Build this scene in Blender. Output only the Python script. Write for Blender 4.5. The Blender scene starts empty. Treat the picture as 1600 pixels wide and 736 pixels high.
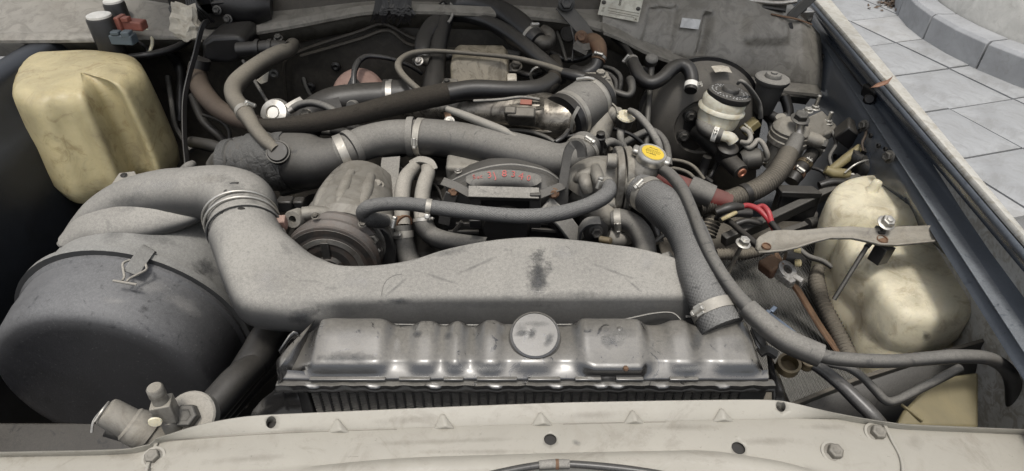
import bpy, bmesh, math, random
from mathutils import Vector, Matrix
random.seed(7)
R = math.radians
SC = bpy.context.scene
COL = SC.collection

# ------------------------------------------------------------------ camera
FPX, PITCH = 968.0, R(38.0)               # focal length in pixels of the 1600 px wide photograph
CAM = Vector((0.0, -0.53, 1.605))
cd = bpy.data.cameras.new('camera'); cam = bpy.data.objects.new('camera', cd); COL.objects.link(cam)
cam.location = CAM; cam.rotation_euler = (R(90) - PITCH, 0, 0)
cd.sensor_width = 36.0; cd.lens = 36.0 * FPX / 1600.0; cd.clip_start = 0.02; cd.clip_end = 400
SC.camera = cam

# ------------------------------------------------------------------ sky, sun, exposure
SUN_EL, SUN_AZ = R(74), R(188)            # high, from behind the photographer, thin cloud
w = bpy.data.worlds.new('World'); SC.world = w; w.use_nodes = True
wn = w.node_tree; sky = wn.nodes.new('ShaderNodeTexSky'); sky.sky_type = 'NISHITA'
sky.sun_disc = False; sky.sun_elevation = SUN_EL; sky.sun_rotation = SUN_AZ
sky.air_density = 1.0; sky.dust_density = 4.0; sky.ozone_density = 1.0
bg = wn.nodes['Background']; bg.inputs['Strength'].default_value = 0.1255
hsv = wn.nodes.new('ShaderNodeHueSaturation'); hsv.inputs['Saturation'].default_value = 0.3
wn.links.new(sky.outputs[0], hsv.inputs['Color']); wn.links.new(hsv.outputs[0], bg.inputs['Color'])
sd = bpy.data.lights.new('sun', 'SUN'); sun = bpy.data.objects.new('sun', sd); COL.objects.link(sun)
sd.energy = 1.5; sd.angle = R(10); sd.color = (1.0, 0.96, 0.9)
sun.location = (0, -3, 6)
_sv = Vector((math.sin(SUN_AZ) * math.cos(SUN_EL), math.cos(SUN_AZ) * math.cos(SUN_EL), math.sin(SUN_EL)))
sun.rotation_euler = _sv.to_track_quat('Z', 'Y').to_euler()
SC.view_settings.view_transform = 'Standard'; SC.view_settings.look = 'None'
SC.view_settings.gamma = 1.0; SC.view_settings.exposure = 0.58
SC.view_settings.use_curve_mapping = False
SC.render.engine = 'CYCLES'
SC.cycles.use_denoising = True
SC.cycles.max_bounces = 6

# ------------------------------------------------------------------ photograph pixel -> place in the world
_f = Vector((0, math.cos(PITCH), -math.sin(PITCH))); _u = Vector((0, math.sin(PITCH), math.cos(PITCH)))
def ray(px, py): return Vector(((px - 800) / FPX, 0, 0)) + _u * ((368 - py) / FPX) + _f
def pz(px, py, z):
    d = ray(px, py); return CAM + d * ((z - CAM.z) / d.z)
def pY(px, py, y):
    d = ray(px, py); return CAM + d * ((y - CAM.y) / d.y)
def m_of(P, n):                            # n pixels at P, in metres
    return n * (Vector(P) - CAM).dot(_f) / FPX
V = Vector

# ------------------------------------------------------------------ materials
MATS = {}
def mat(name, base, rough=0.5, metal=0.0, dust=0.5, dcol=(0.30, 0.28, 0.245), s=1.0, bump=0.25, spec=0.5,
        vary=0.35, sss=0.0, alt=None, altamt=0.5, pattern=None, coat=0.0, lo=0.38, hi=0.62, scuff=0.5, d0=-0.1, speck=0.0, dirt=0.0):
    m = bpy.data.materials.new(name); m.use_nodes = True; MATS[name] = m
    t = m.node_tree; N = t.nodes; L = t.links; bs = N['Principled BSDF']
    def nd(ty, **k):
        n = N.new(ty)
        for a, b in k.items(): setattr(n, a, b)
        return n
    def math_(op, a, b, clamp=False):
        n = nd('ShaderNodeMath', operation=op); n.use_clamp = clamp
        for i, v in enumerate((a, b)):
            if isinstance(v, (int, float)): n.inputs[i].default_value = v
            else: L.new(v, n.inputs[i])
        return n.outputs[0]
    def mr(v, a, b, c, d):
        n = nd('ShaderNodeMapRange'); n.interpolation_type = 'SMOOTHSTEP'
        for i, q in enumerate((v, a, b, c, d)):
            if isinstance(q, (int, float)): n.inputs[i].default_value = q
            else: L.new(q, n.inputs[i])
        return n.outputs[0]
    tc = nd('ShaderNodeTexCoord')
    def noise(sc, det, ro=0.55, dist=0.0):
        n = nd('ShaderNodeTexNoise'); n.inputs['Scale'].default_value = sc; n.inputs['Detail'].default_value = det
        n.inputs['Roughness'].default_value = ro; n.inputs['Distortion'].default_value = dist
        L.new(tc.outputs['Object'], n.inputs['Vector']); return n.outputs['Fac']
    nA, nB, nC = noise(13 * s, 7, 0.62, 0.6), noise(95 * s, 5, 0.6), noise(700, 2, 0.5)
    def mix(f, a, b):
        n = nd('ShaderNodeMix', data_type='RGBA')
        if isinstance(f, (int, float)): n.inputs[0].default_value = f
        else: L.new(f, n.inputs[0])
        for i, v in ((6, a), (7, b)):
            if isinstance(v, (tuple, list)): n.inputs[i].default_value = (*v[:3], 1)
            else: L.new(v, n.inputs[i])
        return n.outputs[2]
    dk = tuple(c * (1 - vary) for c in base)
    c = mix(mr(nA, 0.3, 0.7, 0, 1), dk, base)
    if alt:
        c = mix(math_('MULTIPLY', mr(noise(28 * s, 8, 0.7, 1.2), lo + 0.06, hi, 0, 1), altamt), c, alt)
    rg = rough
    if speck: c = mix(math_('MULTIPLY', mr(noise(330, 6, 0.75, 0.8), 0.60, 0.70, 0, 1), speck), c, (0.42, 0.42, 0.41))
    if dust > 0:
        ge = nd('ShaderNodeNewGeometry'); sp = nd('ShaderNodeSeparateXYZ'); L.new(ge.outputs['Normal'], sp.inputs[0])
        up = mr(sp.outputs[2], d0, 0.94, 0.05, 1.0)  # settled dust, but its falloff also paints sides and undersides dark like shade
        k = math_('MULTIPLY', up, mr(noise(7 * s, 3), 0.35, 0.65, 0.84, 1.06))
        k = math_('MULTIPLY', k, mr(noise(230, 4, 0.65), 0.3, 0.7, 0.84, 1.1))
        k = math_('MULTIPLY', k, mr(noise(26 * s, 6, 0.62, 1.8), 0.60, 0.68, 1.0, 1.0 - scuff))
        k = math_('MULTIPLY', k, mr(nC, 0.25, 0.75, 0.8, 1.12))
        oi = nd('ShaderNodeObjectInfo')
        k = math_('MULTIPLY', k, mr(oi.outputs['Random'], 0, 1, 0.78, 1.08))
        k = math_('MULTIPLY', k, dust, True)
        c = mix(k, c, dcol)
        n = nd('ShaderNodeMapRange'); n.inputs[3].default_value = rough; n.inputs[4].default_value = 0.95
        L.new(k, n.inputs[0]); rg = n.outputs[0]
        if metal > 0:
            L.new(math_('MULTIPLY', math_('SUBTRACT', 1.0, k), metal), bs.inputs['Metallic'])
        L.new(math_('MULTIPLY', math_('SUBTRACT', 1.0, k), spec), bs.inputs['Specular IOR Level'])
    else:
        bs.inputs['Metallic'].default_value = metal; bs.inputs['Specular IOR Level'].default_value = spec
        rg = mr(nB, 0.3, 0.7, max(rough - 0.1, 0.02), min(rough + 0.12, 1))
    if dirt:
        c = mix(math_('MULTIPLY', mr(noise(150, 7, 0.8, 0.5), 0.60, 0.72, 0, 1), dirt), c, (0.055, 0.045, 0.033))
        c = mix(math_('MULTIPLY', mr(noise(16, 9, 0.78, 0.8), 0.52, 0.66, 0, 1), dirt * 0.45), c, (0.12, 0.10, 0.075))
    L.new(c, bs.inputs['Base Color'])
    if coat: bs.inputs['Coat Weight'].default_value = coat; bs.inputs['Coat Roughness'].default_value = 0.22
    if isinstance(rg, (int, float)): bs.inputs['Roughness'].default_value = rg
    else: L.new(rg, bs.inputs['Roughness'])
    if sss:
        bs.inputs['Subsurface Weight'].default_value = sss; bs.inputs['Subsurface Radius'].default_value = (0.02, 0.015, 0.008)
    h = math_('ADD', math_('MULTIPLY', nB, 0.7), math_('MULTIPLY', nC, 0.3))
    if pattern == 'hatch':                # woven cloth imprint of a moulded rubber hose (uv: around, along)
        uv = nd('ShaderNodeUVMap'); su = nd('ShaderNodeSeparateXYZ'); L.new(uv.outputs[0], su.inputs[0])
        a1 = math_('SINE', math_('ADD', math_('MULTIPLY', su.outputs[0], 6.2832 * 26), math_('MULTIPLY', su.outputs[1], 1300)), 0)
        a2 = math_('SINE', math_('SUBTRACT', math_('MULTIPLY', su.outputs[0], 6.2832 * 26), math_('MULTIPLY', su.outputs[1], 1300)), 0)
        h = math_('ADD', h, math_('MULTIPLY', math_('MAXIMUM', a1, a2), 0.45))
    if pattern == 'ribs':
        sx = nd('ShaderNodeSeparateXYZ'); L.new(tc.outputs['Object'], sx.inputs[0])
        h = math_('ADD', math_('MULTIPLY', h, 0.4), math_('MULTIPLY', math_('SINE', math_('MULTIPLY', sx.outputs[0], 6.2832 / 0.0056), 0), 1.2))
    if pattern == 'wrinkle':
        v = nd('ShaderNodeTexVoronoi'); v.feature = 'DISTANCE_TO_EDGE'; v.inputs['Scale'].default_value = 42
        L.new(tc.outputs['Object'], v.inputs['Vector'])
        h = math_('ADD', h, math_('MULTIPLY', mr(v.outputs['Distance'], 0, 0.12, 0, 1), 0.35))
        h = math_('ADD', h, math_('MULTIPLY', noise(30, 6, 0.7, 2.0), 3.0))
    if pattern == 'fuzz':
        h = math_('ADD', h, math_('MULTIPLY', noise(260, 4, 0.8, 1.0), 2.5))
    if bump:
        b = nd('ShaderNodeBump'); b.inputs['Strength'].default_value = bump; b.inputs['Distance'].default_value = 0.0016
        L.new(h, b.inputs['Height']); L.new(b.outputs[0], bs.inputs['Normal'])
    return m
DW = (0.31, 0.295, 0.265)
mat('beige', (0.325, 0.31, 0.27), 0.33, 0, 0.35, (0.32, 0.298, 0.252), 0.8, 0.12, vary=0.12, alt=(0.24, 0.222, 0.188), altamt=0.45, lo=.46, hi=.68, scuff=.3, dirt=0.55)
mat('bolt_dusty', (0.20, 0.19, 0.168), 0.4, 0.4, 0.55, (0.27, .25, .21), 2, 0.25, alt=(.1, .085, .065), altamt=.5)
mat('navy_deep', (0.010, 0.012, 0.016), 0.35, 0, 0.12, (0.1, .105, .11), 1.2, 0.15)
mat('beige_dark', (0.20, 0.185, 0.155), 0.5, 0, 0.4, (0.20, 0.18, 0.15), 1, 0.15, vary=0.25, alt=(0.08, .07, .06), altamt=.6)
mat('cowl_grey', (0.23, 0.217, 0.19), 0.27, 0, 0.32, (0.24, 0.22, 0.18), 1, 0.14, vary=0.25, alt=(0.07, .065, .055), altamt=.55, dirt=0.5)
mat('duct', (0.028, 0.029, 0.031), 0.42, 0, 0.92, (0.295, 0.283, 0.256), 0.75, 0.2, vary=0.3, scuff=.2, d0=.0, dirt=0.16)
mat('drum', (0.024, 0.025, 0.027), 0.38, 0, 0.92, (0.30, 0.295, 0.275), 0.9, 0.2, vary=0.3, scuff=.2, dirt=0.16)
mat('drum_lid', (0.010, 0.010, 0.012), 0.30, 0, 0.66, (0.26, 0.26, 0.26), 1.3, 0.2, vary=0.3, scuff=.5, d0=-.02, speck=.3)
mat('rad_black', (0.009, 0.009, 0.010), 0.18, 0, 0.46, (0.32, 0.30, 0.26), 1.2, 0.2, vary=0.3, spec=1.0, coat=.7, scuff=.75, d0=.55, speck=.12, dirt=0.3)
mat('rad_dark', (0.010, 0.010, 0.011), 0.5, 0, 0.25, DW, 1, 0.2)
mat('fin', (0.11, 0.11, 0.108), 0.45, 0.3, 0.5, DW, 1, 0.1)
mat('black_plastic', (0.010, 0.010, 0.011), 0.32, 0, 0.30, (0.17, .155, .13), 1, 0.18)
mat('black_gloss', (0.010, 0.010, 0.012), 0.2, 0, 0.2, DW, 1, 0.08)
mat('black_dusty', (0.012, 0.012, 0.013), 0.36, 0, 0.48, (0.22, .207, .182), 1, 0.2)
mat('black_deep', (0.006, 0.006, 0.006), 0.55, 0, 0.13, (0.13, 0.11, 0.085), 1, 0.3)
mat('rubber', (0.014, 0.014, 0.015), 0.42, 0, 0.62, (0.27, .257, .23), 1, 0.2, d0=.1, dirt=0.3)  # raised dust start leaves hose undersides dark, shade put into the colour
mat('rubber_dark', (0.008, 0.008, 0.009), 0.3, 0, 0.25, (0.15, .138, .118), 1, 0.2, d0=.1)
mat('pipe_tan', (0.05, 0.045, 0.038), 0.5, 0, 0.62, (0.26, 0.235, 0.19), 1.4, 0.25, d0=.0)
mat('rubber_dusty', (0.03, 0.03, 0.03), 0.6, 0, 0.85, (0.30, 0.285, 0.255), 1, 0.2, dirt=0.35)
mat('booster', (0.05, 0.047, 0.043), 0.3, 0, 0.6, (0.19, .175, .15), 1, 0.15, d0=-.5)
mat('firewall', (0.018, 0.0165, 0.015), 0.45, 0, 0.5, (0.12, .104, .08), 1.2, 0.35, d0=-.9, alt=(.045, .04, .032), altamt=.6)
mat('rubber_brown', (0.035, 0.023, 0.017), 0.6, 0, 0.5, (0.15, .12, .09), 1, 0.5)
mat('rubber_hatch', (0.03, 0.03, 0.031), 0.5, 0, 0.72, (0.28, 0.275, 0.26), 1, 0.6, pattern='hatch')
mat('fuzz', (0.016, 0.014, 0.012), 0.9, 0, 0.38, (0.12, 0.105, 0.085), 1.5, 0.9, pattern='fuzz', spec=.2)
mat('tape', (0.03, 0.03, 0.03), 0.4, 0, 0.55, (0.2, 0.195, 0.18), 1.2, 1.0, pattern='wrinkle')
mat('conduit', (0.04, 0.036, 0.031), 0.6, 0, 0.7, (0.27, .24, .19), 1.4, 0.3)
mat('cast', (0.22, 0.212, 0.195), 0.42, 0.45, 0.66, (0.31, 0.285, 0.235), 1.2, 0.4, alt=(0.06, .052, .044), altamt=.65, dirt=0.35)
mat('cast_dark', (0.08, 0.075, 0.068), 0.38, 0.6, 0.42, (0.2, 0.18, 0.145), 1.2, 0.4, alt=(0.02, .018, .016), altamt=.75)
mat('cast_shiny', (0.34, 0.31, 0.265), 0.24, 0.85, 0.22, (0.2, 0.175, 0.13), 1.2, 0.3, alt=(0.04, .035, .03), altamt=.8)
mat('steel', (0.5, 0.48, 0.44), 0.3, 0.9, 0.3, DW, 2, 0.2, alt=(0.16, .12, .09), altamt=.4)
mat('zinc', (0.62, 0.6, 0.55), 0.28, 0.9, 0.32, (0.36, .34, .3), 2, 0.15, dirt=0.3)
mat('band', (0.42, 0.40, 0.36), 0.36, 0.8, 0.55, (0.31, .29, .25), 2, 0.15)
mat('steel_dark', (0.055, 0.054, 0.052), 0.36, 0.5, 0.4, (0.2, .187, .16), 1.5, 0.25)
mat('pipe_grey', (0.17, 0.165, 0.15), 0.5, 0.2, 0.8, (0.36, 0.335, 0.29), 1.5, 0.35, dirt=0.5)
mat('rust', (0.15, 0.075, 0.042), 0.75, 0.2, 0.4, (0.26, 0.19, 0.125), 2, 0.6, alt=(0.06, .033, .023), altamt=.7)
mat('rust_pink', (0.30, 0.185, 0.15), 0.7, 0.1, 0.45, (0.34, 0.26, 0.215), 1.5, 0.4, alt=(0.18, .09, .07), altamt=.5)
mat('pulley', (0.05, 0.048, 0.046), 0.34, 0.7, 0.4, DW, 1.5, 0.12, alt=(0.10, .065, .05), altamt=.4)
mat('pulley_rust', (0.09, 0.082, 0.076), 0.42, 0.55, 0.42, (0.26, .235, .21), 1.5, 0.3, alt=(0.075, .048, .036), altamt=.5)
mat('cream', (0.52, 0.45, 0.26), 0.34, 0, 0.3, (0.24, 0.185, 0.105), 0.8, 0.12, vary=0.3, sss=0.25, alt=(0.20, .14, .06), altamt=.6, lo=.46, hi=.68, scuff=.6, dirt=0.6)
mat('cream_pale', (0.72, 0.665, 0.50), 0.48, 0, 0.28, (0.30, 0.26, 0.19), 0.8, 0.14, vary=0.18, sss=0.35, alt=(0.26, .20, .11), altamt=.5, lo=.42, hi=.66, scuff=.6, dirt=0.45)
mat('reservoir', (0.62, 0.60, 0.50), 0.3, 0, 0.3, (0.3, 0.28, 0.22), 1, 0.08, vary=0.15, sss=0.3, alt=(0.36, .28, .15), altamt=.45)
mat('navy', (0.030, 0.038, 0.052), 0.24, 0, 0.38, (0.21, 0.23, 0.255), 1.2, 0.18, vary=.25, scuff=.6, spec=.8, d0=-.35, speck=.1)  # bluish dust tone and lifted base paint a sheen into the colour
mat('navy_worn', (0.03, 0.037, 0.048), 0.3, 0, 0.75, (0.24, 0.255, 0.27), 2, 0.3, vary=.3, scuff=.8, d0=-.3, speck=.5)
mat('tan_stained', (0.30, 0.265, 0.20), 0.4, 0, 0.2, (0.2, .17, .12), 1.2, 0.2, vary=.3, alt=(0.09, .075, .05), altamt=.8)
mat('fender_white', (0.52, 0.51, 0.475), 0.4, 0, 0.55, (0.40, 0.38, 0.325), 1.6, 0.2, vary=.15, alt=(0.28, .25, .2), altamt=.75, lo=.4, hi=.6, dirt=0.5)
mat('smudge_black', (0.012, 0.013, 0.017), 0.35, 0, 0.28, (0.3, .3, .29), 2, 0.15)
mat('smudge_grey', (0.10, 0.10, 0.098), 0.6, 0, 0.5, (0.22, .215, .2), 2, 0.15)
mat('smudge_tan', (0.13, 0.10, 0.065), 0.6, 0, 0.1, (0.2, .17, .12), 2, 0.1)
mat('smudge_pale', (0.42, 0.41, 0.39), 0.7, 0, 0.3, (0.4, .39, .37), 2, 0.15)
mat('brass', (0.24, 0.19, 0.11), 0.36, 0.8, 0.35, (0.2, .18, .145), 2, 0.2, alt=(0.12, .08, .05), altamt=.6)
mat('copper', (0.62, 0.27, 0.17), 0.42, 0.5, 0.15, DW, 2, 0.1)
mat('steel_clean', (0.4, 0.39, 0.37), 0.32, 0.9, 0.3, DW, 2, 0.2)
mat('lead', (0.30, 0.295, 0.28), 0.55, 0.5, 0.3, (0.5, .48, .45), 3, 0.6, alt=(0.07, .055, .04), altamt=.8)
mat('yellow', (0.66, 0.47, 0.045), 0.4, 0, 0.08, (0.5, .42, .2), 2, 0.03, vary=.1)
mat('ink', (0.05, 0.042, 0.012), 0.6, 0, 0, bump=0)
mat('red_ink', (0.50, 0.10, 0.09), 0.7, 0, 0.25, (0.3, .2, .18), 3, 0)
mat('red_wire', (0.40, 0.025, 0.035), 0.4, 0, 0.12, DW, 1, 0.05)
mat('red_plastic', (0.30, 0.105, 0.075), 0.5, 0, 0.3, (0.2, .12, .09), 1, 0.1)
mat('red_pipe', (0.16, 0.028, 0.024), 0.5, 0, 0.55, (0.15, .115, .1), 1.4, 0.3)
mat('blue_plastic', (0.10, 0.13, 0.15), 0.5, 0, 0.3, (0.16, .16, .15), 1, 0.1)
mat('olive_plastic', (0.24, 0.20, 0.095), 0.5, 0, 0.25, (0.25, .21, .14), 1, 0.1)
mat('olive_tank', (0.22, 0.18, 0.085), 0.45, 0, 0.4, (0.22, .2, .145), 1, 0.15, sss=.05)
mat('white_plastic', (0.8, 0.78, 0.72), 0.5, 0, 0.06, (0.4, .37, .3), 1, 0.1)
mat('paper_tag', (0.62, 0.58, 0.49), 0.8, 0, 0.3, (0.4, .35, .27), 2, 0.5, alt=(0.3, .25, .18), altamt=.5)
mat('plate', (0.62, 0.61, 0.53), 0.45, 0.2, 0.25, (0.36, .33, .26), 2, 0.05, alt=(0.33, .3, .24), altamt=.5)
mat('sticker', (0.55, 0.55, 0.54), 0.5, 0, 0.25, (0.4, .39, .36), 4, 0.05)
mat('mat_ribbed', (0.030, 0.030, 0.032), 0.6, 0, 0.75, (0.27, .26, .235), 1.2, 1.0, pattern='ribs')
mat('tray', (0.025, 0.024, 0.022), 0.6, 0, 0.75, (0.2, .178, .145), 1.2, 0.4)
mat('blue_steel', (0.13, 0.165, 0.22), 0.35, 0.7, 0.3, (0.3, .33, .37), 2, 0.1)
mat('leaf', (0.22, 0.10, 0.05), 0.6, 0, 0.1, DW, 3, 0.3)
mat('paver', (0.33, 0.335, 0.335), 0.75, 0, 0, s=0.12, bump=0.3, vary=.3, alt=(0.2, .2, .195), altamt=.7, dirt=0.35)
mat('paver_b', (0.37, 0.372, 0.368), 0.75, 0, 0, s=0.12, bump=0.3, vary=.28, alt=(0.24, .235, .22), altamt=.7, dirt=0.35)
mat('mortar', (0.2, 0.2, 0.195), 0.9, 0, 0, s=0.3, bump=0.4)
mat('kerb', (0.30, 0.305, 0.31), 0.8, 0, 0, s=0.4, bump=0.4, vary=.2, dirt=0.4)
mat('render_wall', (0.50, 0.49, 0.455), 0.85, 0, 0, s=0.5, bump=0.4, vary=.25, dirt=0.5)
mat('litter', (0.12, 0.085, 0.06), 0.9, 0, 0, s=2, bump=0.8, vary=.5)
mat('hood_inner', (0.42, 0.405, 0.37), 0.5, 0, 0, bump=0)

def soften(m, amt=0.9, sc=60.0, thr=0.45):
    # ragged edge: the patch thins out towards its rim and in a speckle, driven by its own uv
    t = MATS[m].node_tree; N, L = t.nodes, t.links; bs = N['Principled BSDF']
    uv = N.new('ShaderNodeUVMap'); v = N.new('ShaderNodeVectorMath'); v.operation = 'LENGTH'; L.new(uv.outputs[0], v.inputs[0])
    tc = N.new('ShaderNodeTexCoord'); n = N.new('ShaderNodeTexNoise'); n.inputs['Scale'].default_value = sc; n.inputs['Detail'].default_value = 8; n.inputs['Roughness'].default_value = 0.7
    L.new(tc.outputs['Object'], n.inputs['Vector'])
    a = N.new('ShaderNodeMath'); a.operation = 'MULTIPLY'; a.inputs[1].default_value = 0.42; L.new(v.outputs['Value'], a.inputs[0])
    b = N.new('ShaderNodeMath'); b.operation = 'SUBTRACT'; L.new(n.outputs['Fac'], b.inputs[0]); L.new(a.outputs[0], b.inputs[1])
    r = N.new('ShaderNodeMapRange'); r.inputs[1].default_value = thr - 0.34; r.inputs[2].default_value = thr + 0.14; r.inputs[3].default_value = 0.0; r.inputs[4].default_value = amt
    L.new(b.outputs[0], r.inputs[0]); L.new(r.outputs[0], bs.inputs['Alpha'])
for k_ in ('smudge_black', 'smudge_grey', 'smudge_tan', 'smudge_pale'): soften(k_, {'smudge_black': .8, 'smudge_grey': .42, 'smudge_tan': .2, 'smudge_pale': .4}[k_])

# ------------------------------------------------------------------ mesh kit
ORG = {}
def org(o): return ORG.get(o.name, V((0, 0, 0))) if o else V((0, 0, 0))
def thing(name, label, cat, loc, group=None):
    o = bpy.data.objects.new(name, None); COL.objects.link(o); o.location = loc; o.empty_display_size = 0.02
    o['label'] = label; o['category'] = cat
    if group: o['group'] = group
    ORG[o.name] = V(loc); return o
def tag(o, label, cat, group=None):
    o['label'] = label; o['category'] = cat
    if group: o['group'] = group
    return o
def struct(o): o['kind'] = 'structure'; return o
def catmull(pts, n):
    """pts: list of tuples of floats; n samples between each two"""
    out = []; m = len(pts)
    for i in range(m - 1):
        a, b, c, d = pts[max(i - 1, 0)], pts[i], pts[i + 1], pts[min(i + 2, m - 1)]
        for k in range(n):
            t = k / n; t2, t3 = t * t, t * t * t
            out.append(tuple(0.5 * (2 * q + (r - p) * t + (2 * p - 5 * q + 4 * r - s) * t2 + (3 * q - p - 3 * r + s) * t3)
                             for p, q, r, s in zip(a, b, c, d)))
    out.append(tuple(pts[-1])); return out
def lerp(tbl, x):
    if x <= tbl[0][0]: return tbl[0][1]
    for (a, b), (c, d) in zip(tbl, tbl[1:]):
        if x <= c: return b + (d - b) * (x - a) / (c - a)
    return tbl[-1][1]
def path(pts, mode='z'):
    """(px, py, height or y, radius px) -> (x, y, z, r)"""
    out = []
    for px, py, h, r in pts:
        P = pz(px, py, h) if mode == 'z' else pY(px, py, h)
        out.append((P.x, P.y, P.z, m_of(P, r)))
    return out
def frames(P, up=None):
    T = []
    for i in range(len(P)):
        d = P[min(i + 1, len(P) - 1)] - P[max(i - 1, 0)]
        T.append(d.normalized() if d.length > 1e-9 else (T[-1] if T else V((1, 0, 0))))
    u = up.copy() if up else (V((0, 0, 1)) if abs(T[0].z) < 0.9 else V((0, 1, 0)))
    Fr = []
    for t in T:
        u = (u - t * u.dot(t)).normalized(); Fr.append((t, u, t.cross(u)))
    return Fr
class MB:
    def __init__(s): s.v = []; s.f = []; s.uv = []
    def _ring(s, pts): i = len(s.v); s.v += [V(p) for p in pts]; return list(range(i, i + len(pts)))
    def skin(s, rings, closed=True, cap0=True, cap1=True, uvs=None):
        ids = [s._ring(r) for r in rings]; n = len(rings[0]); m = n if closed else n - 1
        for a, b in zip(ids, ids[1:]):
            for j in range(m): s.f.append((a[j], a[(j + 1) % n], b[(j + 1) % n], b[j]))
        if closed and cap0: s.f.append(tuple(reversed(ids[0])))
        if closed and cap1: s.f.append(tuple(ids[-1]))
        return s
    def tube(s, pts, seg=16, n=6, smooth=True, cap=True, corr=None, squash=1.0, hollow=0):
        q = catmull(pts, n) if smooth and len(pts) > 2 else list(pts)
        if corr:                           # pitch, amplitude: resample finely and ripple the radius
            L = [0]
            for a, b in zip(q, q[1:]): L.append(L[-1] + (V(b[:3]) - V(a[:3])).length)
            N = max(8, int(L[-1] / corr[0] * 4)); qq = []; j = 0
            for k in range(N + 1):
                d = L[-1] * k / N
                while j < len(L) - 2 and L[j + 1] < d: j += 1
                t = (d - L[j]) / max(L[j + 1] - L[j], 1e-9)
                qq.append(tuple(a + (b - a) * t for a, b in zip(q[j], q[j + 1])))
            q = [(*a[:3], a[3] + corr[1] * (1, 0, -1, 0)[k % 4]) for k, a in enumerate(qq)]
        P = [V(a[:3]) for a in q]; rings = []
        L = 0; base = len(s.v)
        for k, ((t, u, b), a) in enumerate(zip(frames(P), q)):
            if k: L += (P[k] - P[k - 1]).length
            rings.append([P[k] + (u * math.cos(2 * math.pi * i / seg) * squash + b * math.sin(2 * math.pi * i / seg)) * a[3] for i in range(seg)])
            s.uv += [(base + k * seg + i, i / seg, L) for i in range(seg)]
        if hollow:
            fr = frames(P)
            for k in (len(P) - 1,):
                t, u, b = fr[k]; rr = q[k][3] * hollow
                rings.append([P[k] + (u * math.cos(2 * math.pi * i / seg) + b * math.sin(2 * math.pi * i / seg)) * rr for i in range(seg)])
                rings.append([P[k] - t * rr * 1.5 + (u * math.cos(2 * math.pi * i / seg) + b * math.sin(2 * math.pi * i / seg)) * rr for i in range(seg)])
        return s.skin(rings, True, cap, cap)
    def lathe(s, prof, o, ax=(0, 0, 1), seg=28, sx=1.0, xdir=None):
        """prof: (radius, height) along axis ax from o"""
        ax = V(ax).normalized(); u = V(xdir) if xdir else (V((1, 0, 0)) if abs(ax.x) < 0.9 else V((0, 1, 0)))
        u = (u - ax * u.dot(ax)).normalized(); b = ax.cross(u); o = V(o)
        rings = [[o + ax * h + (u * math.cos(2 * math.pi * i / seg) * sx + b * math.sin(2 * math.pi * i / seg)) * max(r, 1e-5) for i in range(seg)] for r, h in prof]
        return s.skin(rings)
    def box(s, c, size, ux=(1, 0, 0), uz=(0, 0, 1), taper=1.0):
        ux = V(ux).normalized(); uz = V(uz); uz = (uz - ux * uz.dot(ux)).normalized(); uy = uz.cross(ux); c = V(c)
        a, b, h = size[0] / 2, size[1] / 2, size[2] / 2
        lo = [c + ux * x * a + uy * y * b - uz * h for x, y in ((-1, -1), (1, -1), (1, 1), (-1, 1))]
        hi = [c + ux * x * a * taper + uy * y * b * taper + uz * h for x, y in ((-1, -1), (1, -1), (1, 1), (-1, 1))]
        return s.skin([lo, hi])
    def prism(s, pts, off):
        off = V(off); return s.skin([[V(p) for p in pts], [V(p) + off for p in pts]])
    def strap(s, pts, w, t, up=None, smooth=True, n=6):
        """flat bar swept along pts (x,y,z); width w across, thickness t along the frame's up"""
        q = catmull([tuple(p) for p in pts], n) if smooth and len(pts) > 2 else [tuple(p) for p in pts]
        P = [V(p[:3]) for p in q]; rings = []
        W = w if callable(w) else (lambda k: w)
        for k, (p, (T, u, b)) in enumerate(zip(P, frames(P, V(up) if up else None))):
            ww = W(k / max(len(P) - 1, 1))
            rings.append([p + b * ww / 2 + u * t / 2, p - b * ww / 2 + u * t / 2, p - b * ww / 2 - u * t / 2, p + b * ww / 2 - u * t / 2])
        return s.skin(rings)
    def hexbolt(s, o, ax, r, h=None, flange=True, stud=0):
        h = h or r * 0.95; ax = V(ax).normalized()
        z0 = 0
        if flange: s.lathe([(r * 1.45, 0), (r * 1.5, r * .12), (r * 1.25, r * 0.26), (0.001, r * 0.26)], o, ax, 20); z0 = r * 0.22
        s.lathe([(r * 1.1, z0), (r * 1.1, z0 + h * .85), (r * 0.95, z0 + h), (r * .6, z0 + h), (r * .5, z0 + h * .93), (0.0005, z0 + h * .93)], o, ax, 6)
        if stud: s.lathe([(r * .55, -stud * .1), (r * .55, stud), (r * .4, stud * 1.03), (0.0003, stud * 1.03)], o, ax, 12)
        return s
    def build(s, name, m, parent=None, bevel=0, sub=0, smooth=38, seg=2, loc=None, solid=0):
        o0 = org(parent) if parent else (V(loc) if loc is not None else sum(s.v, V((0, 0, 0))) / len(s.v))
        me = bpy.data.meshes.new(name)
        me.from_pydata([p - o0 for p in s.v], [], s.f)
        me.update()
        if s.uv:
            uvl = me.uv_layers.new(name='UVMap'); dct = {i: (a, b) for i, a, b in s.uv}
            for lp in me.loops:
                if lp.vertex_index in dct: uvl.data[lp.index].uv = dct[lp.vertex_index]
            for poly in me.polygons:        # mend the seam
                us = [uvl.data[k].uv[0] for k in poly.loop_indices]
                if max(us) - min(us) > 0.5:
                    for k in poly.loop_indices:
                        if uvl.data[k].uv[0] < 0.5: uvl.data[k].uv[0] += 1
        bm = bmesh.new(); bm.from_mesh(me); bmesh.ops.recalc_face_normals(bm, faces=bm.faces); bm.to_mesh(me); bm.free()
        me.materials.append(MATS[m])
        if smooth:
            for p in me.polygons: p.use_smooth = True
            if smooth < 180: me.set_sharp_from_angle(angle=R(smooth))
        o = bpy.data.objects.new(name, me); COL.objects.link(o)
        if parent: o.parent = parent
        else: o.location = o0
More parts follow.
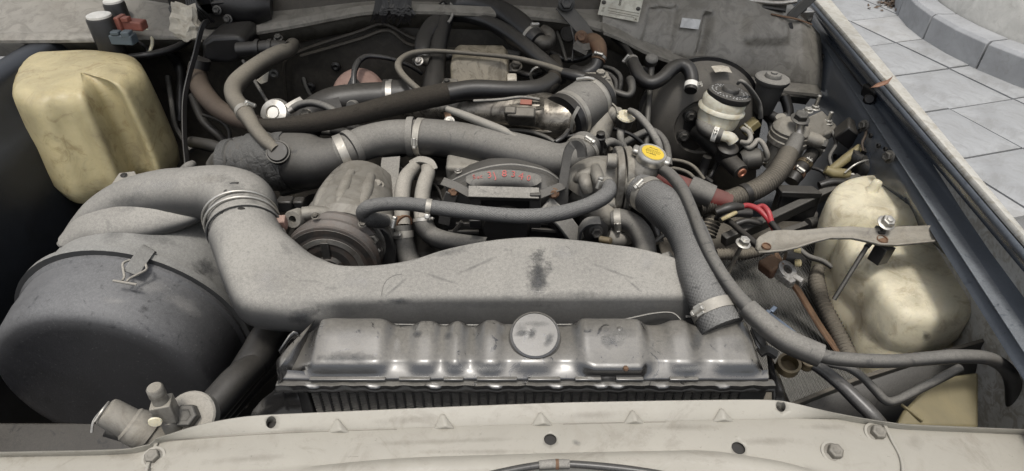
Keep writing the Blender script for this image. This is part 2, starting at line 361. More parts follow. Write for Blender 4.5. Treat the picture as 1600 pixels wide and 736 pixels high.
        ORG[o.name] = o0
        if solid: q = o.modifiers.new('solid', 'SOLIDIFY'); q.thickness = solid; q.offset = 0
        if bevel: q = o.modifiers.new('bevel', 'BEVEL'); q.width = bevel; q.segments = seg; q.limit_method = 'ANGLE'; q.angle_limit = R(35); q.harden_normals = False
        if sub: q = o.modifiers.new('sub', 'SUBSURF'); q.levels = sub; q.render_levels = sub
        return o
def at_path(q, t):
    """point and direction at share t along a catmulled path of (x,y,z,r)"""
    c = catmull(q, 10); L = [0]
    for a, b in zip(c, c[1:]): L.append(L[-1] + (V(b[:3]) - V(a[:3])).length)
    d = L[-1] * t; j = 0
    while j < len(L) - 2 and L[j + 1] < d: j += 1
    k = (d - L[j]) / max(L[j + 1] - L[j], 1e-9); A, B = c[j], c[j + 1]
    return V(A[:3]).lerp(V(B[:3]), k), (V(B[:3]) - V(A[:3])).normalized(), A[3] + (B[3] - A[3]) * k
def clamp_on(parent, P, T, r, wd=0.011, screw=(0, -.5, 1), m='band', kind='worm'):
    wd *= .82
    """worm-drive or spring clamp round a hose; screw = world direction the housing sits at"""
    T = T.normalized(); sdir = V(screw); sdir = (sdir - T * sdir.dot(T)).normalized(); tn = T.cross(sdir)
    b = MB(); b.lathe([(r * .98, -wd / 2), (r * 1.045 + .0006, -wd / 2), (r * 1.045 + .0006, wd / 2), (r * .98, wd / 2)], P, T, 32)
    band = b.build('hose_clamp', m, parent, smooth=30)
    k = MB(); c = P + sdir * (r * 1.05 + 0.0032)
    if kind == 'worm':
        k.lathe([(.0028, -.009), (.0042, -.008), (.0042, .006), (.003, .0065)], c, tn, 12)
        k.lathe([(.0042, .0065), (.0046, .007), (.0046, .0105), (.0038, .0115), (.0008, .0115)], c, tn, 6)
        k.box(c - sdir * .002, (.012, wd * 1.02, .004), tn, sdir)
    else:
        k.box(c + tn * .003, (.0016, wd * .8, .011), tn, sdir); k.box(c - tn * .003, (.0016, wd * .8, .011), tn, sdir)
        k.lathe([(.0018, -.007), (.0018, .007)], c + sdir * .003, tn, 8)
    k.build('screw', 'zinc', band, bevel=.0004)
    return band
def hose(name, label, pts, m='rubber', clamps=(), cat='hose', seg=18, mode='z', corr=None, group=None, part='tube', squash=1.0, n=6, hollow=0):
    q = path(pts, mode); mid = V(q[0][:3])
    if len(q) > 4 and not hollow:         # no hose is dead even: slight swellings along it
        q = [(a[0], a[1], a[2], a[3] * (1 + .035 * math.sin(i * 2.3 + len(label)))) for i, a in enumerate(q)]
    if not clamps:
        o = MB().tube(q, seg, n, corr=corr, squash=squash, hollow=hollow).build(name, m, loc=mid); tag(o, label, cat, group); return o
    t = thing(name, label, cat, mid, group)
    MB().tube(q, seg, n, corr=corr, squash=squash, hollow=hollow).build(part, m, t)
    for c in clamps:
        P, T, r = at_path(q, c[0])
        clamp_on(t, P, T, r, *(c[1:] if len(c) > 1 else ()))
    return t
def bolt(parent, P, ax, rpx, m='steel', flange=True, stud=0, name='bolt'):
    r = m_of(P, rpx); return MB().hexbolt(P, ax, r, flange=flange, stud=stud).build(name, m, parent, bevel=r * .06)
def text(parent, s, m, o, ux, uy, size, name='lettering', shear=0, align='CENTER', extr=.0002):
    cu = bpy.data.curves.new('t', 'FONT'); cu.body = s; cu.size = size; cu.align_x = align; cu.align_y = 'CENTER'; cu.extrude = extr; cu.shear = shear
    cu.resolution_u = 2
    to = bpy.data.objects.new('t', cu); COL.objects.link(to); dg = bpy.context.evaluated_depsgraph_get()
    me = bpy.data.meshes.new_from_object(to.evaluated_get(dg)); bpy.data.objects.remove(to)
    ux = V(ux).normalized(); uy = V(uy); uy = (uy - ux * uy.dot(ux)).normalized(); uz = ux.cross(uy)
    M = Matrix((ux, uy, uz)).transposed().to_4x4(); M.translation = V(o) - org(parent)
    me.transform(M); me.materials.clear(); me.materials.append(MATS[m])
    ob = bpy.data.objects.new(name, me); COL.objects.link(ob); ob.parent = parent; ORG[ob.name] = org(parent); return ob

def patch(shell_, px, py, a, b, m, name='smudge', parent=None, rot=0, n=10, off=.0006):
    """a stain lying on the skin of a built shell, a x b pixels (half sizes)"""
    parent = parent or shell_; o3 = org(shell_); c_, s_ = math.cos(R(rot)), math.sin(R(rot)); mb = MB(); idx = {}
    for i in range(n + 1):
        for j in range(n + 1):
            u, v_ = 2 * i / n - 1, 2 * j / n - 1
            d = ray(px + a * u * c_ - b * v_ * s_, py + a * u * s_ + b * v_ * c_).normalized()
            ok, P, nn, _ = shell_.ray_cast(CAM - o3, d)
            if not ok: continue
            if nn.dot(d) > 0: nn = -nn
            idx[i, j] = len(mb.v); mb.v.append(P + o3 + nn * off); mb.uv.append((idx[i, j], u, v_))
    for i in range(n):
        for j in range(n):
            k = [(i, j), (i + 1, j), (i + 1, j + 1), (i, j + 1)]
            if all(q in idx for q in k):
                ps = [mb.v[idx[q]] for q in k]
                if max((ps[x] - ps[x - 1]).length for x in range(4)) < .05: mb.f.append(tuple(idx[q] for q in k))
    if not mb.f: return
    o = mb.build(name, m, parent); 
    uvl = o.data.uv_layers[0]; dct = {i: (p, q) for i, p, q in mb.uv}
    for lp in o.data.loops: uvl.data[lp.index].uv = dct[lp.vertex_index]
    return o

# ================================================================== the street beside the car
g = MB(); g.box((0, 0, -0.05), (160, 160, 0.08)); ground = struct(g.build('ground', 'mortar', loc=(0, 0, 0), smooth=0))
TS = 0.46
tm = {}
for k, mm in enumerate(('paver', 'paver_b')):
    b = MB(); b.box((0, 0, 0), (TS - .012, TS - .012, .03)); o = b.build('paver', mm, bevel=.004, loc=(0, 0, 0)); tm[k] = o.data; bpy.data.objects.remove(o)
for i in range(-1, 12):
    for j in range(0, 14):
        X, Yy = 1.05 + i * TS + .35 * (j % 2) * 0, 1.2 + j * TS
        o = bpy.data.objects.new('paver', tm[random.choice((0, 0, 1))]); COL.objects.link(o); o.parent = ground
        o.location = (X, Yy, -.004 + random.uniform(-.004, .003)); o.rotation_euler = (random.uniform(-.004, .004), random.uniform(-.004, .004), R(16))
        o.location = Matrix.Rotation(R(16), 4, 'Z') @ o.location
# curved raised planter across the street
cx, cy, pr = 4.70, 3.74, 1.816
pl = thing('planter_wall', 'round raised planter with grey kerb stones and pale rendered wall beside the pavement', 'planter', (cx, cy, 0))
for k in range(22):
    a0, a1 = 2 * math.pi * k / 22, 2 * math.pi * (k + 1) / 22 - .008
    ring = []
    for a in (a0, (a0 + a1) / 2, a1):
        ca, sa = math.cos(a), math.sin(a)
        ring.append([V((cx + ca * r, cy + sa * r, z)) for r, z in ((pr - .16, 0), (pr, 0), (pr, .17), (pr - .02, .19), (pr - .16, .19))])
    MB().skin(ring).build('kerb_stone', 'kerb', pl, bevel=.004)
MB().lathe([(pr - .17, 0), (pr - .17, .42), (pr - .2, .46), (pr - .42, .46), (pr - .42, .3), (.01, .3)], (cx, cy, 0), seg=48).build('wall', 'render_wall', pl)
lt = MB()
for k in range(160):
    P = pz(random.gauss(1398, 14), random.gauss(4, 5), .014); a = random.uniform(0, 6.28); s_ = random.uniform(.01, .03)
    d = V((math.cos(a), math.sin(a), random.uniform(-.2, .4))) * s_; e = V((-math.sin(a), math.cos(a), random.uniform(-.2, .4))) * s_ * .5
    i = len(lt.v); lt.v += [P - d, P - e, P + d, P + e + V((0, 0, .006))]; lt.f.append((i, i + 1, i + 2, i + 3))
o = lt.build('leaf_litter', 'litter', smooth=0); o['kind'] = 'stuff'; tag(o, 'heap of dry brown leaves swept against the planter kerb', 'leaf litter')

# ================================================================== body of the car round the bay
def line3(a, b, z, ys):
    A, B = pz(*a, z), pz(*b, z); k = (B.x - A.x) / (B.y - A.y)
    return [V((A.x + (y - A.y) * k, y, z)) for y in ys]
YS = [-.25, 0, .2, .35, .5, .65, .8, .95, 1.1, 1.3]
fa = line3((1298, 0), (1432, 160), 1.12, YS); fb = line3((1272, 0), (1409, 157), 1.12, YS)
fc = line3((1288, 61), (1353, 143), 1.045, YS); fd = line3((1300, 84), (1411, 252), 1.04, YS)
rf = thing('fender', 'dark navy inner fender with dusty pale outer edge beside the pavement', 'fender', (.75, .5, .7))
strip = MB()
rows = []
for a, b in zip(fa, fb):
    rows.append([a + V((.06, 0, -.65)), a + V((.05, 0, -.35)), a + V((.02, 0, -.10)), a + V((.010, 0, -.02)), a + V((.004, 0, -.006)), a, b + V((.001, 0, .003)), b + V((-.003, 0, -.003))])
strip.skin(rows, closed=False).build('outer_edge', 'fender_white', rf, solid=.0012, smooth=50)
wl = MB(); rows = []
for b, c, d in zip(fb, fc, fd):
    bul = .16 * max(0, min(1, (.48 - b.y) / .2))
    rows.append([b + V((-.0045, 0, -.004)), b + V((-.007, 0, -.014)), c + V((.004, 0, .012)), c + V((.001, 0, .002)), c + V((-.002, 0, -.002)),
                 d + V((.012, 0, .004)), d + V((.002, 0, .002)), d + V((-.006, 0, -.004)), d + V((-.012, 0, -.016)),
                 d + V((-.02 + bul * .6, 0, -.1)), d + V((-.03 + bul, 0, -.3)), d + V((-.05 + bul, 0, -.55))])
wl.skin(rows, closed=False).build('inner_panel', 'navy', rf, solid=.0015, smooth=60)
MB().strap([p + V((.002, 0, .0035)) for p in fd[:8]], .024, .002, (0, 0, 1), smooth=False).build('worn_ledge', 'navy_worn', rf, bevel=.0008)  # worn dusty strip, paler also to paint in brightness the ledge lacks
b = MB(); b.tube([(*(pz(1290, 62, 1.052)), .0016), (*(pz(1353, 143, 1.052)), .0016)], 6, cap=True, smooth=False).build('seam', 'rubber_dark', rf)
for (px, py, r) in ((1284, 90, 5), (1343, 205, 3), (1360, 212, 3), (1372, 228, 3), (1340, 232, 3), (1383, 233, 3), (1305, 245, 4)):
    # punched holes: dark shallow wells let into the panel
    P = pY(px, py, .75); x = lerp([(p.y, p.x) for p in fd], .75)
    d = ray(px, py); y = .6
    for _ in range(12):
        P = CAM + d * ((y - CAM.y) / d.y); xs = lerp([(q.y, q.x) for q in fd], y) - .016 - max(0, 1.03 - P.z) * .07
        y += (xs - P.x) * 1.2 * (1 if d.x > 0 else -1)
    b = MB(); rr = m_of(P, r); b.lathe([(rr * 1.25, 0), (rr * 1.15, .0018), (rr, .0018), (rr * .9, -.003), (.0005, -.003)], P, (-1, 0, .05), 16)
    b.build('plug_hole', 'black_deep', rf)
for (px, py, r) in ((1350, 196, 6), (1389, 245, 7)):
    d = ray(px, py); y = .6
    for _ in range(12):
        P = CAM + d * ((y - CAM.y) / d.y); xs = lerp([(q.y, q.x) for q in fd], y) - .02 - max(0, 1.03 - P.z) * .07
        y += (xs - P.x) * 1.2
    bolt(rf, P, (-1, -.3, .25), r, 'steel_dark')
# bonnet stop clip and leaf on the fender edge
P = pz(1365, 145, 1.055); cl = thing('edge_clip', 'small black rubber bonnet stop clipped to the navy fender edge', 'clip', P)
MB().box(P, (.03, .04, .03), (1, .2, .1)).build('clip_body', 'black_plastic', cl, bevel=.004)
MB().box(P + V((.014, -.006, .022)), (.026, .022, .004), (1, .3, .1)).build('tab', 'steel_dark', cl, bevel=.001)
MB().lathe([(.011, 0), (.011, .02), (.008, .024), (.001, .024)], P + V((-.012, -.012, -.012)), (-.4, -.7, .5), 14).build('plug', 'rubber_dark', cl)
P = pz(1380, 133, 1.128); b = MB()
b.skin([[P + V((-.026, -.004, -.004)), P + V((-.025, -.0045, -.0045))], [P + V((-.010, -.007, .0)), P + V((-.010, .003, .003))], [P + V((.006, -.003, .004)), P + V((.006, .004, .008))], [P + V((.018, .010, .012)), P + V((.018, .0105, .0125))]], closed=False)
tag(b.build('dry_leaf', 'leaf', solid=.0006), 'small curled brown dry leaf lying on the fender edge', 'leaf')

# left fender (out of the photograph's border, closes the bay)
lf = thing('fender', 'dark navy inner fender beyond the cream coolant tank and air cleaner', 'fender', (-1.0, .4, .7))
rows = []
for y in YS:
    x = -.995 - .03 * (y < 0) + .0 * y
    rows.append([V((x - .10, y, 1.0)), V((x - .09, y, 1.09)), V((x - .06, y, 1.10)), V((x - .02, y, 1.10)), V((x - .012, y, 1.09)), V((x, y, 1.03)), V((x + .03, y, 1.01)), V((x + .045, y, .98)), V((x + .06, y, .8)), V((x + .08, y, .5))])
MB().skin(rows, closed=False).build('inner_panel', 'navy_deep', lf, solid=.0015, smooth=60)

# bay floor: added black sheet, makes the gaps between parts look dark
b = MB(); b.box((-.12, .4, .42), (2.1, 1.5, .02)); tag(b.build('undertray', 'black_deep', smooth=0), 'black undertray sheet added deep below the engine to darken the gaps', 'undertray')

# firewall: dark bulkhead
fw = thing('firewall', 'black grimy bulkhead panel behind the engine', 'firewall', (0, .95, .6))
rows = []
for px_x in [-1.15 + .1 * i for i in range(19)]:
    dz = .012 * math.sin(px_x * 9) ; y0 = .93 - .02 * math.cos(px_x * 3)
    rows.append([V((px_x, y0 + .04, 1.2)), V((px_x, y0 + .01, 1.08)), V((px_x, y0, 1.0)), V((px_x, y0 - .004, .9)), V((px_x, y0 - .03, .78)), V((px_x, y0 - .10, .66)), V((px_x, y0 - .12, .43))])
MB().skin(rows, closed=False).build('panel', 'firewall', fw, solid=.002)
for (px, py) in ((525, 104), (486, 136), (520, 150)):
    MB().lathe([(.012, 0), (.011, .004), (.006, .006), (.001, .004)], pY(px, py, .915), (0, -1, .1), 14).build('plug', 'black_plastic', fw)
MB().tube(path([(450, 205, .905, 3), (447, 150, .905, 3), (444, 110, .905, 3), (450, 92, .905, 3), (480, 76, .905, 3), (560, 50, .905, 3), (600, 38, .905, 3), (640, 58, .905, 3), (668, 66, .905, 3)], 'y'), 8).build('rib', 'firewall', fw)
MB().tube(path([(470, 88, .90, 3), (560, 62, .90, 3), (606, 48, .90, 3), (640, 70, .90, 3), (700, 76, .90, 3), (800, 80, .90, 3)], 'y'), 8).build('rib', 'firewall', fw)

# cowl: brown dusty lip on the left, tall grey panel on the right
cw = thing('cowl', 'dusty grey brown cowl panel with pressed ribs across the back of the bay', 'cowl', (0, .95, 1.05))
lip = [(-80, 62, .80), (147, 60, .82), (240, 56, .86), (330, 56, .88), (380, 52, .885), (430, 44, .89), (480, 35, .89), (530, 25, .89), (580, 17, .89), (650, 16, .89), (760, 20, .89), (860, 28, .89), (915, 38, .885), (960, 52, .88), (1005, 75, .87), (1060, 96, .86), (1105, 112, .855), (1160, 126, .85), (1215, 135, .845), (1262, 140, .84), (1276, 142, .838)]
lipc = catmull(lip, 16)
top_y = lambda px: lerp([(-80, 1.02), (400, 1.06), (850, 1.04), (960, .98), (1100, .955), (1240, .945), (1276, .93)], px)
top_p = lambda px: lerp([(-80, -45), (850, -45), (950, -30), (1100, -14), (1180, 6), (1225, 24), (1250, 34), (1276, 60)], px)
def stp(x, a, b): t = min(max((x - a) / (b - a), 0), 1); return t * t * (3 - 2 * t)
def A_py(px, k): a_ = lerp([(q[0], q[1]) for q in lip], px); return a_ + (top_p(px) - a_) * k
def emboss(px, py):
    # pressed panels: a shallow framed recess, a raised standing rib beside it, and the bulge towards the fender
    sx = px + (py - 40) * .18              # the ribs lean
    e = .012 * stp(sx, 1003, 1009) * (1 - stp(sx, 1050, 1056)) * stp(py, 6, 13)
    e -= .010 * stp(sx, 1050, 1056) * (1 - stp(sx, 1088, 1098)) * stp(py, -4, 8) * 0
    e += .022 * stp(sx, 1090, 1097) * (1 - stp(sx, 1099, 1116)) * stp(py, 14, 24) * (1 - stp(py, 84, 94))
    e -= .03 * stp(sx, 1150, 1170) * (1 - stp(px, 1222, 1232)) * stp(py, 18, 30) * (1 - stp(py, 46, 70)) * .6
    return e
rows = []
for px, py, y in lipc:
    A = pY(px, py, y); B = pY(px, top_p(px), top_y(px))
    wide = px > 940
    lead = V((0, -.03, .004)) if wide else V((0, -.012, .002))
    col_ = [A + V((0, .03, -.05)), A + V((0, .012, -.016)) , A + lead + V((0, 0, -.006)), A + lead, A + lead * .5 + V((0, 0, .006)), A + V((0, .004, .012))]
    for k in [.1 + .04 * i_ for i_ in range(21)]:
        q = A.lerp(B, k); bulge = V((0, -.02 * math.sin(math.pi * k), .0)) if wide else V((0, 0, -.012 * math.sin(math.pi * k)))
        col_.append(q + bulge + V((0, emboss(px, A_py(px, k)), 0)))
    col_ += [B, B + V((0, .03, .012)), B + V((0, .12, .02))]
    rows.append(col_)
MB().skin(rows, closed=False).build('panel', 'cowl_grey', cw, solid=.0015, smooth=50)
# rounded end of the cowl at the fender
E = [pY(1276, 142, .838), pY(1276, 60, .93)]
rows = []
for k in range(9):
    a = k / 8 * math.pi * .5
    f_ = math.sin(a); gk = 1 - math.cos(a)
    rows.append([E[0] + V((.055 * f_, .14 * gk, .0)), E[0].lerp(E[1], .5) + V((.045 * f_, .14 * gk, .0)), E[1] + V((.03 * f_, .12 * gk, -.01 * gk)), E[1] + V((-.01 + .02 * f_, .12 * gk + .02, .012))])
MB().skin(rows, closed=False).build('end_panel', 'cowl_grey', cw, solid=.0015, smooth=60)
b = MB(); b.strap([pY(1200, 142, .83), pY(1245, 146, .83), pY(1278, 150, .85)], .03, .006, (0, 0, 1)); b.build('bottom_flange', 'cowl_grey', cw, bevel=.001)
# the open hood, unseen above the bay; its angle is tuned to shade the rear
hd = thing('hood', 'open beige hood raised above the engine bay', 'hood', (-.12, 1.12, 1.2))
rows = []
for k in range(9):
    s_ = k / 8; y = 1.25 - .80 * s_; z = 1.27 + .86 * s_ + .05 * math.sin(s_ * 3.14)
    rows.append([V((x, y, z - .03 * (abs(x + .12) / .8) ** 4)) for x in [-.92 + .2 * i for i in range(9)]])
MB().skin(rows, closed=False).build('panel', 'hood_inner', hd, solid=.012)

# slot by the hinge, cowl top seal and hinge arm
b = MB(); b.tube(path([(1228, 70, .915, 6), (1234, 52, .922, 6), (1233, 36, .93, 5)], 'y'), 12, squash=.5).build('slot', 'black_deep', cw)
b = MB(); b.tube(path([(900, -22, 1.02, 5), (1000, -10, .985, 5), (1100, 2, .965, 6), (1180, 10, .955, 6), (1226, 16, .95, 5)], 'y'), 10, squash=.6)
tag(b.build('cowl_seal', 'rubber_dark'), 'black rubber weatherstrip along the top of the grey cowl', 'seal')
b = MB(); b.tube(path([(1105, -6, .97, 3), (1180, 2, .96, 4), (1215, 5, .955, 4), (1245, 2, .95, 3)], 'y'), 10)
tag(b.build('trim_strip', 'steel'), 'bright metal trim strip above the black cowl seal', 'trim')
hg = MB().strap([pY(1226, 38, .945), pY(1240, 22, .95), pY(1262, 2, .955), pY(1285, -20, .96)], .022, .008, (0, -1, .3)).build('hinge', 'steel_dark', hd, bevel=.0015)
hg['label'] = 'dark steel hinge arm at the rear corner of the fender'
MB().box(pY(1256, 24, .985), (.035, .03, .03)).build('bracket', 'steel', hg, bevel=.003)
bolt(hg, pY(1254, 12, .965), (0, -1, .5), 5, 'steel_dark'); bolt(hg, pY(1263, 30, .975), (0, -1, .5), 4, 'steel_dark')
b = MB(); b.tube(path([(1205, 22, .932, 2.5), (1225, 26, .93, 3), (1245, 30, .935, 3), (1268, 38, .95, 2)], 'y'), 8, squash=.5)
tag(b.build('sealant_bead', 'rust'), 'rusty brown sealant bead over the cowl corner', 'sealant')
# data plate and paper label on the cowl
def on_cowl(px, py, off=.004):
    # march the ray onto the cowl sheet between its lip and its top
    A_ = lerp([(a[0], a[1]) for a in lipc], px); Ya = lerp([(a[0], a[2]) for a in lipc], px)
    k = (A_ - py) / max(A_ - top_p(px), 1); k = min(max(k, 0), 1)
    A = pY(px, A_, Ya); B = pY(px, top_p(px), top_y(px)); q = A.lerp(B, k)
    y = q.y - (.02 * math.sin(math.pi * k) if px > 940 else 0)
    return pY(px, py, y - off)
def plate_on(name, label, cat, c, m, off=.004, group=None):
    P = [on_cowl(*k, off) for k in c]; t = thing(name, label, cat, P[0])
    n = (P[1] - P[0]).cross(P[3] - P[0]).normalized()
    if n.y > 0: n = -n
    MB().prism(P, n * .0012).build('sheet', m, t, smooth=0)
    return t, P, n
t, P, n = plate_on('data_plate', 'pale metal data plate with dark screws and print on the cowl', 'plate', [(934, 23), (997, 35), (1006, -4), (943, -16)], 'plate', .012)
def onp(u, v): return P[0].lerp(P[1], u).lerp(P[3].lerp(P[2], u), v) + n * .0016
ux, uy = P[1] - P[0], P[3] - P[0]
for (u, v) in ((.08, .5), (.93, .5)): MB().hexbolt(onp(u, v), n, .0035, flange=True).build('screw', 'steel_dark', t)
for u, v, s_, sz in ((.47, .62, '0000', .008), (.93, .08, 'A', .008), (.10, .18, '||||', .006), (.10, .28, '|||', .006), (.28, .55, '-', .008), (.3, .78, "'", .008)):
    text(t, s_, 'ink', onp(u, v), ux if s_ != '0000' else uy, uy if s_ != '0000' else -ux, sz)
for v in (.22, .33): MB().box(onp(.6, v), (ux.length * .76, .0006, .0004), ux, n).build('rule_line', 'ink', t)
for k in range(22): MB().box(onp(.26 + .029 * k, .14 + .004 * (k % 3)), (.0016, .0022, .0004), ux, n).build('stamped_mark', 'cowl_grey', t)
t, P, n = plate_on('paper_label', 'small blank pale label stuck on the cowl rib', 'label', [(1062, 43), (1091, 46), (1095, 31), (1066, 28)], 'sticker', .007)

# ================================================================== front crossmember
cmx = thing('crossmember', 'beige painted upper crossmember with holes and bolts along the front edge', 'crossmember', (0, -.12, .95))
PXS = list(range(-120, 1760, 14))
rear = catmull([(-200, 706), (147, 700), (215, 694), (250, 684), (300, 668), (345, 658), (395, 651), (470, 647), (540, 644), (700, 637), (860, 631), (1000, 628), (1130, 626), (1200, 626), (1235, 630), (1290, 643), (1340, 653), (1376, 659), (1400, 662), (1453, 666), (1800, 680)], 5)
crease = catmull([(-200, 712), (147, 704), (240, 692), (390, 679), (530, 673), (700, 668), (860, 663), (990, 660), (1130, 657), (1250, 655), (1340, 656), (1380, 662), (1453, 670), (1800, 690)], 5)
ridge = catmull([(-200, 770), (147, 760), (250, 748), (420, 736), (540, 724), (640, 716), (760, 712), (860, 709), (1000, 706), (1100, 705), (1160, 712), (1220, 722), (1260, 732), (1330, 745), (1453, 752), (1800, 770)], 5)
rr_ = lambda tb, x: lerp(tb, x)
rows = []
for px in PXS:
    a, c, e = rr_(rear, px), rr_(crease, px), rr_(ridge, px)
    zr, zc, ze = .985, .972, .972
    A, C, E_ = pz(px, a, zr), pz(px, c, zc), pz(px, e, ze)
    end = px < 236 or px > 1388
    if px < 236: A.z -= .006; C.z -= .006; E_.z -= .006
    col_ = [A + V((0, .002, -.03)), A + V((0, .003, -.006)), A + V((0, .001, -.001)), A, A.lerp(C, .12)]
    col_ += [A.lerp(C, k) for k in (.5, .85)] + [C + V((0, .001, -.0002)), C, C + V((0, -.002, .0006))]
    col_ += [C.lerp(E_, k) + V((0, 0, .002 * math.sin(k * 3.14))) for k in (.25, .5, .75, .92)]
    bead = .007 if 470 < px < 1270 else .003
    col_ += [E_, E_ + V((0, -.006, bead * .7)), E_ + V((0, -.012, bead)), E_ + V((0, -.02, bead * .6)), E_ + V((0, -.03, -.004)), E_ + V((0, -.07, -.012)), E_ + V((0, -.12, -.03)), E_ + V((0, -.13, -.09))]
    rows.append(col_)
pan = MB().skin(rows, closed=False).build('panel', 'beige', cmx, solid=.002, smooth=45)
cut = MB()
for px, py, r in ((425, 662, 8), (860, 685, 10), (1155, 698, 10.5), (1218, 638, 7.5)):
    P = pz(px, py, .977); cut.lathe([(m_of(P, r) , -.02), (m_of(P, r), .02)], P, (0, -.15, 1), 20)
co = cut.build('t', 'beige', loc=(0, 0, 0)); co.location = (0, 0, 0)
bpy.context.view_layer.update()
bo = pan.modifiers.new('holes', 'BOOLEAN'); bo.object = co; bo.solver = 'EXACT'
dg = bpy.context.evaluated_depsgraph_get(); me = bpy.data.meshes.new_from_object(pan.evaluated_get(dg))
pan.modifiers.clear(); pan.data = me; bpy.data.objects.remove(co)
for px, py, r in ((425, 662, 8), (860, 685, 10), (1155, 698, 10.5), (1218, 638, 7.5)):
    P = pz(px, py, .972); rr2 = m_of(P, r); MB().lathe([(rr2 * 1.03, -.002), (rr2 * 1.03, -.05), (.001, -.05)], P, (0, -.15, 1), 20).build('shade_cup', 'black_deep', cmx)  # added black cups paint in the shade inside the holes
for px, py0, py1, wd in ((530, 649, 676, 20), (695, 641, 670, 20), (848, 639, 665, 20), (992, 636, 662, 20), (1131, 633, 659, 20)):
    A = pz(px - 4, py0, .986); Bl = pz(px - wd, py1 + 1, .9725); Br = pz(px + wd * .9, py1 + 1, .9725); Bc = pz(px + 2, py1 - 4, .982)
    b = MB(); b.v = [A, Bl, Br, Bc, A - V((0, 0, .008)), Bl - V((0, 0, .008)), Br - V((0, 0, .008))]
    b.f = [(0, 1, 3), (0, 3, 2), (3, 1, 2), (0, 4, 5, 1), (0, 2, 6, 4), (1, 5, 6, 2), (4, 6, 5)]
    b.build('gusset', 'beige', cmx, bevel=.0028, seg=3)
for px, py, r in ((240, 715, 10), (1302, 708, 11), (1369, 678, 10.5)):
    P = pz(px, py, .974); bolt(cmx, P, (.06, -.2, 1), r, 'bolt_dusty')
    rw = m_of(P, r * 1.75); MB().lathe([(rw, -.002), (rw, .0012), (rw * .5, .0016)], P, (.06, -.2, 1), 24).build('washer', 'beige', cmx)
# overlap seams of the two end panels
for q in ([(246, 688), (240, 705), (232, 724), (226, 745)], [(1381, 662), (1395, 690), (1408, 716), (1412, 745)]):
    b = MB(); b.strap([pz(*k, .976) for k in q], .004, .003, (0, 0, 1)); b.build('seam', 'beige', cmx, bevel=.0008)
cb = hose('latch_cable', 'black latch cable with grey sleeve curving along the front edge', [(600, 815, .93, 5), (640, 785, .965, 5), (690, 760, .985, 5), (760, 743, .990, 5.5), (830, 729, .990, 6), (880, 725, .990, 6), (960, 731, .990, 6), (1040, 742, .990, 5.5), (1120, 760, .985, 5), (1170, 785, .965, 5), (1210, 815, .93, 5)], 'black_gloss', cat='cable', seg=12)
t = thing('cable_sleeve', 'grey plastic sleeve on the black latch cable at the front edge', 'sleeve', pz(865, 726, .99))
MB().tube(path([(842, 727.5, .9905, 7.5), (866, 725.5, .9905, 7.8), (890, 725.5, .9905, 7.5)]), 14).build('sleeve', 'rubber_dusty', t)
MB().tube(path([(868, 725.5, .9905, 8.2), (873, 725.5, .9905, 8.2)]), 14, smooth=False).build('rust_mark', 'rust', t)

for q in ([(246, 691), (330, 684), (420, 678), (530, 673.5), (620, 671)], [(880, 663), (960, 661), (1040, 659.5)], [(330, 722), (400, 719), (480, 716), (560, 713.5)], [(1060, 690), (1160, 684), (1260, 681), (1330, 679)]):
    b = MB(); b.tube([(*pz(px, py, .9735), .0005) for px, py in q], 5).build('panel_line', 'beige_dark', cmx)
bpy.context.view_layer.update()
for px, py, a, b_, m_, rt in ((900, 692, 8, 5, 'smudge_grey', 30), (700, 690, 160, 5, 'smudge_tan', -2), (1290, 668, 50, 6, 'smudge_tan', 0), (470, 672, 60, 8, 'smudge_tan', -4), (300, 700, 50, 14, 'smudge_tan', -8), (1190, 690, 60, 8, 'smudge_tan', 0), (640, 655, 70, 8, 'smudge_tan', -3), (930, 648, 60, 8, 'smudge_tan', -2), (1060, 668, 90, 6, 'smudge_tan', 0), (380, 718, 80, 7, 'smudge_tan', -4), (760, 706, 120, 5, 'smudge_tan', 0), (190, 712, 30, 8, 'smudge_tan', 0), (1430, 690, 20, 16, 'smudge_tan', 0)):
    patch(pan, px, py, a, b_, m_, 'stain', cmx, rt)

# ================================================================== radiator
rad = thing('radiator', 'black radiator with dusty stamped top tank behind the beige crossmember', 'radiator', (.02, 0, .5))
# height of the stamped top along the tank, by photograph column
RZ = [(438, 0), (452, .25), (490, .95), (500, 1.0), (585, 1.0), (612, .15), (632, .15), (646, .72), (672, .72), (680, .12), (690, .12), (700, .72), (716, .72), (724, .12), (738, .12), (752, .8), (772, .8), (786, .25), (800, .35), (812, .6), (850, .6), (872, .12), (896, .2), (912, 1.0), (1006, 1.0), (1022, .2), (1044, .2), (1056, .75), (1080, .9), (1098, .25), (1112, .35), (1128, .85), (1176, .85), (1192, .2), (1200, 0)]
def sm(t): t = min(max(t, 0), 1); return t * t * (3 - 2 * t)
def rz(px):
    if px <= RZ[0][0]: return RZ[0][1]
    for (a, b), (c, d) in zip(RZ, RZ[1:]):
        if px <= c: return b + (d - b) * sm((px - a) / (c - a))
    return RZ[-1][1]
_rz0 = rz
def rz(px):                                # hand-hammered softness: no stamping is dead square
    w_ = [(-9, 1), (-5, 2), (0, 3), (5, 2), (9, 1)]
    return max(0, sum(_rz0(px + d) * k for d, k in w_) / 9 + .05 * math.sin(px * .071) * math.sin(px * .023) * (_rz0(px) > .05))
rows = []
XL, XR = pz(446, 560, 1.0).x, pz(1196, 560, 1.0).x
NX = 260
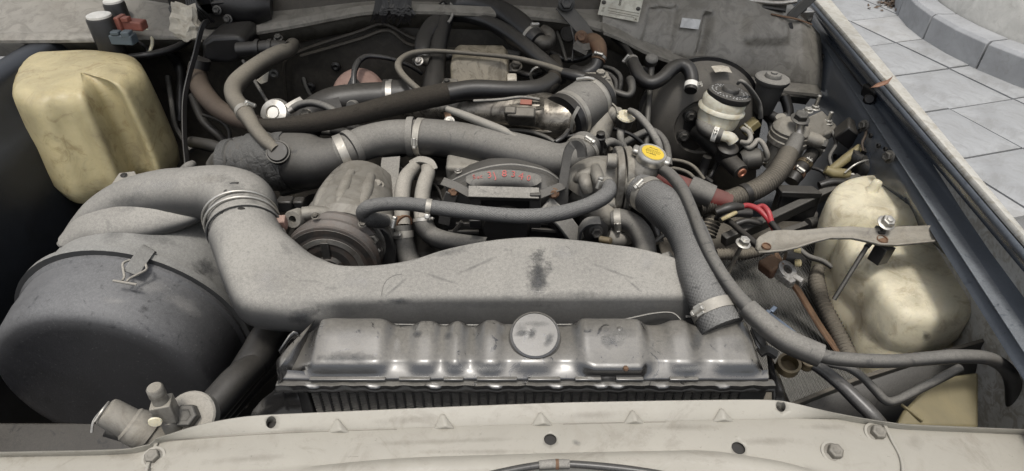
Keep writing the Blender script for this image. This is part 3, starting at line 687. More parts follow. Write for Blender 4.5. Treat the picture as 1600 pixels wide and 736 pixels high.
for i in range(NX + 1):
    px = 438 + (1200 - 438) * i / NX; x = XL + (XR - XL) * i / NX
    h = rz(px); zb = 1.001; zr_, zm_, zf_ = zb + .019 * h, zb + .014 * h, zb - .001 + .006 * h
    rear_y = .046 - .002 * h; cr = -.016 - .006 * h          # front brow pushes out where the stamping is raised
    e = min(1, (px - 436) / 48.0, (1202 - px) / 16.0)            # the tank tapers at its ends
    zr_, zm_, zf_ = [.982 + (q_ - .982) * e for q_ in (zr_, zm_, zf_)]
    if 905 < px < 1010: cr -= .006 * sm((px - 905) / 25) * sm((1010 - px) / 12)
    lipz = .9865 + .0022 * (1 - h)
    c = [(rear_y + .006, .955), (rear_y + .005, .985), (rear_y + .003, zr_ - .006), (rear_y, zr_ - .0015), (rear_y - .006, zr_), (rear_y - .018, zr_ * .6 + zm_ * .4 + .001), (.012, zm_ + .001),
         (.0, zf_ * .6 + zm_ * .4), (cr + .008, zf_), (cr + .003, zf_ - .002), (cr, zf_ - .006), (cr * .6 - .012, lipz + .006), (cr * .3 - .021, lipz + .001), (-.029, lipz), (-.031, lipz - .003), (-.030, .980)]
    rows.append([V((x, y, z)) for y, z in c])
tank = MB().skin(rows, closed=False); tk = tank.build('top_tank', 'rad_black', rad, smooth=60)
for i_, e_ in ((0, XL), (1, XR)):
    r_ = rows[0] if i_ == 0 else rows[-1]
    b = MB(); b._ring(r_); b.f.append(tuple(range(len(r_)))); b.build('tank_end', 'rad_black', tk, smooth=0)
# crimped rim round the tank foot: slightly wavy
rim = []
for i in range(91):
    x = XL - .008 + (XR - XL + .016) * i / 90; wv = .0009 * math.sin(i * 1.7) + .0007 * math.sin(i * .6)
    rim.append([V((x, -.030, .9825 + wv)), V((x, -.037, .982 + wv)), V((x, -.0385 + wv, .978)), V((x, -.0385 + wv, .971)), V((x, -.036, .968)), V((x, -.025, .968)), V((x, -.025, .98))])
MB().skin(rim).build('crimped_rim', 'rad_black', rad, smooth=50)
# raised front bars pressed along the foot of the tank
for a, b_ in ((480, 600), (620, 670), (690, 722), (742, 806), (822, 874), (896, 938), (960, 1004), (1044, 1090)):
    xa, xb = XL + (XR - XL) * (a - 438) / 762, XL + (XR - XL) * (b_ - 438) / 762
    MB().box(((xa + xb) / 2, -.0305, .9875), (xb - xa, .006, .0035)).build('pressed_bar', 'rad_black', tk, bevel=.0014)
# round stamped boss with a moulded arrow
C = V((pz(836, 520, 1.02).x, .018, 1.014)); ax = V((0, -.38, 1)).normalized()
bs_ = MB().lathe([(.0335, -.02), (.034, -.006), (.032, .003), (.0295, .0045), (.029, .0035), (.001, .0038)], C, ax, 40).build('filler_boss', 'rad_black', rad, smooth=40)
ux = V((1, 0, 0)); uy = ax.cross(ux)
def onb(a, b): return C + ax * .0034 + ux * a * .82 + uy * b * .82
# dark patches in place of stamped ovals, and worn-through smudges
MB().lathe([(.004, -.002), (.004, .001), (.002, .002), (.0003, .002)], pz(968, 514, 1.018), (0, 0, 1), 12).build('rivet', 'rad_black', tk)
MB().lathe([(.003, -.003), (.0036, .001), (.002, .003), (.0003, .003)], pY(978, 576, -.028), (0, -1, .4), 7).build('rust_spot', 'rust', tk)
bpy.context.view_layer.update()
for px, py, a, b_, m_, rt in ((545, 560, 60, 12, 'smudge_black', 0), (550, 525, 30, 14, 'smudge_pale', 0), (955, 535, 22, 14, 'smudge_black', 0), (970, 520, 34, 12, 'smudge_grey', 0), (1090, 530, 12, 24, 'smudge_black', 20), (1155, 540, 24, 20, 'smudge_grey', 0), (700, 525, 10, 8, 'smudge_black', 0), (652, 522, 10, 6, 'smudge_black', 0), (750, 575, 60, 8, 'smudge_pale', 0), (1080, 575, 60, 8, 'smudge_pale', 0), (620, 540, 8, 20, 'smudge_pale', 0)):
    patch(tk, px, py, a, b_, m_, 'smudge', rad, rt)
for px, py, a, b_, m_, rt in ((816, 521, 16, 5, 'smudge_black', -12), (832, 521, 9, 12, 'smudge_black', 10), (832, 521, 7, 10, 'smudge_black', 10), (858, 530, 7, 14, 'smudge_black', 30), (838, 506, 26, 5, 'smudge_grey', 0), (815, 512, 12, 8, 'smudge_grey', 0)):
    patch(bs_, px, py, a, b_, m_, 'smudge', rad, rt)
# core: dark frame, flat tubes and zig-zag fins, one column at a time
core = MB(); core.box((.5 * (XL + XR), .004, .80), (XR - XL - .03, .042, .33)); core = core.build('core', 'rad_dark', rad, smooth=0)
for x_ in (XL + .006, XR - .010): MB().box((x_, -.002, .80), (.034, .05, .34)).build('side_plate', 'rad_dark', rad, bevel=.002)
NC = 46; cwid = (XR - XL - .05) / NC
z_ = []; zz = MB()
for k in range(30):
    z = -.15 + k * .0052; zz_ = [V((-cwid * .38, 0, z)), V((cwid * .38, 0, z + .0026)), V((-cwid * .38, 0, z + .0052))]
rows = []
for k in range(61):
    z = k * .0026 - .158; x = cwid * (.40 if k % 2 else -.40); rows.append([V((x, -.003, z)), V((x, .003, z))])
fz = MB().skin(rows, closed=False).build('fin', 'fin', loc=(0, 0, 0), solid=.0006, smooth=0); fme = fz.data; bpy.data.objects.remove(fz)
tb = MB(); tb.box((0, 0, 0), (.0022, .006, .32)); tbo = tb.build('t', 'rad_dark', loc=(0, 0, 0), smooth=0); tme = tbo.data; bpy.data.objects.remove(tbo)
for k in range(NC):
    x = XL + .025 + cwid * (k + .5)
    o = bpy.data.objects.new('fin', fme); COL.objects.link(o); o.parent = core; o.location = V((x, -.0215, .965)) - org(core); ORG[o.name] = org(core)
    o.location.z -= random.uniform(0, .002)
    q = bpy.data.objects.new('flat_tube', tme); COL.objects.link(q); q.parent = core; q.location = V((x + cwid / 2, -.0225, .81)) - org(core)
# side brackets
lb = MB(); q = [pz(452, 521, 1.012), pz(461, 519, 1.014), pz(437, 590, .975), pz(434, 604, .97), pz(400, 632, .94), pz(388, 662, .93), pz(470, 662, .92), pz(466, 612, .955), pz(449, 600, .97), pz(489, 503, 1.01)]
rows = []
for t_, (a, b_) in enumerate((((436, 560), (492, 500)), ((437, 575), (482, 520)), ((438, 592), (470, 556)), ((432, 606), (462, 590)), ((412, 624), (462, 606)), ((396, 642), (468, 622)), ((388, 668), (476, 660)))):
    z0, z1 = (1.0, 1.004, .992, .97, .95, .935, .92)[t_], (1.004, .998, .985, .974, .962, .95, .925)[t_]
    A, B = pz(*a, z0), pz(*b_, z1); rows.append([A + V((-.004, .0, -.006)), A, A.lerp(B, .3) + V((0, -.004, .004)), A.lerp(B, .65) + V((0, .003, .0)), B])
MB().skin(rows, closed=False).build('side_bracket', 'rad_black', rad, solid=.0022, smooth=60)
b = MB(); b.skin([[pz(436, 548, 1.004), pz(440, 556, .99)], [pz(452, 524, 1.012), pz(456, 532, .995)], [pz(458, 518, 1.014), pz(466, 524, 1.0)], [pz(464, 520, 1.013), pz(470, 528, 1.0)]], closed=False).build('bracket_tab', 'rad_black', rad, solid=.002)
rows = []
for a, b_, z0, z1 in (((1196, 545), (1180, 512), .99, 1.008), ((1204, 556), (1197, 540), .985, .99), ((1210, 570), (1200, 566), .978, .98), ((1218, 590), (1202, 590), .965, .965), ((1226, 612), (1206, 606), .95, .955), ((1238, 640), (1206, 640), .93, .93)):
    A, B = pz(*a, z0), pz(*b_, z1); rows.append([A + V((.003, 0, -.006)), A, A.lerp(B, .5) + V((0, -.003, .004)), B])
MB().skin(rows, closed=False).build('side_bracket', 'rad_black', rad, solid=.0022, smooth=60)
MB().skin([[pz(1172, 516, 1.0), pz(1180, 508, 1.0)], [pz(1182, 540, .995), pz(1194, 530, .995)], [pz(1192, 552, .99), pz(1202, 544, .985)]], closed=False).build('bracket_tab', 'rad_black', rad, solid=.002)
MB().tube([(*pz(1178, 512, 1.012), .004), (*pz(1188, 528, 1.012), .006), (*pz(1194, 540, 1.004), .004)], 10, squash=.6).build('drain_tab', 'rad_dark', rad)

# ================================================================== flat air duct over the radiator
dt = thing('intake_duct', 'wide flat grey plastic air duct covered in dust behind the radiator', 'air duct', (0, .12, .95))
def filletpoly(pts, rad_, n):
    out = []; m = len(pts)
    for i in range(m):
        a, b, c = V(pts[i - 1]), V(pts[i]), V(pts[(i + 1) % m]); r = rad_[i]
        u = (a - b); v = (c - b); ru = min(r, u.length * .48); rv = min(r, v.length * .48)
        p0 = b + u.normalized() * ru; p1 = b + v.normalized() * rv
        for k in range(n):
            t = k / (n - 1); out.append(p0 * (1 - t) ** 2 + b * 2 * t * (1 - t) + p1 * t * t)
    return out
rear_e = [(500, 404), (540, 411), (590, 412), (640, 405), (690, 388), (740, 376), (790, 369), (840, 367), (900, 371), (960, 379), (1010, 386), (1030, 392), (1046, 405)]
def col_at(X, py, z):                      # photograph column of the point at world X on the given row and height
    P = pz(800, py, z); return 800 + X * FPX / (P - CAM).dot(_f)
def duct_sec(X, rr, pc, pb, zr=1.035, zc=1.02, fil=.011, inset=0):
    A = pz(col_at(X, rr, zr), rr, zr); Cc = pz(col_at(X, pc, zc), pc, zc); B = pY(col_at(X, pb, .99), pb, Cc.y - .010); B.x = X
    A.z -= inset; Cc.z -= inset; A.y -= inset; Cc.y += inset; B.y += inset
    A2 = V((X, A.y + .010, .94)); B2 = V((X, B.y - .004, .945))
    return filletpoly([A2, A, Cc, B, B2], [.004, .009, fil, .006, .004], 6)
secs = []
# neck: round rings from the elbow joint, opening into the flat box
def ring_at(P, T, ru, rv, up, n=30, ph=0, sq=1.0):
    T = T.normalized(); up = (up - T * up.dot(T)).normalized(); b = T.cross(up)
    out = []
    for k in range(n):
        a = 2 * math.pi * k / n + ph; c, s_ = math.cos(a), math.sin(a)
        c = math.copysign(abs(c) ** sq, c); s_ = math.copysign(abs(s_) ** sq, s_)
        out.append(P + b * ru * c + up * rv * s_)
    return out
boxes = []
X0_, X1_ = pz(530, 409, 1.035).x, .252
for k in range(15):
    X = X0_ + (X1_ - X0_) * k / 14; px = col_at(X, 385, 1.035)
    boxes.append(duct_sec(X, lerp(rear_e, px), lerp([(500, 468), (700, 462), (1030, 460)], px), 506))
for dx, ins in ((.004, .002), (.008, .006), (.010, .013)): boxes.append(duct_sec(X1_ + dx, 389, 461, 506, inset=ins))
ring_dirs = []
def align(ring, ref):
    # order ring so that its points run like ref's
    n = len(ring); best = None
    cr_, cf = sum(ring, V((0, 0, 0))) / n, sum(ref, V((0, 0, 0))) / n
    for rev in (0, 1):
        rg = list(reversed(ring)) if rev else ring
        for sft in range(n):
            e = sum(((rg[(k + sft) % n] - cr_).normalized() - (ref[k] - cf).normalized()).length for k in range(n))
            if best is None or e < best[0]: best = (e, rev, sft)
    rg = list(reversed(ring)) if best[1] else ring
    return [rg[(k + best[2]) % n] for k in range(n)]
neckdir = (pz(440, 440, 1.0) - pz(385, 352, 1.035)).normalized()
nspec = [((383, 364), 1.030, 53, 53, V((.45, -.85, -.25))), ((394, 388), 1.022, 55, 53, V((.5, -.8, -.25))), ((412, 420), 1.010, 62, 50, V((.6, -.7, -.2))), ((438, 450), .998, 72, 44, V((.8, -.5, -.1))), ((482, 460), .992, 64, 40, V((.95, -.2, 0)))]
rings = []
for (pp, z, a, b_, T) in nspec:
    P = pz(*pp, z); rings.append(ring_at(P, T, m_of(P, a), m_of(P, b_), V((0, 0, 1)), sq=1.0 if pp[0] < 412 else .7))
al = [None] * len(rings); ref = boxes[0]
for i in range(len(rings) - 1, -1, -1):
    al[i] = align(rings[i], ref); ref = al[i]
allr = al + boxes
# resample smoothly along the sweep
dense = []
cols = list(zip(*[[tuple(p) for p in r] for r in allr]))
cols = [catmull(list(c), 4) for c in cols]
for k in range(len(cols[0])): dense.append([V(c[k]) for c in cols])
dsh = MB().skin(dense).build('duct_shell', 'duct', dt, smooth=50)
fl = [pz(px, py, z) for px, py, z in ((1040, 395, 1.012), (1052, 412, 1.008), (1062, 440, 1.0), (1072, 470, .992), (1079, 497, .984))]
MB().strap(fl, .014, .003, (0, 0, 1)).build('end_flange', 'duct', dt, bevel=.001)
for px, py in ((1057, 428), (1069, 466)): MB().lathe([(.003, 0), (.0025, .0012), (.0004, .0012)], pz(px, py, 1.004 if py < 450 else .996), (0, 0, 1), 10).build('slot', 'black_deep', dt)
MB().tube(path([(560, 506, 1.0, 1.5), (700, 508, 1.0, 1.5), (900, 507, 1.0, 1.5), (965, 501, 1.0, 1.5), (1020, 490, 1.0, 1.5), (1050, 489, 1.0, 1.5), (1064, 500, .998, 1.5)]), 6).build('parting_line', 'duct', dt)
bpy.context.view_layer.update()
for px, py, a, b_, m_, rt in ((842, 432, 24, 46, 'smudge_black', 4), (842, 426, 20, 36, 'smudge_black', 4), (545, 482, 60, 10, 'smudge_grey', 0), (690, 436, 34, 3, 'smudge_grey', 18), (745, 415, 40, 3, 'smudge_grey', -24), (960, 425, 44, 3, 'smudge_grey', 20), (620, 448, 30, 2.5, 'smudge_grey', -40), (990, 446, 22, 2, 'smudge_grey', 40),
        (470, 495, 34, 14, 'smudge_black', -14), (700, 394, 40, 7, 'smudge_grey', -12), (650, 402, 14, 5, 'smudge_black', -15), (900, 460, 60, 8, 'smudge_grey', 0), (760, 476, 120, 6, 'smudge_grey', 0), (620, 470, 30, 6, 'smudge_black', 0), (1010, 410, 16, 20, 'smudge_pale', 20), (880, 395, 30, 14, 'smudge_pale', 0), (560, 440, 40, 14, 'smudge_pale', 0), (420, 440, 26, 30, 'smudge_pale', -30)):
    patch(dsh, px, py, a, b_, m_, 'smudge', dt, rt)
# faint moulded arcs and a boss ring on the lid
for pts in ([(596, 462), (600, 444), (612, 432), (628, 428)], [(885, 385), (892, 390), (893, 398)]):
    q = []
    for px, py in catmull(pts, 4):
        ok, P, nn, _ = dsh.ray_cast(CAM - org(dsh), ray(px, py).normalized())
        if ok: q.append((*(P + org(dsh)), .0007))
    if len(q) > 3: MB().tube(q, 6, smooth=False).build('moulded_arc', 'duct', dt)

# elbow from the air cleaner to the duct
el = thing('intake_elbow', 'dusty grey plastic elbow joining the round air cleaner to the flat duct', 'air duct', pz(330, 300, 1.0))
q = path([(96, 385, .955, 8), (128, 358, .975, 20), (162, 336, .992, 31), (205, 316, 1.006, 37), (255, 305, 1.02, 40), (300, 302, 1.030, 41), (345, 303, 1.034, 45), (378, 318, 1.034, 50), (381, 345, 1.031, 51), (387, 372, 1.027, 52)])
els = MB().tube(q, 30, 7, squash=1.0).build('elbow_shell', 'duct', el, smooth=60)
MB().tube(path([(100, 382, .965, 20), (150, 352, .985, 46), (200, 340, .992, 54), (250, 334, .998, 50), (295, 330, 1.004, 34), (322, 326, 1.01, 20)]), 30, 7, squash=.55).build('snorkel_base', 'duct', el, smooth=70)
for k, (c, z) in enumerate((((377, 341), 1.0315), ((380, 350), 1.030), ((384, 362), 1.0285))):
    P = pz(*c, z); T = V((.32, -.92, -.12))
    MB().tube([tuple(p) + (.0021,) for p in (lambda r: r + r[:1])(ring_at(P, T, m_of(P, 54.5 + k * .3), m_of(P, 54.5 + k * .3), V((0, 0, 1)), 40))], 8, smooth=False, cap=False).build('ring_bead', 'duct' if k == 2 else 'zinc', el, smooth=180)
MB().strap([pz(262, 345, 1.0), pz(281, 341, 1.008), pz(296, 333, 1.014), pz(314, 330, 1.018), pz(330, 338, 1.018), pz(336, 348, 1.014)], .007, .004, (0, 0, 1)).build('web', 'duct', el, bevel=.001)
def decal(shell, px, py, a, b_, m, name, h=.0004, parent=None):
    # a thin irregular spot lying on a shell's skin
    parent = parent or shell; bpy.context.view_layer.update()
    o3 = org(shell); d = ray(px, py).normalized()
    ok, P, n, _ = shell.ray_cast(CAM - o3, d)
    if not ok: return
    P = P + o3; ux = V((1, 0, 0)); ux = (ux - n * ux.dot(n)).normalized(); uy = n.cross(ux); A, B = m_of(P, a), m_of(P, b_)
    pts = []
    for k in range(18):
        t = 2 * math.pi * k / 18; r = 1 + random.uniform(-.22, .22)
        pts.append(P + ux * math.cos(t) * A * r + uy * math.sin(t) * B * r - n * .0006)
    return MB().prism(pts, n * (h + .0006)).build(name, m, parent, smooth=0)
for px, py, a, b_ in ((377, 326, 5, 3.5), (347, 332, 3, 3), (331, 358, 2.5, 3), (366, 286, 7, 2.5), (352, 298, 3, 2)):
    decal(els, px, py, a, b_, 'rubber_dark', 'grease_spot', parent=el)

# ================================================================== air cleaner drum
AX, AZ, AR = -.632, .822, .180
ac = thing('air_cleaner', 'big round black air cleaner drum with dusty barrel and clipped front lid', 'air cleaner', (AX, .25, AZ - AR))
dr = V((0, -1, 0))
o0 = V((AX, .2, AZ))
brl = MB().lathe([(.05, -.26), (AR * .82, -.255), (AR * .95, -.235), (AR * .985, -.2), (AR * .99, -.1), (AR, -.012), (AR + .007, -.010), (AR + .008, .0), (AR + .003, .004), (AR - .004, .004)], o0, dr, 72).build('barrel', 'drum', ac, smooth=50)
ld = MB().lathe([(AR - .004, .002), (AR + .001, .006), (AR + .002, .014), (AR - .003, .02), (AR - .006, .06), (AR - .012, .095), (AR - .02, .109), (AR - .030, .1155), (AR - .05, .117), (.09, .119), (.03, .12), (.001, .12)], o0, dr, 72).build('lid', 'drum_lid', ac, smooth=32)
MB().lathe([(AR + .002, -.004), (AR + .0105, -.004), (AR + .0105, .008), (AR + .002, .008)], o0, dr, 72).build('clamp_ring', 'drum', ac, smooth=30)
for k in range(3):   # spring clips
    a = R(68 if k == 0 else 68 + 118 * k); rd = V((math.cos(a), 0, math.sin(a))); tn = V((-math.sin(a), 0, math.cos(a)))
    B = o0 + rd * (AR + .011)
    c = MB().strap([B + V((0, .014, -.004)), B + V((0, .008, 0)) + rd * .004, B + rd * .005 + V((0, -.012, 0)), B + rd * .004 + V((0, -.032, 0)), B + rd * .0 + V((0, -.046, 0))], .021, .0022, rd).build('clip', 'drum', ac, bevel=.0006)
    b = MB()
    for s_ in (-1, 1):
        b.tube([tuple(B + tn * s_ * .011 + rd * .006 + V((0, -.026, 0))) + (.0018,), tuple(B + tn * s_ * .016 + rd * .006 + V((0, -.036, 0))) + (.0018,), tuple(B + tn * s_ * .010 + rd * .005 + V((0, -.048, 0))) + (.0018,), tuple(B + tn * s_ * .004 + rd * .004 + V((0, -.058, 0))) + (.0018,), tuple(B + tn * s_ * .003 + rd * .004 + V((0, -.066, 0))) + (.0018,)], 8)
    b.tube([tuple(B + tn * -.016 + rd * .003 + V((0, -.066, 0))) + (.002,), tuple(B + tn * .014 + rd * .003 + V((0, -.070, 0))) + (.002,)], 8, smooth=False)
    b.build('wire_bail', 'pipe_grey', c)
for a in (-20, -34):
    rd = V((math.cos(R(a)), 0, math.sin(R(a))))
    B = o0 + rd * (AR + .002) + V((0, -.06, 0)); e = rd * .02
    MB().tube([tuple(B + V((0, .02, 0))) + (.002,), tuple(B + e + V((0, .012, 0))) + (.002,), tuple(B + e * 1.1 + V((0, -.008, 0))) + (.002,), tuple(B + V((0, -.014, 0))) + (.002,)], 8).build('wire_loop', 'rubber_dark', ac)
MB().strap([V((AX + AR * .9, .13, AZ - .02)), V((AX + AR * 1.0, .16, AZ - .05)), V((AX + AR * .95, .2, AZ - .12))], .05, .003, (1, 0, 0)).build('support_strap', 'rad_dark', ac)

bpy.context.view_layer.update()
for px, py, a, b_, m_, rt in ((250, 290, 50, 12, 'smudge_pale', -8), (365, 290, 30, 14, 'smudge_grey', 30), (200, 312, 40, 10, 'smudge_grey', -10), (395, 310, 18, 22, 'smudge_grey', 0), (330, 280, 30, 8, 'smudge_tan', 0)):
    patch(els, px, py, a, b_, m_, 'smudge', el, rt)
for px, py, a, b_, m_, rt in ((250, 372, 50, 14, 'smudge_grey', 14), (180, 365, 24, 14, 'smudge_grey', -20), (320, 420, 24, 20, 'smudge_black', 40)):
    patch(brl, px, py, a, b_, m_, 'smudge', ac, rt)
for px, py, a, b_, m_, rt in ((220, 445, 50, 16, 'smudge_pale', 8), (225, 482, 10, 7, 'smudge_black', 0), (285, 475, 40, 14, 'smudge_pale', 30), (180, 470, 30, 8, 'smudge_pale', 0)):
    patch(ld, px, py, a, b_, m_, 'smudge', ac, rt)

# bracket and fittings at the lower left
hose('return_hose', 'thick dusty black hose beneath the air cleaner left of the radiator', [(470, 470, .90, 26), (425, 520, .90, 27), (400, 560, .90, 27), (372, 598, .895, 26), (340, 636, .89, 25), (290, 690, .88, 24)], 'rubber_dark', seg=22)
hose('return_hose', 'thin dark hose running under the thick dusty black hose', [(440, 560, .86, 15), (405, 590, .86, 15), (360, 640, .86, 15), (300, 700, .86, 15)], 'rubber_dark', seg=16)
hose('hose_cuff', 'rubber cuff slipped over the thick hose beneath the air cleaner', [(398, 570, .905, 20), (372, 592, .912, 24), (345, 622, .91, 25), (310, 662, .905, 25)], 'rubber_dark', cat='hose cuff', seg=22)
fb_ = thing('pipe_fitting', 'dusty square pipe fitting with round rusty stub at the lower left', 'pipe fitting', pz(258, 665, .96))
P0, P1 = pz(262, 668, .965), pz(257, 612, 1.06); axf = V((0.0, .05, 1))
c = pz(258, 640, 1.0)
MB().box(c, (m_of(c, 30), m_of(c, 28), .030), (1, .25, 0), axf).build('block', 'cast', fb_, bevel=.0015)
MB().lathe([(m_of(c, 12), .013), (m_of(c, 11.5), .02), (m_of(c, 11.5), .024), (m_of(c, 12.5), .026), (m_of(c, 12), .037), (m_of(c, 10), .039), (.001, .039)], c, axf, 24).build('stub', 'cast', fb_)
MB().lathe([(m_of(c, 15), -.045), (m_of(c, 15), -.014)], c, axf, 24).build('union_nut', 'pipe_grey', fb_)
MB().lathe([(.0075, -.001), (.007, .0012), (.001, .0016)], c + V((-.004, -.017, .0)), (.25, -1, 0), 18).build('stamp_mark', 'cream_pale', fb_)
fp = thing('flange_plate', 'rounded dusty flange plate with one big hex bolt behind the pipe fitting', 'flange', pz(300, 660, .97))
cf = pz(296, 650, .975); MB().lathe([(.030, -.016), (.030, -.002), (.028, 0), (.001, 0)], cf, (.05, -.6, 1), 32).build('plate', 'pipe_grey', fp, smooth=40)
b = MB(); b.hexbolt(cf + V((0, -.001, .001)), (.05, -.6, 1), m_of(cf, 17), m_of(cf, 16), flange=False); b.build('bolt', 'steel_dark', fp, bevel=.0008)
dc = thing('receiver_drier', 'dusty grey capped drier fitting with wire loop beside the pipe fitting', 'drier', pz(205, 670, .95))
cc = pz(222, 672, .955); axd = (pz(168, 644, .985) - cc).normalized()
MB().lathe([(.018, -.03), (.018, -.012), (.0215, -.010), (.022, .010), (.021, .012), (.021, .015), (.018, .018), (.0175, .042), (.0165, .046), (.013, .048), (.001, .048)], cc, axd, 30).build('cap_body', 'cast', dc, smooth=35)
tip = cc + axd * .048
uxd = axd.cross(V((0, 0, 1))).normalized(); uyd = uxd.cross(axd)
MB().tube([tuple(tip + uxd * -.018 + uyd * .004 + axd * .001) + (.0016,), tuple(tip + uyd * .012 + uxd * -.006 + axd * .0022) + (.0016,), tuple(tip + uyd * .010 + uxd * .006 + axd * .0022) + (.0016,), tuple(tip + uyd * -.002 + axd * .0022) + (.0016,), tuple(tip + uxd * -.014 + uyd * -.004 + axd * .0022) + (.0016,), tuple(tip + uxd * -.024 + uyd * -.010 - axd * .004) + (.0016,)], 8).build('wire_loop', 'steel', dc)
hose('drain_tube', 'short open dark tube below the capped drier fitting', [(245, 690, .93, 11), (205, 682, .94, 11), (166, 671, .955, 11)], 'rubber', cat='tube', hollow=.8)
b = MB(); b.box(V((-.62, -.01, .70)), (.5, .2, .012), (1, 0, 0), (0, -.3, 1)); tag(b.build('splash_panel', 'black_plastic', bevel=.003), 'dusty dark splash panel under the drier fittings behind the crossmember', 'splash panel')

# ================================================================== engine body deep in the bay, near-black so the gaps look dark
eb = thing('engine_block', 'near-black engine block filling the gaps deep under the pipes and hoses', 'engine', (-.02, .55, .45))
b = MB(); b.box((-.0, .58, .66), (.40, .5, .44)); b.build('block', 'black_deep', eb, bevel=.02)
b = MB(); b.box((-.02, .6, .92), (.30, .40, .08)); b.build('cylinder_head', 'black_deep', eb, bevel=.012)
for k in range(7):
    MB().lathe([(.012, 0), (.012, .012), (.007, .014), (.001, .014)], V((-.14 + .045 * k, .44 + .02 * (k % 2), .962)), (0, 0, 1), 6).build('head_bolt', 'black_deep', eb)
b = MB(); b.box((-.33, .40, .72), (.2, .28, .34)); b.build('side_casting', 'black_deep', eb, bevel=.02)

# ---------------------------------------------------------------- compressor and pulley
cp = thing('compressor', 'dusty cast compressor with rusty grooved pulley behind the flat duct', 'compressor', (-.27, .3, .88))
cx_, cz_ = pY(518, 412, .215).x, pY(518, 412, .215).z
o1 = V((cx_, .207, cz_)); dr = V((0, -1, .08)).normalized()
r0 = m_of(o1, 74)
MB().lathe([(r0 * .9, -.05), (r0, -.047), (r0, -.041), (r0 * .9, -.034), (r0 * .9, -.032), (r0, -.025), (r0, -.020), (r0 * .9, -.013), (r0 * .9, -.011), (r0, -.004), (r0, .001), (r0 * .95, .002)], o1, dr, 56).build('pulley', 'pulley_rust', cp, smooth=25)
pu = MB().lathe([(r0 * .96, .0), (r0 * .94, .0025), (r0 * .82, .003), (r0 * .80, -.003), (r0 * .72, -.003)], o1, dr, 56).build('pulley_face', 'pulley', cp, smooth=30)
MB().lathe([(r0 * .74, -.006), (r0 * .73, .003), (r0 * .62, .004), (r0 * .60, .0)], o1, dr, 56).build('clutch_ring', 'steel', cp, smooth=30)
hb = MB().lathe([(r0 * .62, -.01), (r0 * .6, .001), (r0 * .3, .003), (r0 * .28, .012), (r0 * .1, .013), (.001, .013)], o1, dr, 40).build('clutch_plate', 'pulley', cp, smooth=30)
for k in range(3):
    a = R(90 + 120 * k); MB().box(o1 + dr * .004 + V((math.cos(a), 0, math.sin(a))) * r0 * .45, (.012, .034, .003), (math.cos(a + 1.57), 0, math.sin(a + 1.57)), dr).build('plate_spring', 'steel_dark', hb, bevel=.001)
bd = MB(); rb_ = r0 * 1.02
c0 = V((cx_ + .012, .215, cz_ + .004))
bd.lathe([(rb_ * .85, .045), (rb_ * .98, .055), (rb_ * 1.0, .09), (rb_ * .96, .1), (rb_ * .96, .14), (rb_ * .9, .15), (rb_ * .86, .20), (rb_ * .7, .215), (.001, .215)], c0, (0, 1, 0), 44)
body = bd.build('housing', 'cast', cp, smooth=40)
for k, a in enumerate((62, 92, 124)):
    d = V((math.cos(R(a)), 0, math.sin(R(a)))); B = c0 + d * rb_ * .93
    MB().tube([tuple(B + V((0, .06, 0))) + (.004,), tuple(B + V((0, .08, 0)) - d * .002) + (.010,), tuple(B + V((0, .12, 0)) - d * .003) + (.011,), tuple(B + V((0, .16, 0)) - d * .006) + (.008,)], 10).build('rib', 'cast', body)
# front mounting lug with a hole (left) and bolt ear (right)
lug = MB(); P = pz(462, 341, 1.03)
lug.lathe([(.006, -.012), (.0145, -.012), (.0145, .010), (.013, .012), (.006, .012), (.006, -.012)], P, (-.1, -.9, .45), 22); lug.build('mounting_lug', 'cast', cp)
MB().tube([tuple(P + V((.01, .006, .004))) + (.011,), tuple(P + V((.035, .012, .002))) + (.011,), tuple(P + V((.06, .02, -.01))) + (.012,)], 12).build('lug_arm', 'cast', cp)
bolt(cp, pz(493, 338, 1.045), (0, -.3, 1), 4.5, 'cast_dark', True); bolt(cp, pz(566, 350, 1.03), (.3, -.5, .8), 4.5, 'cast_dark')
br = thing('compressor_bracket', 'black plate bracket with two hex bolts right of the rusty pulley', 'bracket', pz(595, 380, .96))
Q = [pY(px, py, .262) for px, py in ((572, 366), (580, 358), (598, 357), (608, 366), (618, 392), (620, 425), (585, 425), (576, 390))]
MB().prism(Q, V((0, .012, 0))).build('plate', 'black_dusty', br, bevel=.002)
b = MB(); b.hexbolt(pY(583, 374, .25), (0, -1, .4), .0095, .012, flange=False); b.build('bolt', 'steel_dark', br, bevel=.0006)
bolt(br, pY(589, 390, .25), (0, -1, .3), 6, 'zinc')
# belt tensioner bolt between elbow and pulley
tb_ = thing('tensioner_bolt', 'rusty square tensioner block with adjusting bolt beside the duct neck', 'bolt', pz(440, 360, 1.0))
c = pz(439, 348, 1.035); MB().box(c, (m_of(c, 17), m_of(c, 16), .02), (1, .1, 0), (.1, -.2, 1)).build('block', 'rust_pink', tb_, bevel=.002)
MB().tube([tuple(pz(441, 354, 1.03)) + (.004,), tuple(pz(446, 374, 1.01)) + (.004,)], 10, smooth=False).build('threaded_rod', 'steel', tb_)
MB().lathe([(.007, -.003), (.0075, 0), (.006, .004), (.001, .005)], pz(447, 378, 1.012), (0, -.4, 1), 12).build('nut', 'steel', tb_)
b = MB(); b.box(pz(447, 319, 1.0), (.026, .02, .022)); b.box(pz(468, 318, .998), (.018, .018, .018)); tag(b.build('plug_connector', 'black_plastic', bevel=.003), 'small black plug behind the tensioner bolt', 'connector')
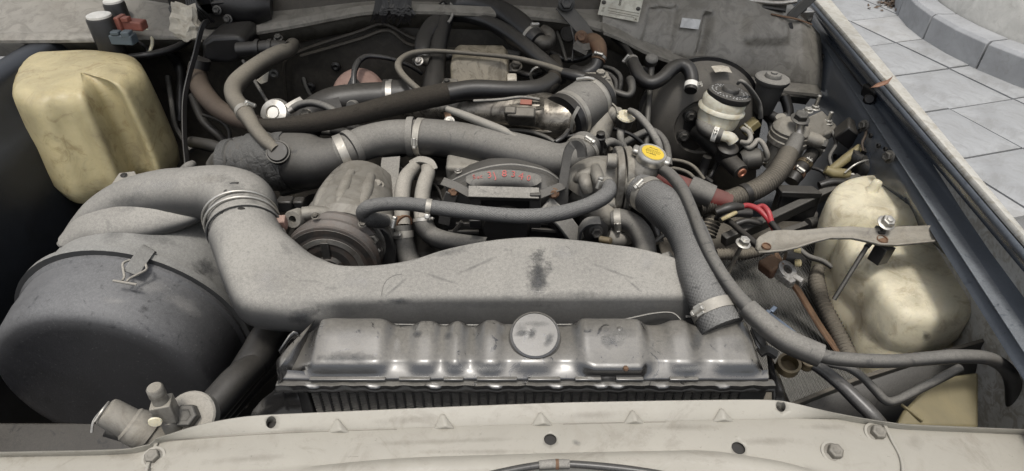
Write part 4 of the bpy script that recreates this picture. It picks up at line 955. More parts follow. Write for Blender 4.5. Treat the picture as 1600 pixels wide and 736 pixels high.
# flat bar rising behind the compressor
b = MB(); b.strap([pz(606, 318, .985), pz(608, 280, 1.0), pz(611, 246, 1.015)], m_of(pz(606, 300, 1.0), 31), .004, (0, -.8, .6)); tag(b.build('flat_bar', 'rubber_dusty', bevel=.001), 'flat grey dusty bar standing behind the compressor and coolant pipes', 'bar')
cx2 = thing('cast_adapter', 'dusty cast adapter behind the compressor under the clamp', 'casting', pz(570, 290, .98))
c = pz(575, 290, .99); MB().box(c, (.06, .05, .045), (1, .2, 0), (0, -.1, 1), .8).build('body', 'cast', cx2, bevel=.008)
bolt(cx2, pz(590, 290, 1.02), (0, -.3, 1), 7, 'cast')

# ---------------------------------------------------------------- timing cover with red figures
tc_ = thing('timing_cover', 'black timing cover with red hand-painted figures in front of the engine', 'cover', (0, .33, .9))
arch = []
yb, yf = .40, .335
AR_ = [(696, 292), (706, 284), (722, 276), (742, 268), (768, 261), (800, 258), (830, 262), (852, 268), (868, 278), (880, 290), (888, 300)]
rows = []
for px, py in catmull([(a, b) for a, b in AR_], 4):
    T_ = pY(px, py, .372); k = (px - 696) / (888 - 696)
    F1 = pY(px, py + 6, .352); sag = 1 - (2 * k - 1) ** 2
    F2 = pY(px, 280 + 8 * sag + 6, .330); F3 = pY(px, 300 + 4 * sag, .322); F4 = pY(px, 380, .315)
    rows.append([T_ + V((0, .05, -.012)), T_ + V((0, .012, 0)), T_, F1, F1.lerp(F2, .12) + V((0, -.0, -.002)), F2, F3, F3.lerp(F4, .5), F4])
tcs = MB().skin(rows, closed=False).build('shell', 'black_dusty', tc_, smooth=40)
MB().tube([(*p[2], .003) for p in rows[::2]], 8).build('edge_lip', 'duct', tc_)
# convex window with the figures
rows2 = []
for k in range(17):
    u = k / 16; px = 728 + (846 - 728) * u; s_ = math.sin(math.pi * u) ** .6
    top_ = 276 - 11 * s_; bot = 284 + 13 * s_
    Tp, Bt = pY(px, top_, .342), pY(px, bot, .322)
    rows2.append([Tp.lerp(Bt, v) + V((0, -.006 * math.sin(math.pi * v) * s_, .004 * math.sin(math.pi * v) * s_)) for v in (0, .25, .5, .75, 1)])
win = MB().skin(rows2, closed=False).build('window', 'rubber', tc_, smooth=90)
bpy.context.view_layer.update()
for ch, px, py, s_, tl in (('S', 741, 277, .009, -14), ('u', 747, 277, .008, -10), ('c', 752, 276, .008, -10), ('3', 765, 274, .0125, -10), ('J', 773, 274, .0125, -22), ('8', 788, 272, .0145, 0), ('3', 802, 273, .0135, 6), ('4', 814, 276, .0145, 12), ('0', 826, 279, .012, 14)):
    d = ray(px, py).normalized(); ok, P, nn, _ = win.ray_cast(CAM - org(win), d); P = P + org(win)
    if nn.dot(d) > 0: nn = -nn
    a = R(tl); ux_ = V((math.cos(a), -math.sin(a) * .6, -math.sin(a) * .7)); uy_ = nn.cross(ux_)
    text(tc_, ch, 'red_ink', P + nn * .001, ux_, uy_, s_ * 1.25, 'painted_figure', extr=.0003)
# front bracket frame
def bar(q, w_, t_, m, name, parent, up=(0, -.5, .85), bev=.001): return MB().strap([pY(a, b, y) for a, b, y in q], w_, t_, up, smooth=False).build(name, m, parent, bevel=bev)
bar([(691, 283, .325), (715, 292, .312), (736, 304, .305)], .015, .003, 'black_dusty', 'frame_wing', tc_)
bar([(880, 290, .325), (862, 297, .312), (838, 307, .305)], .015, .003, 'black_dusty', 'frame_wing', tc_)
bar([(732, 301, .303), (842, 304, .303)], .020, .012, 'rubber_dusty', 'frame_bar', tc_)
for px in (743, 836):
    MB().box(pY(px, 317, .30), (.018, .012, .040)).build('frame_post', 'black_dusty', tc_, bevel=.0015)
    MB().box(pY(px, 345, .275), (.019, .02, .016)).build('hose_clip', 'black_plastic', tc_, bevel=.0015)
    for s_ in (-4, 4): MB().lathe([(.0014, 0), (.0014, .0012), (.0003, .0012)], pY(px + s_, 306, .2965), (0, -1, .3), 10).build('rivet', 'steel', tc_)
MB().box(pY(790, 321, .322), (.09, .01, .028)).build('recess', 'black_deep', tc_)
MB().lathe([(.042, 0), (.042, .008), (.038, .012), (.001, .012)], pY(790, 352, .318), (0, -1, 0), 40).build('hub_cover', 'black_plastic', tc_)
for q in ([(700, 362, .30), (748, 362, .305)], [(712, 350, .305), (742, 350, .308)], [(830, 358, .30), (872, 361, .30)], [(832, 347, .305), (862, 349, .305)], [(858, 346, .303), (876, 368, .30)], [(722, 346, .303), (704, 368, .30)]):
    bar(q, .006, .006, 'black_plastic', 'moulded_rib', tc_, (0, -1, .2))
bolt(tc_, pY(709, 299, .312), (0, -1, .4), 6, 'rust'); bolt(tc_, pY(865, 302, .312), (0, -1, .4), 6, 'rust')
bar([(852, 318, .31), (880, 345, .30), (905, 378, .29)], .03, .01, 'duct', 'side_flange', tc_, (0, -.6, .8), .003)
bar([(706, 302, .31), (698, 325, .305), (694, 350, .30)], .02, .006, 'black_dusty', 'side_flange', tc_, (0, -.8, .5))
# pale valve cover shoulder behind it
b = MB(); b.box(pz(735, 262, 1.0), (.085, .06, .05), (1, 0, 0), (0, -.15, 1)); vc = tag(b.build('valve_cover', 'cast', bevel=.008, seg=3), 'pale stained cast cover showing behind the timing cover', 'cover')
bolt(vc, pz(716, 268, 1.03), (0, 0, 1), 4, 'steel')

# ---------------------------------------------------------------- coolant pipes and hoses in the middle
cpn = thing('coolant_pipes', 'pair of pale dusty metal coolant pipes joined by a strap', 'pipe', pz(645, 330, .97))
for q in ([(655, 256, 1.0, 9), (644, 265, 1.012, 11), (633, 280, 1.015, 12), (629, 300, 1.005, 12.5), (628, 325, .99, 12.5), (629, 352, .97, 12.5)], [(664, 254, 1.0, 9), (669, 268, 1.012, 11), (664, 285, 1.012, 12), (660, 305, 1.0, 12.5), (659, 330, .985, 12.5), (661, 348, .975, 12.5)]):
    MB().tube(path(q), 20).build('pipe', 'pipe_grey', cpn)
MB().strap([pz(640, 256, 1.015), pz(655, 249, 1.025), pz(672, 253, 1.025), pz(679, 265, 1.018)], .013, .003, (0, -.3, 1)).build('strap', 'pipe_grey', cpn, bevel=.001)
MB().tube(path([(626, 343, .975, 14), (632, 349, .975, 14)]), 14, smooth=False).build('rusty_joint', 'rust', cpn)
hose('coolant_hose', 'short dusty hose with worm clamp dropping behind the duct under the left coolant pipe', [(629, 352, .972, 15), (630, 368, .958, 15.5), (633, 388, .94, 16), (642, 412, .92, 17), (660, 440, .9, 17)], 'rubber', [(.15, .014, (-.4, -1, .5))], seg=20)
hose('coolant_hose', 'dusty hose curving right from the second coolant pipe behind the duct', [(661, 340, .982, 14.5), (663, 352, .972, 15), (672, 366, .96, 15.5), (690, 375, .955, 15.5), (715, 380, .955, 15), (760, 385, .955, 15)], 'rubber', [(.03, .007, (.8, -1, .3), 'zinc', 'spring')], seg=20)
hose('bypass_hose', 'long braided bypass hose looping in front of the timing cover', [(608, 345, 1.0, 9), (595, 345, 1.012, 11.5), (578, 342, 1.03, 12), (567, 334, 1.045, 11.5), (575, 324, 1.058, 11), (600, 319, 1.06, 11), (640, 319, 1.06, 11), (700, 327, 1.052, 11.5), (760, 334, 1.048, 12), (820, 338, 1.045, 12), (870, 334, 1.048, 12), (915, 322, 1.058, 12.5), (944, 307, 1.066, 12.5), (952, 294, 1.068, 11.5), (946, 285, 1.066, 10)],
     'rubber_hatch', [(.012, .011, (-.2, -1, .6)), (.36, .010, (0, -.6, -1)), (.985, .010, (-1, -.4, .3))], seg=20, n=8)

# ---------------------------------------------------------------- intercooler pipe: taped plenum, rigid pipe, hose
ip = thing('charge_pipe', 'dusty grey charge pipe with rims and worm clamp crossing the engine', 'pipe', pz(600, 225, 1.03))
q = path([(522, 244, 1.03, 26), (543, 236, 1.035, 26), (575, 222, 1.038, 27), (610, 215, 1.04, 27), (645, 214, 1.04, 27), (662, 215, 1.04, 27)])
MB().tube(q, 30).build('pipe', 'rubber_dusty', ip)
for t_, rr in ((.20, 1.16), (.86, 1.14)):
    P, T, r = at_path(q, t_); MB().lathe([(r * .95, -.007), (r * rr, -.006), (r * (rr + .03), 0), (r * rr, .006), (r * .95, .007)], P, T, 36).build('rim', 'rubber_dusty', ip)
P, T, r = at_path(q, .10); clamp_on(ip, P, T, r * 1.08, .018, (.15, -.6, -.9))
P, T, r = at_path(q, .965); clamp_on(ip, P, T, r * 1.05, .014, (.25, -1, .25))
hose('charge_hose', 'thick dark dusty charge hose between clamp and engine hook', [(655, 214, 1.04, 28), (700, 217, 1.04, 29), (760, 228, 1.038, 30), (820, 243, 1.034, 31), (870, 254, 1.03, 31), (900, 246, 1.03, 28), (916, 226, 1.035, 24)], 'rubber', [(.93, .012, (.3, -.4, 1))], seg=30)
pn = thing('plenum', 'black intake plenum wrapped in crinkled tape with side nozzle', 'plenum', pz(440, 255, 1.0))
q = path([(330, 268, .985, 16), (348, 262, .99, 28), (378, 256, 1.0, 40), (420, 252, 1.008, 45), (455, 250, 1.012, 46), (490, 252, 1.018, 42), (512, 248, 1.025, 33), (530, 242, 1.03, 28)])
MB().tube(q, 30, 7).build('shell', 'black_dusty', pn, smooth=60)
q2 = [(*a[:3], a[3] * 1.03) for a in q[2:5]]
tp = MB().tube(q2, 36, 10)
for i, v_ in enumerate(tp.v): tp.v[i] = v_ + V((random.gauss(0, .0012), random.gauss(0, .0012), random.gauss(0, .0012)))
tp.build('tape_wrap', 'tape', pn, smooth=50)
P, T, r = at_path(q, .20); MB().lathe([(r * 1.0, -.012), (r * 1.1, -.01), (r * 1.1, .006), (r * 1.0, .01)], P, T, 32).build('tape_roll', 'tape', pn)
Pn = pz(433, 236, 1.060); Tn = (Pn - pz(450, 254, 1.008)).normalized(); rn = m_of(Pn, 10)
MB().lathe([(rn * 1.9, -.05), (rn * 1.8, -.014), (rn * 1.65, -.010), (rn * 1.65, -.002), (rn * 1.5, 0), (rn * 1.05, 0)], Pn, Tn, 26).build('nozzle', 'black_plastic', pn, smooth=40)
MB().lathe([(rn * 1.6, -.009), (rn * 1.85, -.009), (rn * 1.85, -.004), (rn * 1.6, -.004)], Pn, Tn, 26).build('nozzle_clip', 'steel_dark', pn, smooth=30)
hose('breather_pipe', 'dusty tan breather pipe with band clamp rising from the taped plenum', [(432, 235, 1.058, 10), (416, 221, 1.066, 10.5), (400, 203, 1.072, 11), (392, 190, 1.075, 12), (378, 170, 1.078, 13), (366, 152, 1.08, 13.5), (366, 136, 1.082, 14), (380, 120, 1.085, 14), (405, 100, 1.09, 13), (430, 86, 1.092, 12.5), (450, 78, 1.09, 12), (458, 70, 1.08, 11)], 'pipe_tan', [(.28, .016, (.9, -.3, .6))], cat='pipe', seg=22)
b = thing('pipe_end', 'small copper plug and black stub left of the taped plenum', 'plug', pz(340, 245, 1.0))
MB().lathe([(.007, 0), (.0075, .006), (.005, .009), (.001, .009)], pz(356, 234, 1.03), (.3, -.8, .5), 14).build('copper_plug', 'copper', b)
MB().tube(path([(345, 240, 1.005, 6), (356, 234, 1.024, 7)]), 12, smooth=False).build('stub', 'black_plastic', b)
hose('loom_branch', 'thin black loom branch lying behind the taped plenum', [(300, 222, .95, 9), (330, 228, .97, 10), (352, 236, .975, 9)], 'rubber_dark')

# ---------------------------------------------------------------- fuzzy wrapped loom and its brown hose end
hose('vacuum_hose', 'brown perished hose curving down from the black heater valve', [(312, 100, 1.04, 13), (308, 118, 1.04, 15), (315, 140, 1.04, 15), (338, 167, 1.045, 15), (368, 184, 1.055, 14), (402, 194, 1.065, 13)], 'rubber_brown', [(.06, .010, (.6, -1, .4))], seg=20)
hose('wrapped_hose', 'long fuzzy black wrapped hose crossing the engine diagonally', [(398, 196, 1.066, 11), (440, 197, 1.072, 13), (500, 190, 1.078, 15), (560, 178, 1.085, 16), (620, 163, 1.09, 17), (690, 148, 1.094, 17), (740, 142, 1.094, 15), (800, 143, 1.09, 14), (845, 140, 1.086, 14), (864, 128, 1.082, 13), (868, 110, 1.075, 12), (866, 95, 1.06, 11)], 'fuzz', seg=22, n=8)
hose('hose_sheath', 'glossy dark end sheath where the fuzzy wrapped hose turns', [(700, 146, 1.0965, 14.5), (740, 140, 1.098, 15.2), (800, 141, 1.094, 14.6), (842, 138.5, 1.0895, 14.4), (864, 126, 1.086, 13.4)], 'rubber_dark', cat='hose', seg=22)

# ---------------------------------------------------------------- turbo inlet elbow and rusty disc
te = thing('turbo_inlet', 'black turbo inlet elbow with round plug and banded rubber bellows', 'inlet pipe', pz(550, 160, 1.0))
q = path([(470, 205, .99, 26), (492, 180, 1.01, 27), (520, 163, 1.03, 26), (556, 156, 1.035, 25), (590, 153, 1.035, 24), (612, 152, 1.035, 23)])
MB().tube(q, 28).build('elbow', 'black_plastic', te, smooth=60)
MB().tube([tuple(V(a[:3])) + (a[3],) for a in path([(602, 152, 1.035, 26), (625, 151, 1.036, 26), (648, 150, 1.036, 25)])], 28).build('bellows', 'rubber_dark', te)
for px, m_ in ((604, 'rubber_dark'), (609, 'steel')):
    P = pz(px, 152, 1.035); MB().lathe([(m_of(P, 25), -.006), (m_of(P, 27.5), -.006), (m_of(P, 27.5), .006), (m_of(P, 25), .006)], P + V((.002, 0, 0)), (1, .06, 0), 32).build('band', m_, te)
MB().lathe([(.012, -.01), (.012, .006), (.010, .010), (.001, .010)], pz(551, 166, 1.052), (0, -.9, .4), 20).build('plug', 'rubber', te)
MB().box(pz(520, 165, 1.055), (.032, .03, .006), (1, .5, 0), (-.2, -.6, .8)).build('label_pad', 'black_gloss', te, bevel=.001)
dk = thing('heat_shield', 'dull pink rusty round cover behind the turbo inlet', 'cover', pz(560, 140, 1.0))
P = pY(560, 146, .72); MB().lathe([(m_of(P, 42), -.03), (m_of(P, 41), 0), (m_of(P, 34), .016), (m_of(P, 18), .024), (.001, .026)], P, (0, -.75, .7), 40).build('dome', 'rust_pink', dk, smooth=60)
hose('vacuum_line', 'thin dark metal line arching over the pink rusty cover', [(553, 133, 1.06, 6), (553, 117, 1.075, 4.5), (556, 104, 1.085, 5), (564, 93, 1.09, 5), (578, 88, 1.09, 4), (610, 92, 1.08, 3.5), (640, 103, 1.06, 3.5), (660, 115, 1.04, 3.5)], 'black_gloss', seg=12, cat='line')
MB_ = MB(); P = pz(553, 130, 1.06); MB_.lathe([(.012, -.006), (.013, 0), (.009, .006), (.006, .012), (.001, .012)], P, (0, 0, 1), 18); tag(MB_.build('line_fitting', 'black_gloss'), 'black fitting where the thin line enters the turbo inlet', 'fitting')
ad = thing('wastegate_actuator', 'pale round metal actuator can tucked behind the fuzzy hose', 'actuator', pz(432, 185, 1.0))
P = pz(431, 178, 1.045); MB().lathe([(.028, -.014), (.030, -.002), (.031, 0), (.030, .003), (.026, .010), (.014, .013), (.013, .008), (.001, .008)], P, (-.1, -.75, .65), 36).build('can', 'zinc', ad, smooth=40)
MB().lathe([(.011, 0), (.011, .004), (.001, .005)], P + V((0, -.008, .006)), (-.1, -.75, .65), 20).build('core_disc', 'white_plastic', ad)
MB().strap([pz(448, 168, 1.065), pz(462, 160, 1.07), pz(472, 155, 1.072)], .014, .003, (0, -.5, .9)).build('bracket', 'zinc', ad, bevel=.0006)
MB().tube(path([(452, 174, 1.066, 5), (458, 170, 1.07, 5)]), 10, smooth=False).build('nipple', 'steel', ad)
bolt(ad, pz(478, 180, 1.05), (0, -.6, .8), 7, 'cast')
hose('actuator_hose', 'small black hose bending off the pale actuator can', [(456, 171, 1.068, 6), (468, 164, 1.075, 6), (486, 161, 1.08, 6), (505, 165, 1.08, 6), (522, 174, 1.075, 6), (532, 184, 1.06, 6)], 'rubber', seg=12)
for k, (a, b_) in enumerate((((520, 205), (560, 215)), ((545, 200), (585, 212)))):
    hose('loom_strand', ('upper' if k else 'lower') + ' thin dark strand under the fuzzy hose beside the charge pipe', [(a[0], a[1], 1.0, 7), ((a[0] + b_[0]) / 2, (a[1] + b_[1]) / 2 - 3, 1.005, 7), (b_[0], b_[1], .995, 7)], 'rubber_dark', cat='loom')

# ---------------------------------------------------------------- cast intake manifold, joint hose and throttle body
im = thing('intake_manifold', 'oily shiny cast intake manifold with rounded end under the wrapped hose', 'manifold', pz(800, 185, 1.0))
q = path([(640, 168, 1.01, 22), (680, 166, 1.025, 31), (730, 168, 1.037, 37), (790, 172, 1.045, 39), (840, 178, 1.048, 38), (868, 184, 1.047, 37), (884, 183, 1.05, 37), (893, 178, 1.052, 36)])
MB().tube(q, 30, 7, squash=.9).build('runner', 'cast_shiny', im, smooth=70)
MB().tube([(*pz(px, py, z), m_of(pz(px, py, z), 3)) for px, py, z in ((690, 190, 1.03), (760, 200, 1.032), (820, 205, 1.036), (860, 205, 1.04), (882, 198, 1.046), (892, 188, 1.05))], 8).build('parting_flange', 'cast_shiny', im)
c = pz(815, 182, 1.083); MB().box(c, (.05, .02, .04), (1, -.1, 0), (0, -.6, .8)).build('boss', 'cast_dark', im, bevel=.003)
MB().box(pz(798, 178, 1.088), (.022, .016, .036), (1, -.1, 0), (0, -.6, .8)).build('boss', 'cast_dark', im, bevel=.003)
MB().strap([pz(795, 166, 1.09), pz(820, 168, 1.092), pz(845, 168, 1.09), pz(846, 152, 1.095)], .008, .004, (0, -.5, 1)).build('rib', 'cast_shiny', im, bevel=.001)
MB().box(pz(822, 160, 1.088), (.022, .012, .004), (1, -.1, 0), (0, -.4, 1)).build('red_mark', 'red_plastic', im, bevel=.001)
jt = thing('intake_joint', 'fat grey rubber joint hose with two metal bands beside the throttle body', 'hose', pz(905, 170, 1.0))
A, B = pz(872, 192, 1.05), pz(934, 150, 1.06); T = (B - A)
rj = m_of(A, 40)
MB().tube([tuple(A.lerp(B, k)) + (rj * s_,) for k, s_ in ((.08, .93), (.15, 1.0), (.5, 1.0), (.85, 1.0), (.92, .95))], 40, smooth=False).build('sleeve', 'rubber_dusty', jt)
for k, m_, s_, wd in ((.12, 'rubber_dark', 1.03, .016), (.27, 'band', 1.015, .010), (.78, 'band', 1.015, .010), (.9, 'rubber_dark', 1.03, .012)):
    P = A.lerp(B, k); MB().lathe([(rj * .9, -wd / 2), (rj * s_, -wd / 2), (rj * s_, wd / 2), (rj * .9, wd / 2)], P, T, 44).build('band', m_, jt, smooth=30)
MB().tube([tuple(A.lerp(B, .8) + V((-.03, -.005, rj))) + (.003,), tuple(A.lerp(B, .8) + V((-.012, -.012, rj + .006))) + (.003,), tuple(A.lerp(B, .8) + V((.002, -.01, rj + .002))) + (.003,)], 8).build('band_screw', 'zinc', jt)
MB().strap([A.lerp(B, .27) + V((.0, -rj, -.01)), A.lerp(B, .27) + V((.002, -rj * 1.04, .02)), A.lerp(B, .27) + V((.012, -rj * .9, .04))], .006, .002, (0, -1, 0)).build('band_tail', 'band', jt)
th = thing('throttle', 'dusty cast throttle body with flat bolted top and side arm', 'throttle body', pz(940, 180, 1.0))
q = path([(935, 128, 1.075, 20), (938, 150, 1.06, 24), (938, 180, 1.035, 24), (930, 215, 1.01, 22), (925, 240, .99, 20)])
MB().tube(q, 24, squash=1.0).build('body', 'cast', th)
MB().box(pz(933, 122, 1.09), (.048, .03, .012), (1, .1, 0), (0, -.1, 1)).build('top_flange', 'cast', th, bevel=.002)
bolt(th, pz(938, 118, 1.098), (0, -.1, 1), 7, 'cast')
MB().tube(path([(942, 170, 1.045, 13), (958, 178, 1.045, 13), (970, 178, 1.045, 10)]), 16).build('arm', 'cast', th)
MB().strap([pz(956, 164, 1.06), pz(964, 172, 1.055), pz(967, 182, 1.05)], .02, .003, (1, 0, .3)).build('lever', 'cast', th, bevel=.0006)
MB().lathe([(.0085, -.03), (.0085, -.004), (.010, -.004), (.010, .002), (.008, .004), (.008, .012), (.004, .014), (.001, .014)], pz(938, 216, 1.04), (0, -.1, 1), 16).build('sensor', 'black_plastic', th)
# engine lifting hook
hk = [pY(878, 292, .33), pY(883, 262, .345), pY(887, 240, .355), pY(893, 228, .36), pY(901, 224, .36), pY(908, 231, .356), pY(910, 245, .35)]
b = MB(); b.strap(hk, lambda t: .015 if t < .55 else .013 - .004 * (t - .55), .014, (1, 0, 0)); tag(b.build('lifting_hook', 'black_dusty', bevel=.0015), 'grey steel engine lifting hook in front of the thick charge hose', 'hook')

# ---------------------------------------------------------------- thermostat housing with yellow cap
th2 = thing('thermostat_housing', 'dusty cast thermostat housing with bolted flange and filler neck', 'housing', pz(950, 300, .95))
MB().tube(path([(905, 300, 1.0, 30), (915, 286, 1.015, 34), (932, 280, 1.02, 36), (955, 275, 1.02, 32)]), 26).build('body', 'cast', th2, smooth=60)
MB().tube(path([(910, 300, .985, 28), (925, 318, .975, 27), (945, 335, .965, 22), (962, 345, .958, 17)]), 22).build('outlet', 'cast', th2)
fdir = V((.95, .1, .0))
for k, off in ((0, 0), (1, .016)):
    Pc = pz(958, 282, 1.012) + V((off, 0, 0))
    ringp = []
    for a in range(24):
        t_ = 2 * math.pi * a / 24; u, v_ = math.cos(t_), math.sin(t_)
        ringp.append(Pc + V((0, .046 * math.copysign(abs(u) ** .9, u), .060 * math.copysign(abs(v_) ** .75, v_))))
    MB().prism(ringp, V((.013, .002, 0))).build('flange', 'cast', th2, bevel=.002)
for (a_, b_, r_) in (((912, 272, 1.045), (918, 300, 1.03), 9), ((930, 262, 1.055), (938, 290, 1.05), 8), ((900, 282, 1.03), (925, 268, 1.05), 8)):
    MB().tube(path([(*a_, r_), ((a_[0] + b_[0]) / 2, (a_[1] + b_[1]) / 2, (a_[2] + b_[2]) / 2 + .006, r_ + 2), (*b_, r_)]), 12).build('casting_rib', 'cast', th2)
for px, py, z in ((962, 252, 1.07), (962, 318, .985)): MB().lathe([(.012, -.014), (.013, 0), (.011, .002), (.001, .002)], pz(px, py, z), (1, -.1, 0), 18).build('flange_lug', 'cast', th2)
bolt(th2, pz(983, 258, 1.055), (1, -.2, .2), 7, 'cast'); bolt(th2, pz(981, 318, .99), (1, -.2, .2), 7, 'cast')
MB().tube(path([(970, 280, 1.02, 26), (990, 276, 1.03, 24), (1004, 266, 1.045, 23), (1014, 252, 1.06, 24), (1018, 244, 1.068, 25)]), 24).build('filler_neck', 'cast', th2)
MB().tube(path([(985, 283, 1.025, 22), (998, 294, 1.02, 23), (1008, 303, 1.016, 23)]), 22).build('hose_outlet', 'cast', th2)
MB().lathe([(.006, 0), (.006, .016), (.001, .016)], pz(1030, 258, 1.05), (.8, -.3, -.1), 12).build('overflow_nipple', 'brass', th2)
ac_ = V((.20, -.12, 1)).normalized(); P = pz(1019, 241, 1.077); rc = m_of(P, 23)
cap = MB().lathe([(rc * .92, -.012), (rc * 1.02, -.011), (rc * 1.06, -.004), (rc * 1.04, .001), (rc * .95, .004), (rc * .9, .0035), (.001, .0035)], P, ac_, 40).build('radiator_cap', 'zinc', th2, smooth=45)
cap['label'] = 'metal radiator cap with yellow printed label and two ears'
uxc = V((1, .0, 0)); uxc = (uxc - ac_ * uxc.dot(ac_)).normalized(); uyc = ac_.cross(uxc)
for s_ in (-1, 1):
    d = (uxc * .94 - uyc * .34) * s_ ; MB().box(P + d * rc * 1.08 - ac_ * .004, (.013, .020, .012), d, ac_).build('ear', 'zinc', cap, bevel=.004, seg=3)
dsk = MB().lathe([(rc * .78, 0), (rc * .78, .0006), (.001, .0007)], P + ac_ * .0036, ac_, 40).build('label_disc', 'yellow', cap)
for row, (v_, x0, x1, hgt) in enumerate(((.010, -.004, .010, .0026), (.0055, -.009, .013, .0008), (.003, -.011, .013, .0008), (.0005, -.012, .012, .0008), (-.002, -.012, .010, .0008), (-.0075, -.012, .004, .003))):
    x = x0
    while x < x1:                          # rows of print too small to read, tilted with the cap
        wd = random.uniform(.0008, .0026); q = [(x, v_), (x + wd, v_ + .0003), (x + wd, v_ + hgt * random.uniform(.5, 1)), (x, v_ + hgt * random.uniform(.5, 1))]
        sl = -.28; MB().prism([P + ac_ * .0043 + uxc * a + uyc * (b_ + sl * a) for a, b_ in q], ac_ * .0003).build('printed_mark', 'ink', cap, smooth=0); x += wd + random.uniform(.0005, .0016)
b = MB(); P = pz(1000, 268, 1.06); 
hose('thermostat_hose', 'dusty hose with worm clamp bending down right of the thermostat', [(955, 345, .965, 16), (972, 344, .968, 17), (990, 352, .965, 17.5), (1003, 370, .955, 17.5), (1008, 392, .94, 17.5), (1010, 430, .92, 17)], 'rubber', [(.08, .014, (-.1, -1, .1))], seg=22)
hose('heater_pipe', 'pale curved pipe below the thermostat hose clamp', [(950, 368, .94, 14), (965, 372, .935, 15), (980, 368, .925, 14), (998, 352, .92, 12)], 'pipe_grey', cat='pipe')
en = thing('engine_mount_eye', 'black bracket eye with bolt on the duct edge under the thermostat', 'bracket', pz(925, 365, .97))
c = pz(930, 360, .985); MB().lathe([(.020, -.014), (.021, -.012), (.021, .004), (.018, .006), (.001, .006)], c, (.1, -.95, .3), 28).build('eye', 'black_plastic', en)
MB().strap([c + V((-.026, -.006, -.02)), c + V((-.025, -.006, .006)), c + V((-.014, -.006, .022)), c + V((.006, -.006, .024))], .004, .02, (0, -1, 0)).build('shield', 'duct', en, bevel=.001)
bolt(en, c + V((0, -.007, .002)), (.1, -.95, .3), 8, 'black_dusty')
MB().lathe([(.006, 0), (.006, .018), (.003, .02)], pz(938, 374, .99), (.8, -.5, .2), 12).build('stud', 'brass', en)

# ---------------------------------------------------------------- big radiator hose and overflow hose
hose('radiator_hose', 'big braided upper radiator hose curving from thermostat to radiator tank', [(1000, 296, 1.022, 27), (1014, 306, 1.024, 29), (1040, 325, 1.03, 31), (1066, 352, 1.035, 31.5), (1082, 385, 1.037, 31.5), (1091, 420, 1.035, 31.5), (1101, 455, 1.03, 32), (1117, 490, 1.02, 33), (1128, 512, 1.012, 34)], 'rubber_hatch', [(.07, .016, (-.6, -.4, 1)), (.925, .018, (-1, -.5, .55))], seg=34, n=8)
hose('overflow_hose', 'long smooth black overflow hose sweeping from the yellow cap to the right', [(1033, 264, 1.055, 9), (1048, 274, 1.06, 9.5), (1066, 296, 1.065, 9.5), (1082, 330, 1.07, 9.5), (1095, 365, 1.07, 9.5), (1112, 402, 1.065, 10), (1140, 446, 1.055, 11), (1180, 492, 1.045, 12), (1230, 532, 1.035, 12), (1285, 556, 1.03, 11.5), (1340, 563, 1.03, 11), (1400, 564, 1.03, 11), (1453, 560, 1.03, 11), (1500, 557, 1.028, 11), (1550, 562, 1.01, 11), (1580, 590, .96, 11), (1585, 650, .88, 11), (1585, 720, .8, 11)], 'rubber', seg=20, n=8)
hose('hose_sleeve', 'thick foam sleeve over the smooth overflow hose right of the radiator', [(1168, 481, 1.047, 16), (1195, 507, 1.042, 17.5), (1230, 533, 1.036, 19), (1282, 556, 1.031, 19)], 'rubber', cat='sleeve', seg=24, hollow=.7)
MB_ = MB(); MB_.strap([pz(1200, 492, 1.03), pz(1215, 503, 1.035), pz(1234, 518, 1.035), pz(1250, 530, 1.03)], .010, .004, (0, -.3, 1)); sp_ = thing('spanner', 'small bluish steel spanner end tucked behind the foam sleeve', 'spanner', pz(1220, 508, 1.03)); MB_.build('handle', 'blue_steel', sp_, bevel=.001)
for d in (-1, 1): MB().box(pz(1203 + 5 * d, 487 - d * 3, 1.03), (.006, .012, .005), (1, -1, 0)).build('jaw', 'blue_steel', sp_, bevel=.001)

# ================================================================== brake booster, master cylinder, reservoirs
bb = thing('brake_booster', 'big round black brake booster against the bulkhead', 'brake booster', pY(1095, 190, .78) - V((0, 0, .12)))
ob = pY(1093, 188, .74); rb2 = m_of(ob, 92); da = V((-.04, -1, .10)).normalized()
MB().lathe([(rb2 * .6, -.12), (rb2 * .86, -.10), (rb2 * .98, -.055), (rb2 * 1.0, -.03), (rb2 * 1.02, -.026), (rb2 * 1.02, -.018), (rb2 * .97, -.014), (rb2 * .95, -.004), (rb2 * .90, .012), (rb2 * .78, .026), (rb2 * .6, .036), (rb2 * .48, .040), (rb2 * .45, .034), (rb2 * .3, .034), (.001, .034)], ob, da, 64).build('shell', 'booster', bb, smooth=45)
MB().lathe([(rb2 * .99, -.022), (rb2 * 1.045, -.022), (rb2 * 1.045, -.015), (rb2 * .99, -.015)], ob, da, 64).build('rim', 'black_gloss', bb, smooth=30)
MB().strap([ob + V((.0, -.02, rb2 * .97)), ob + V((.02, -.015, rb2 * .97)), ob + V((.04, -.01, rb2 * .93))], .02, .001, (0, -.3, 1)).build('label_strip', 'paper_tag', bb)
for px, py in ((1079, 181), (1068, 213), (1118, 236)):
    P = pY(px, py, .70); bolt(bb, P, da, 6, 'steel_dark'); MB().lathe([(.016, -.004), (.014, .001), (.001, .002)], P, da, 16).build('boss', 'black_plastic', bb)
MB().prism([pY(1072, 172, .705), pY(1110, 176, .705), pY(1115, 245, .70), pY(1062, 242, .70)], V((0, .006, 0))).build('mounting_plate', 'black_plastic', bb, bevel=.003)
mc = thing('master_cylinder', 'black brake master cylinder with copper plug and steel proportioning valve', 'master cylinder', pY(1135, 235, .62))
A, B = pY(1090, 205, .70), pY(1157, 268, .555)
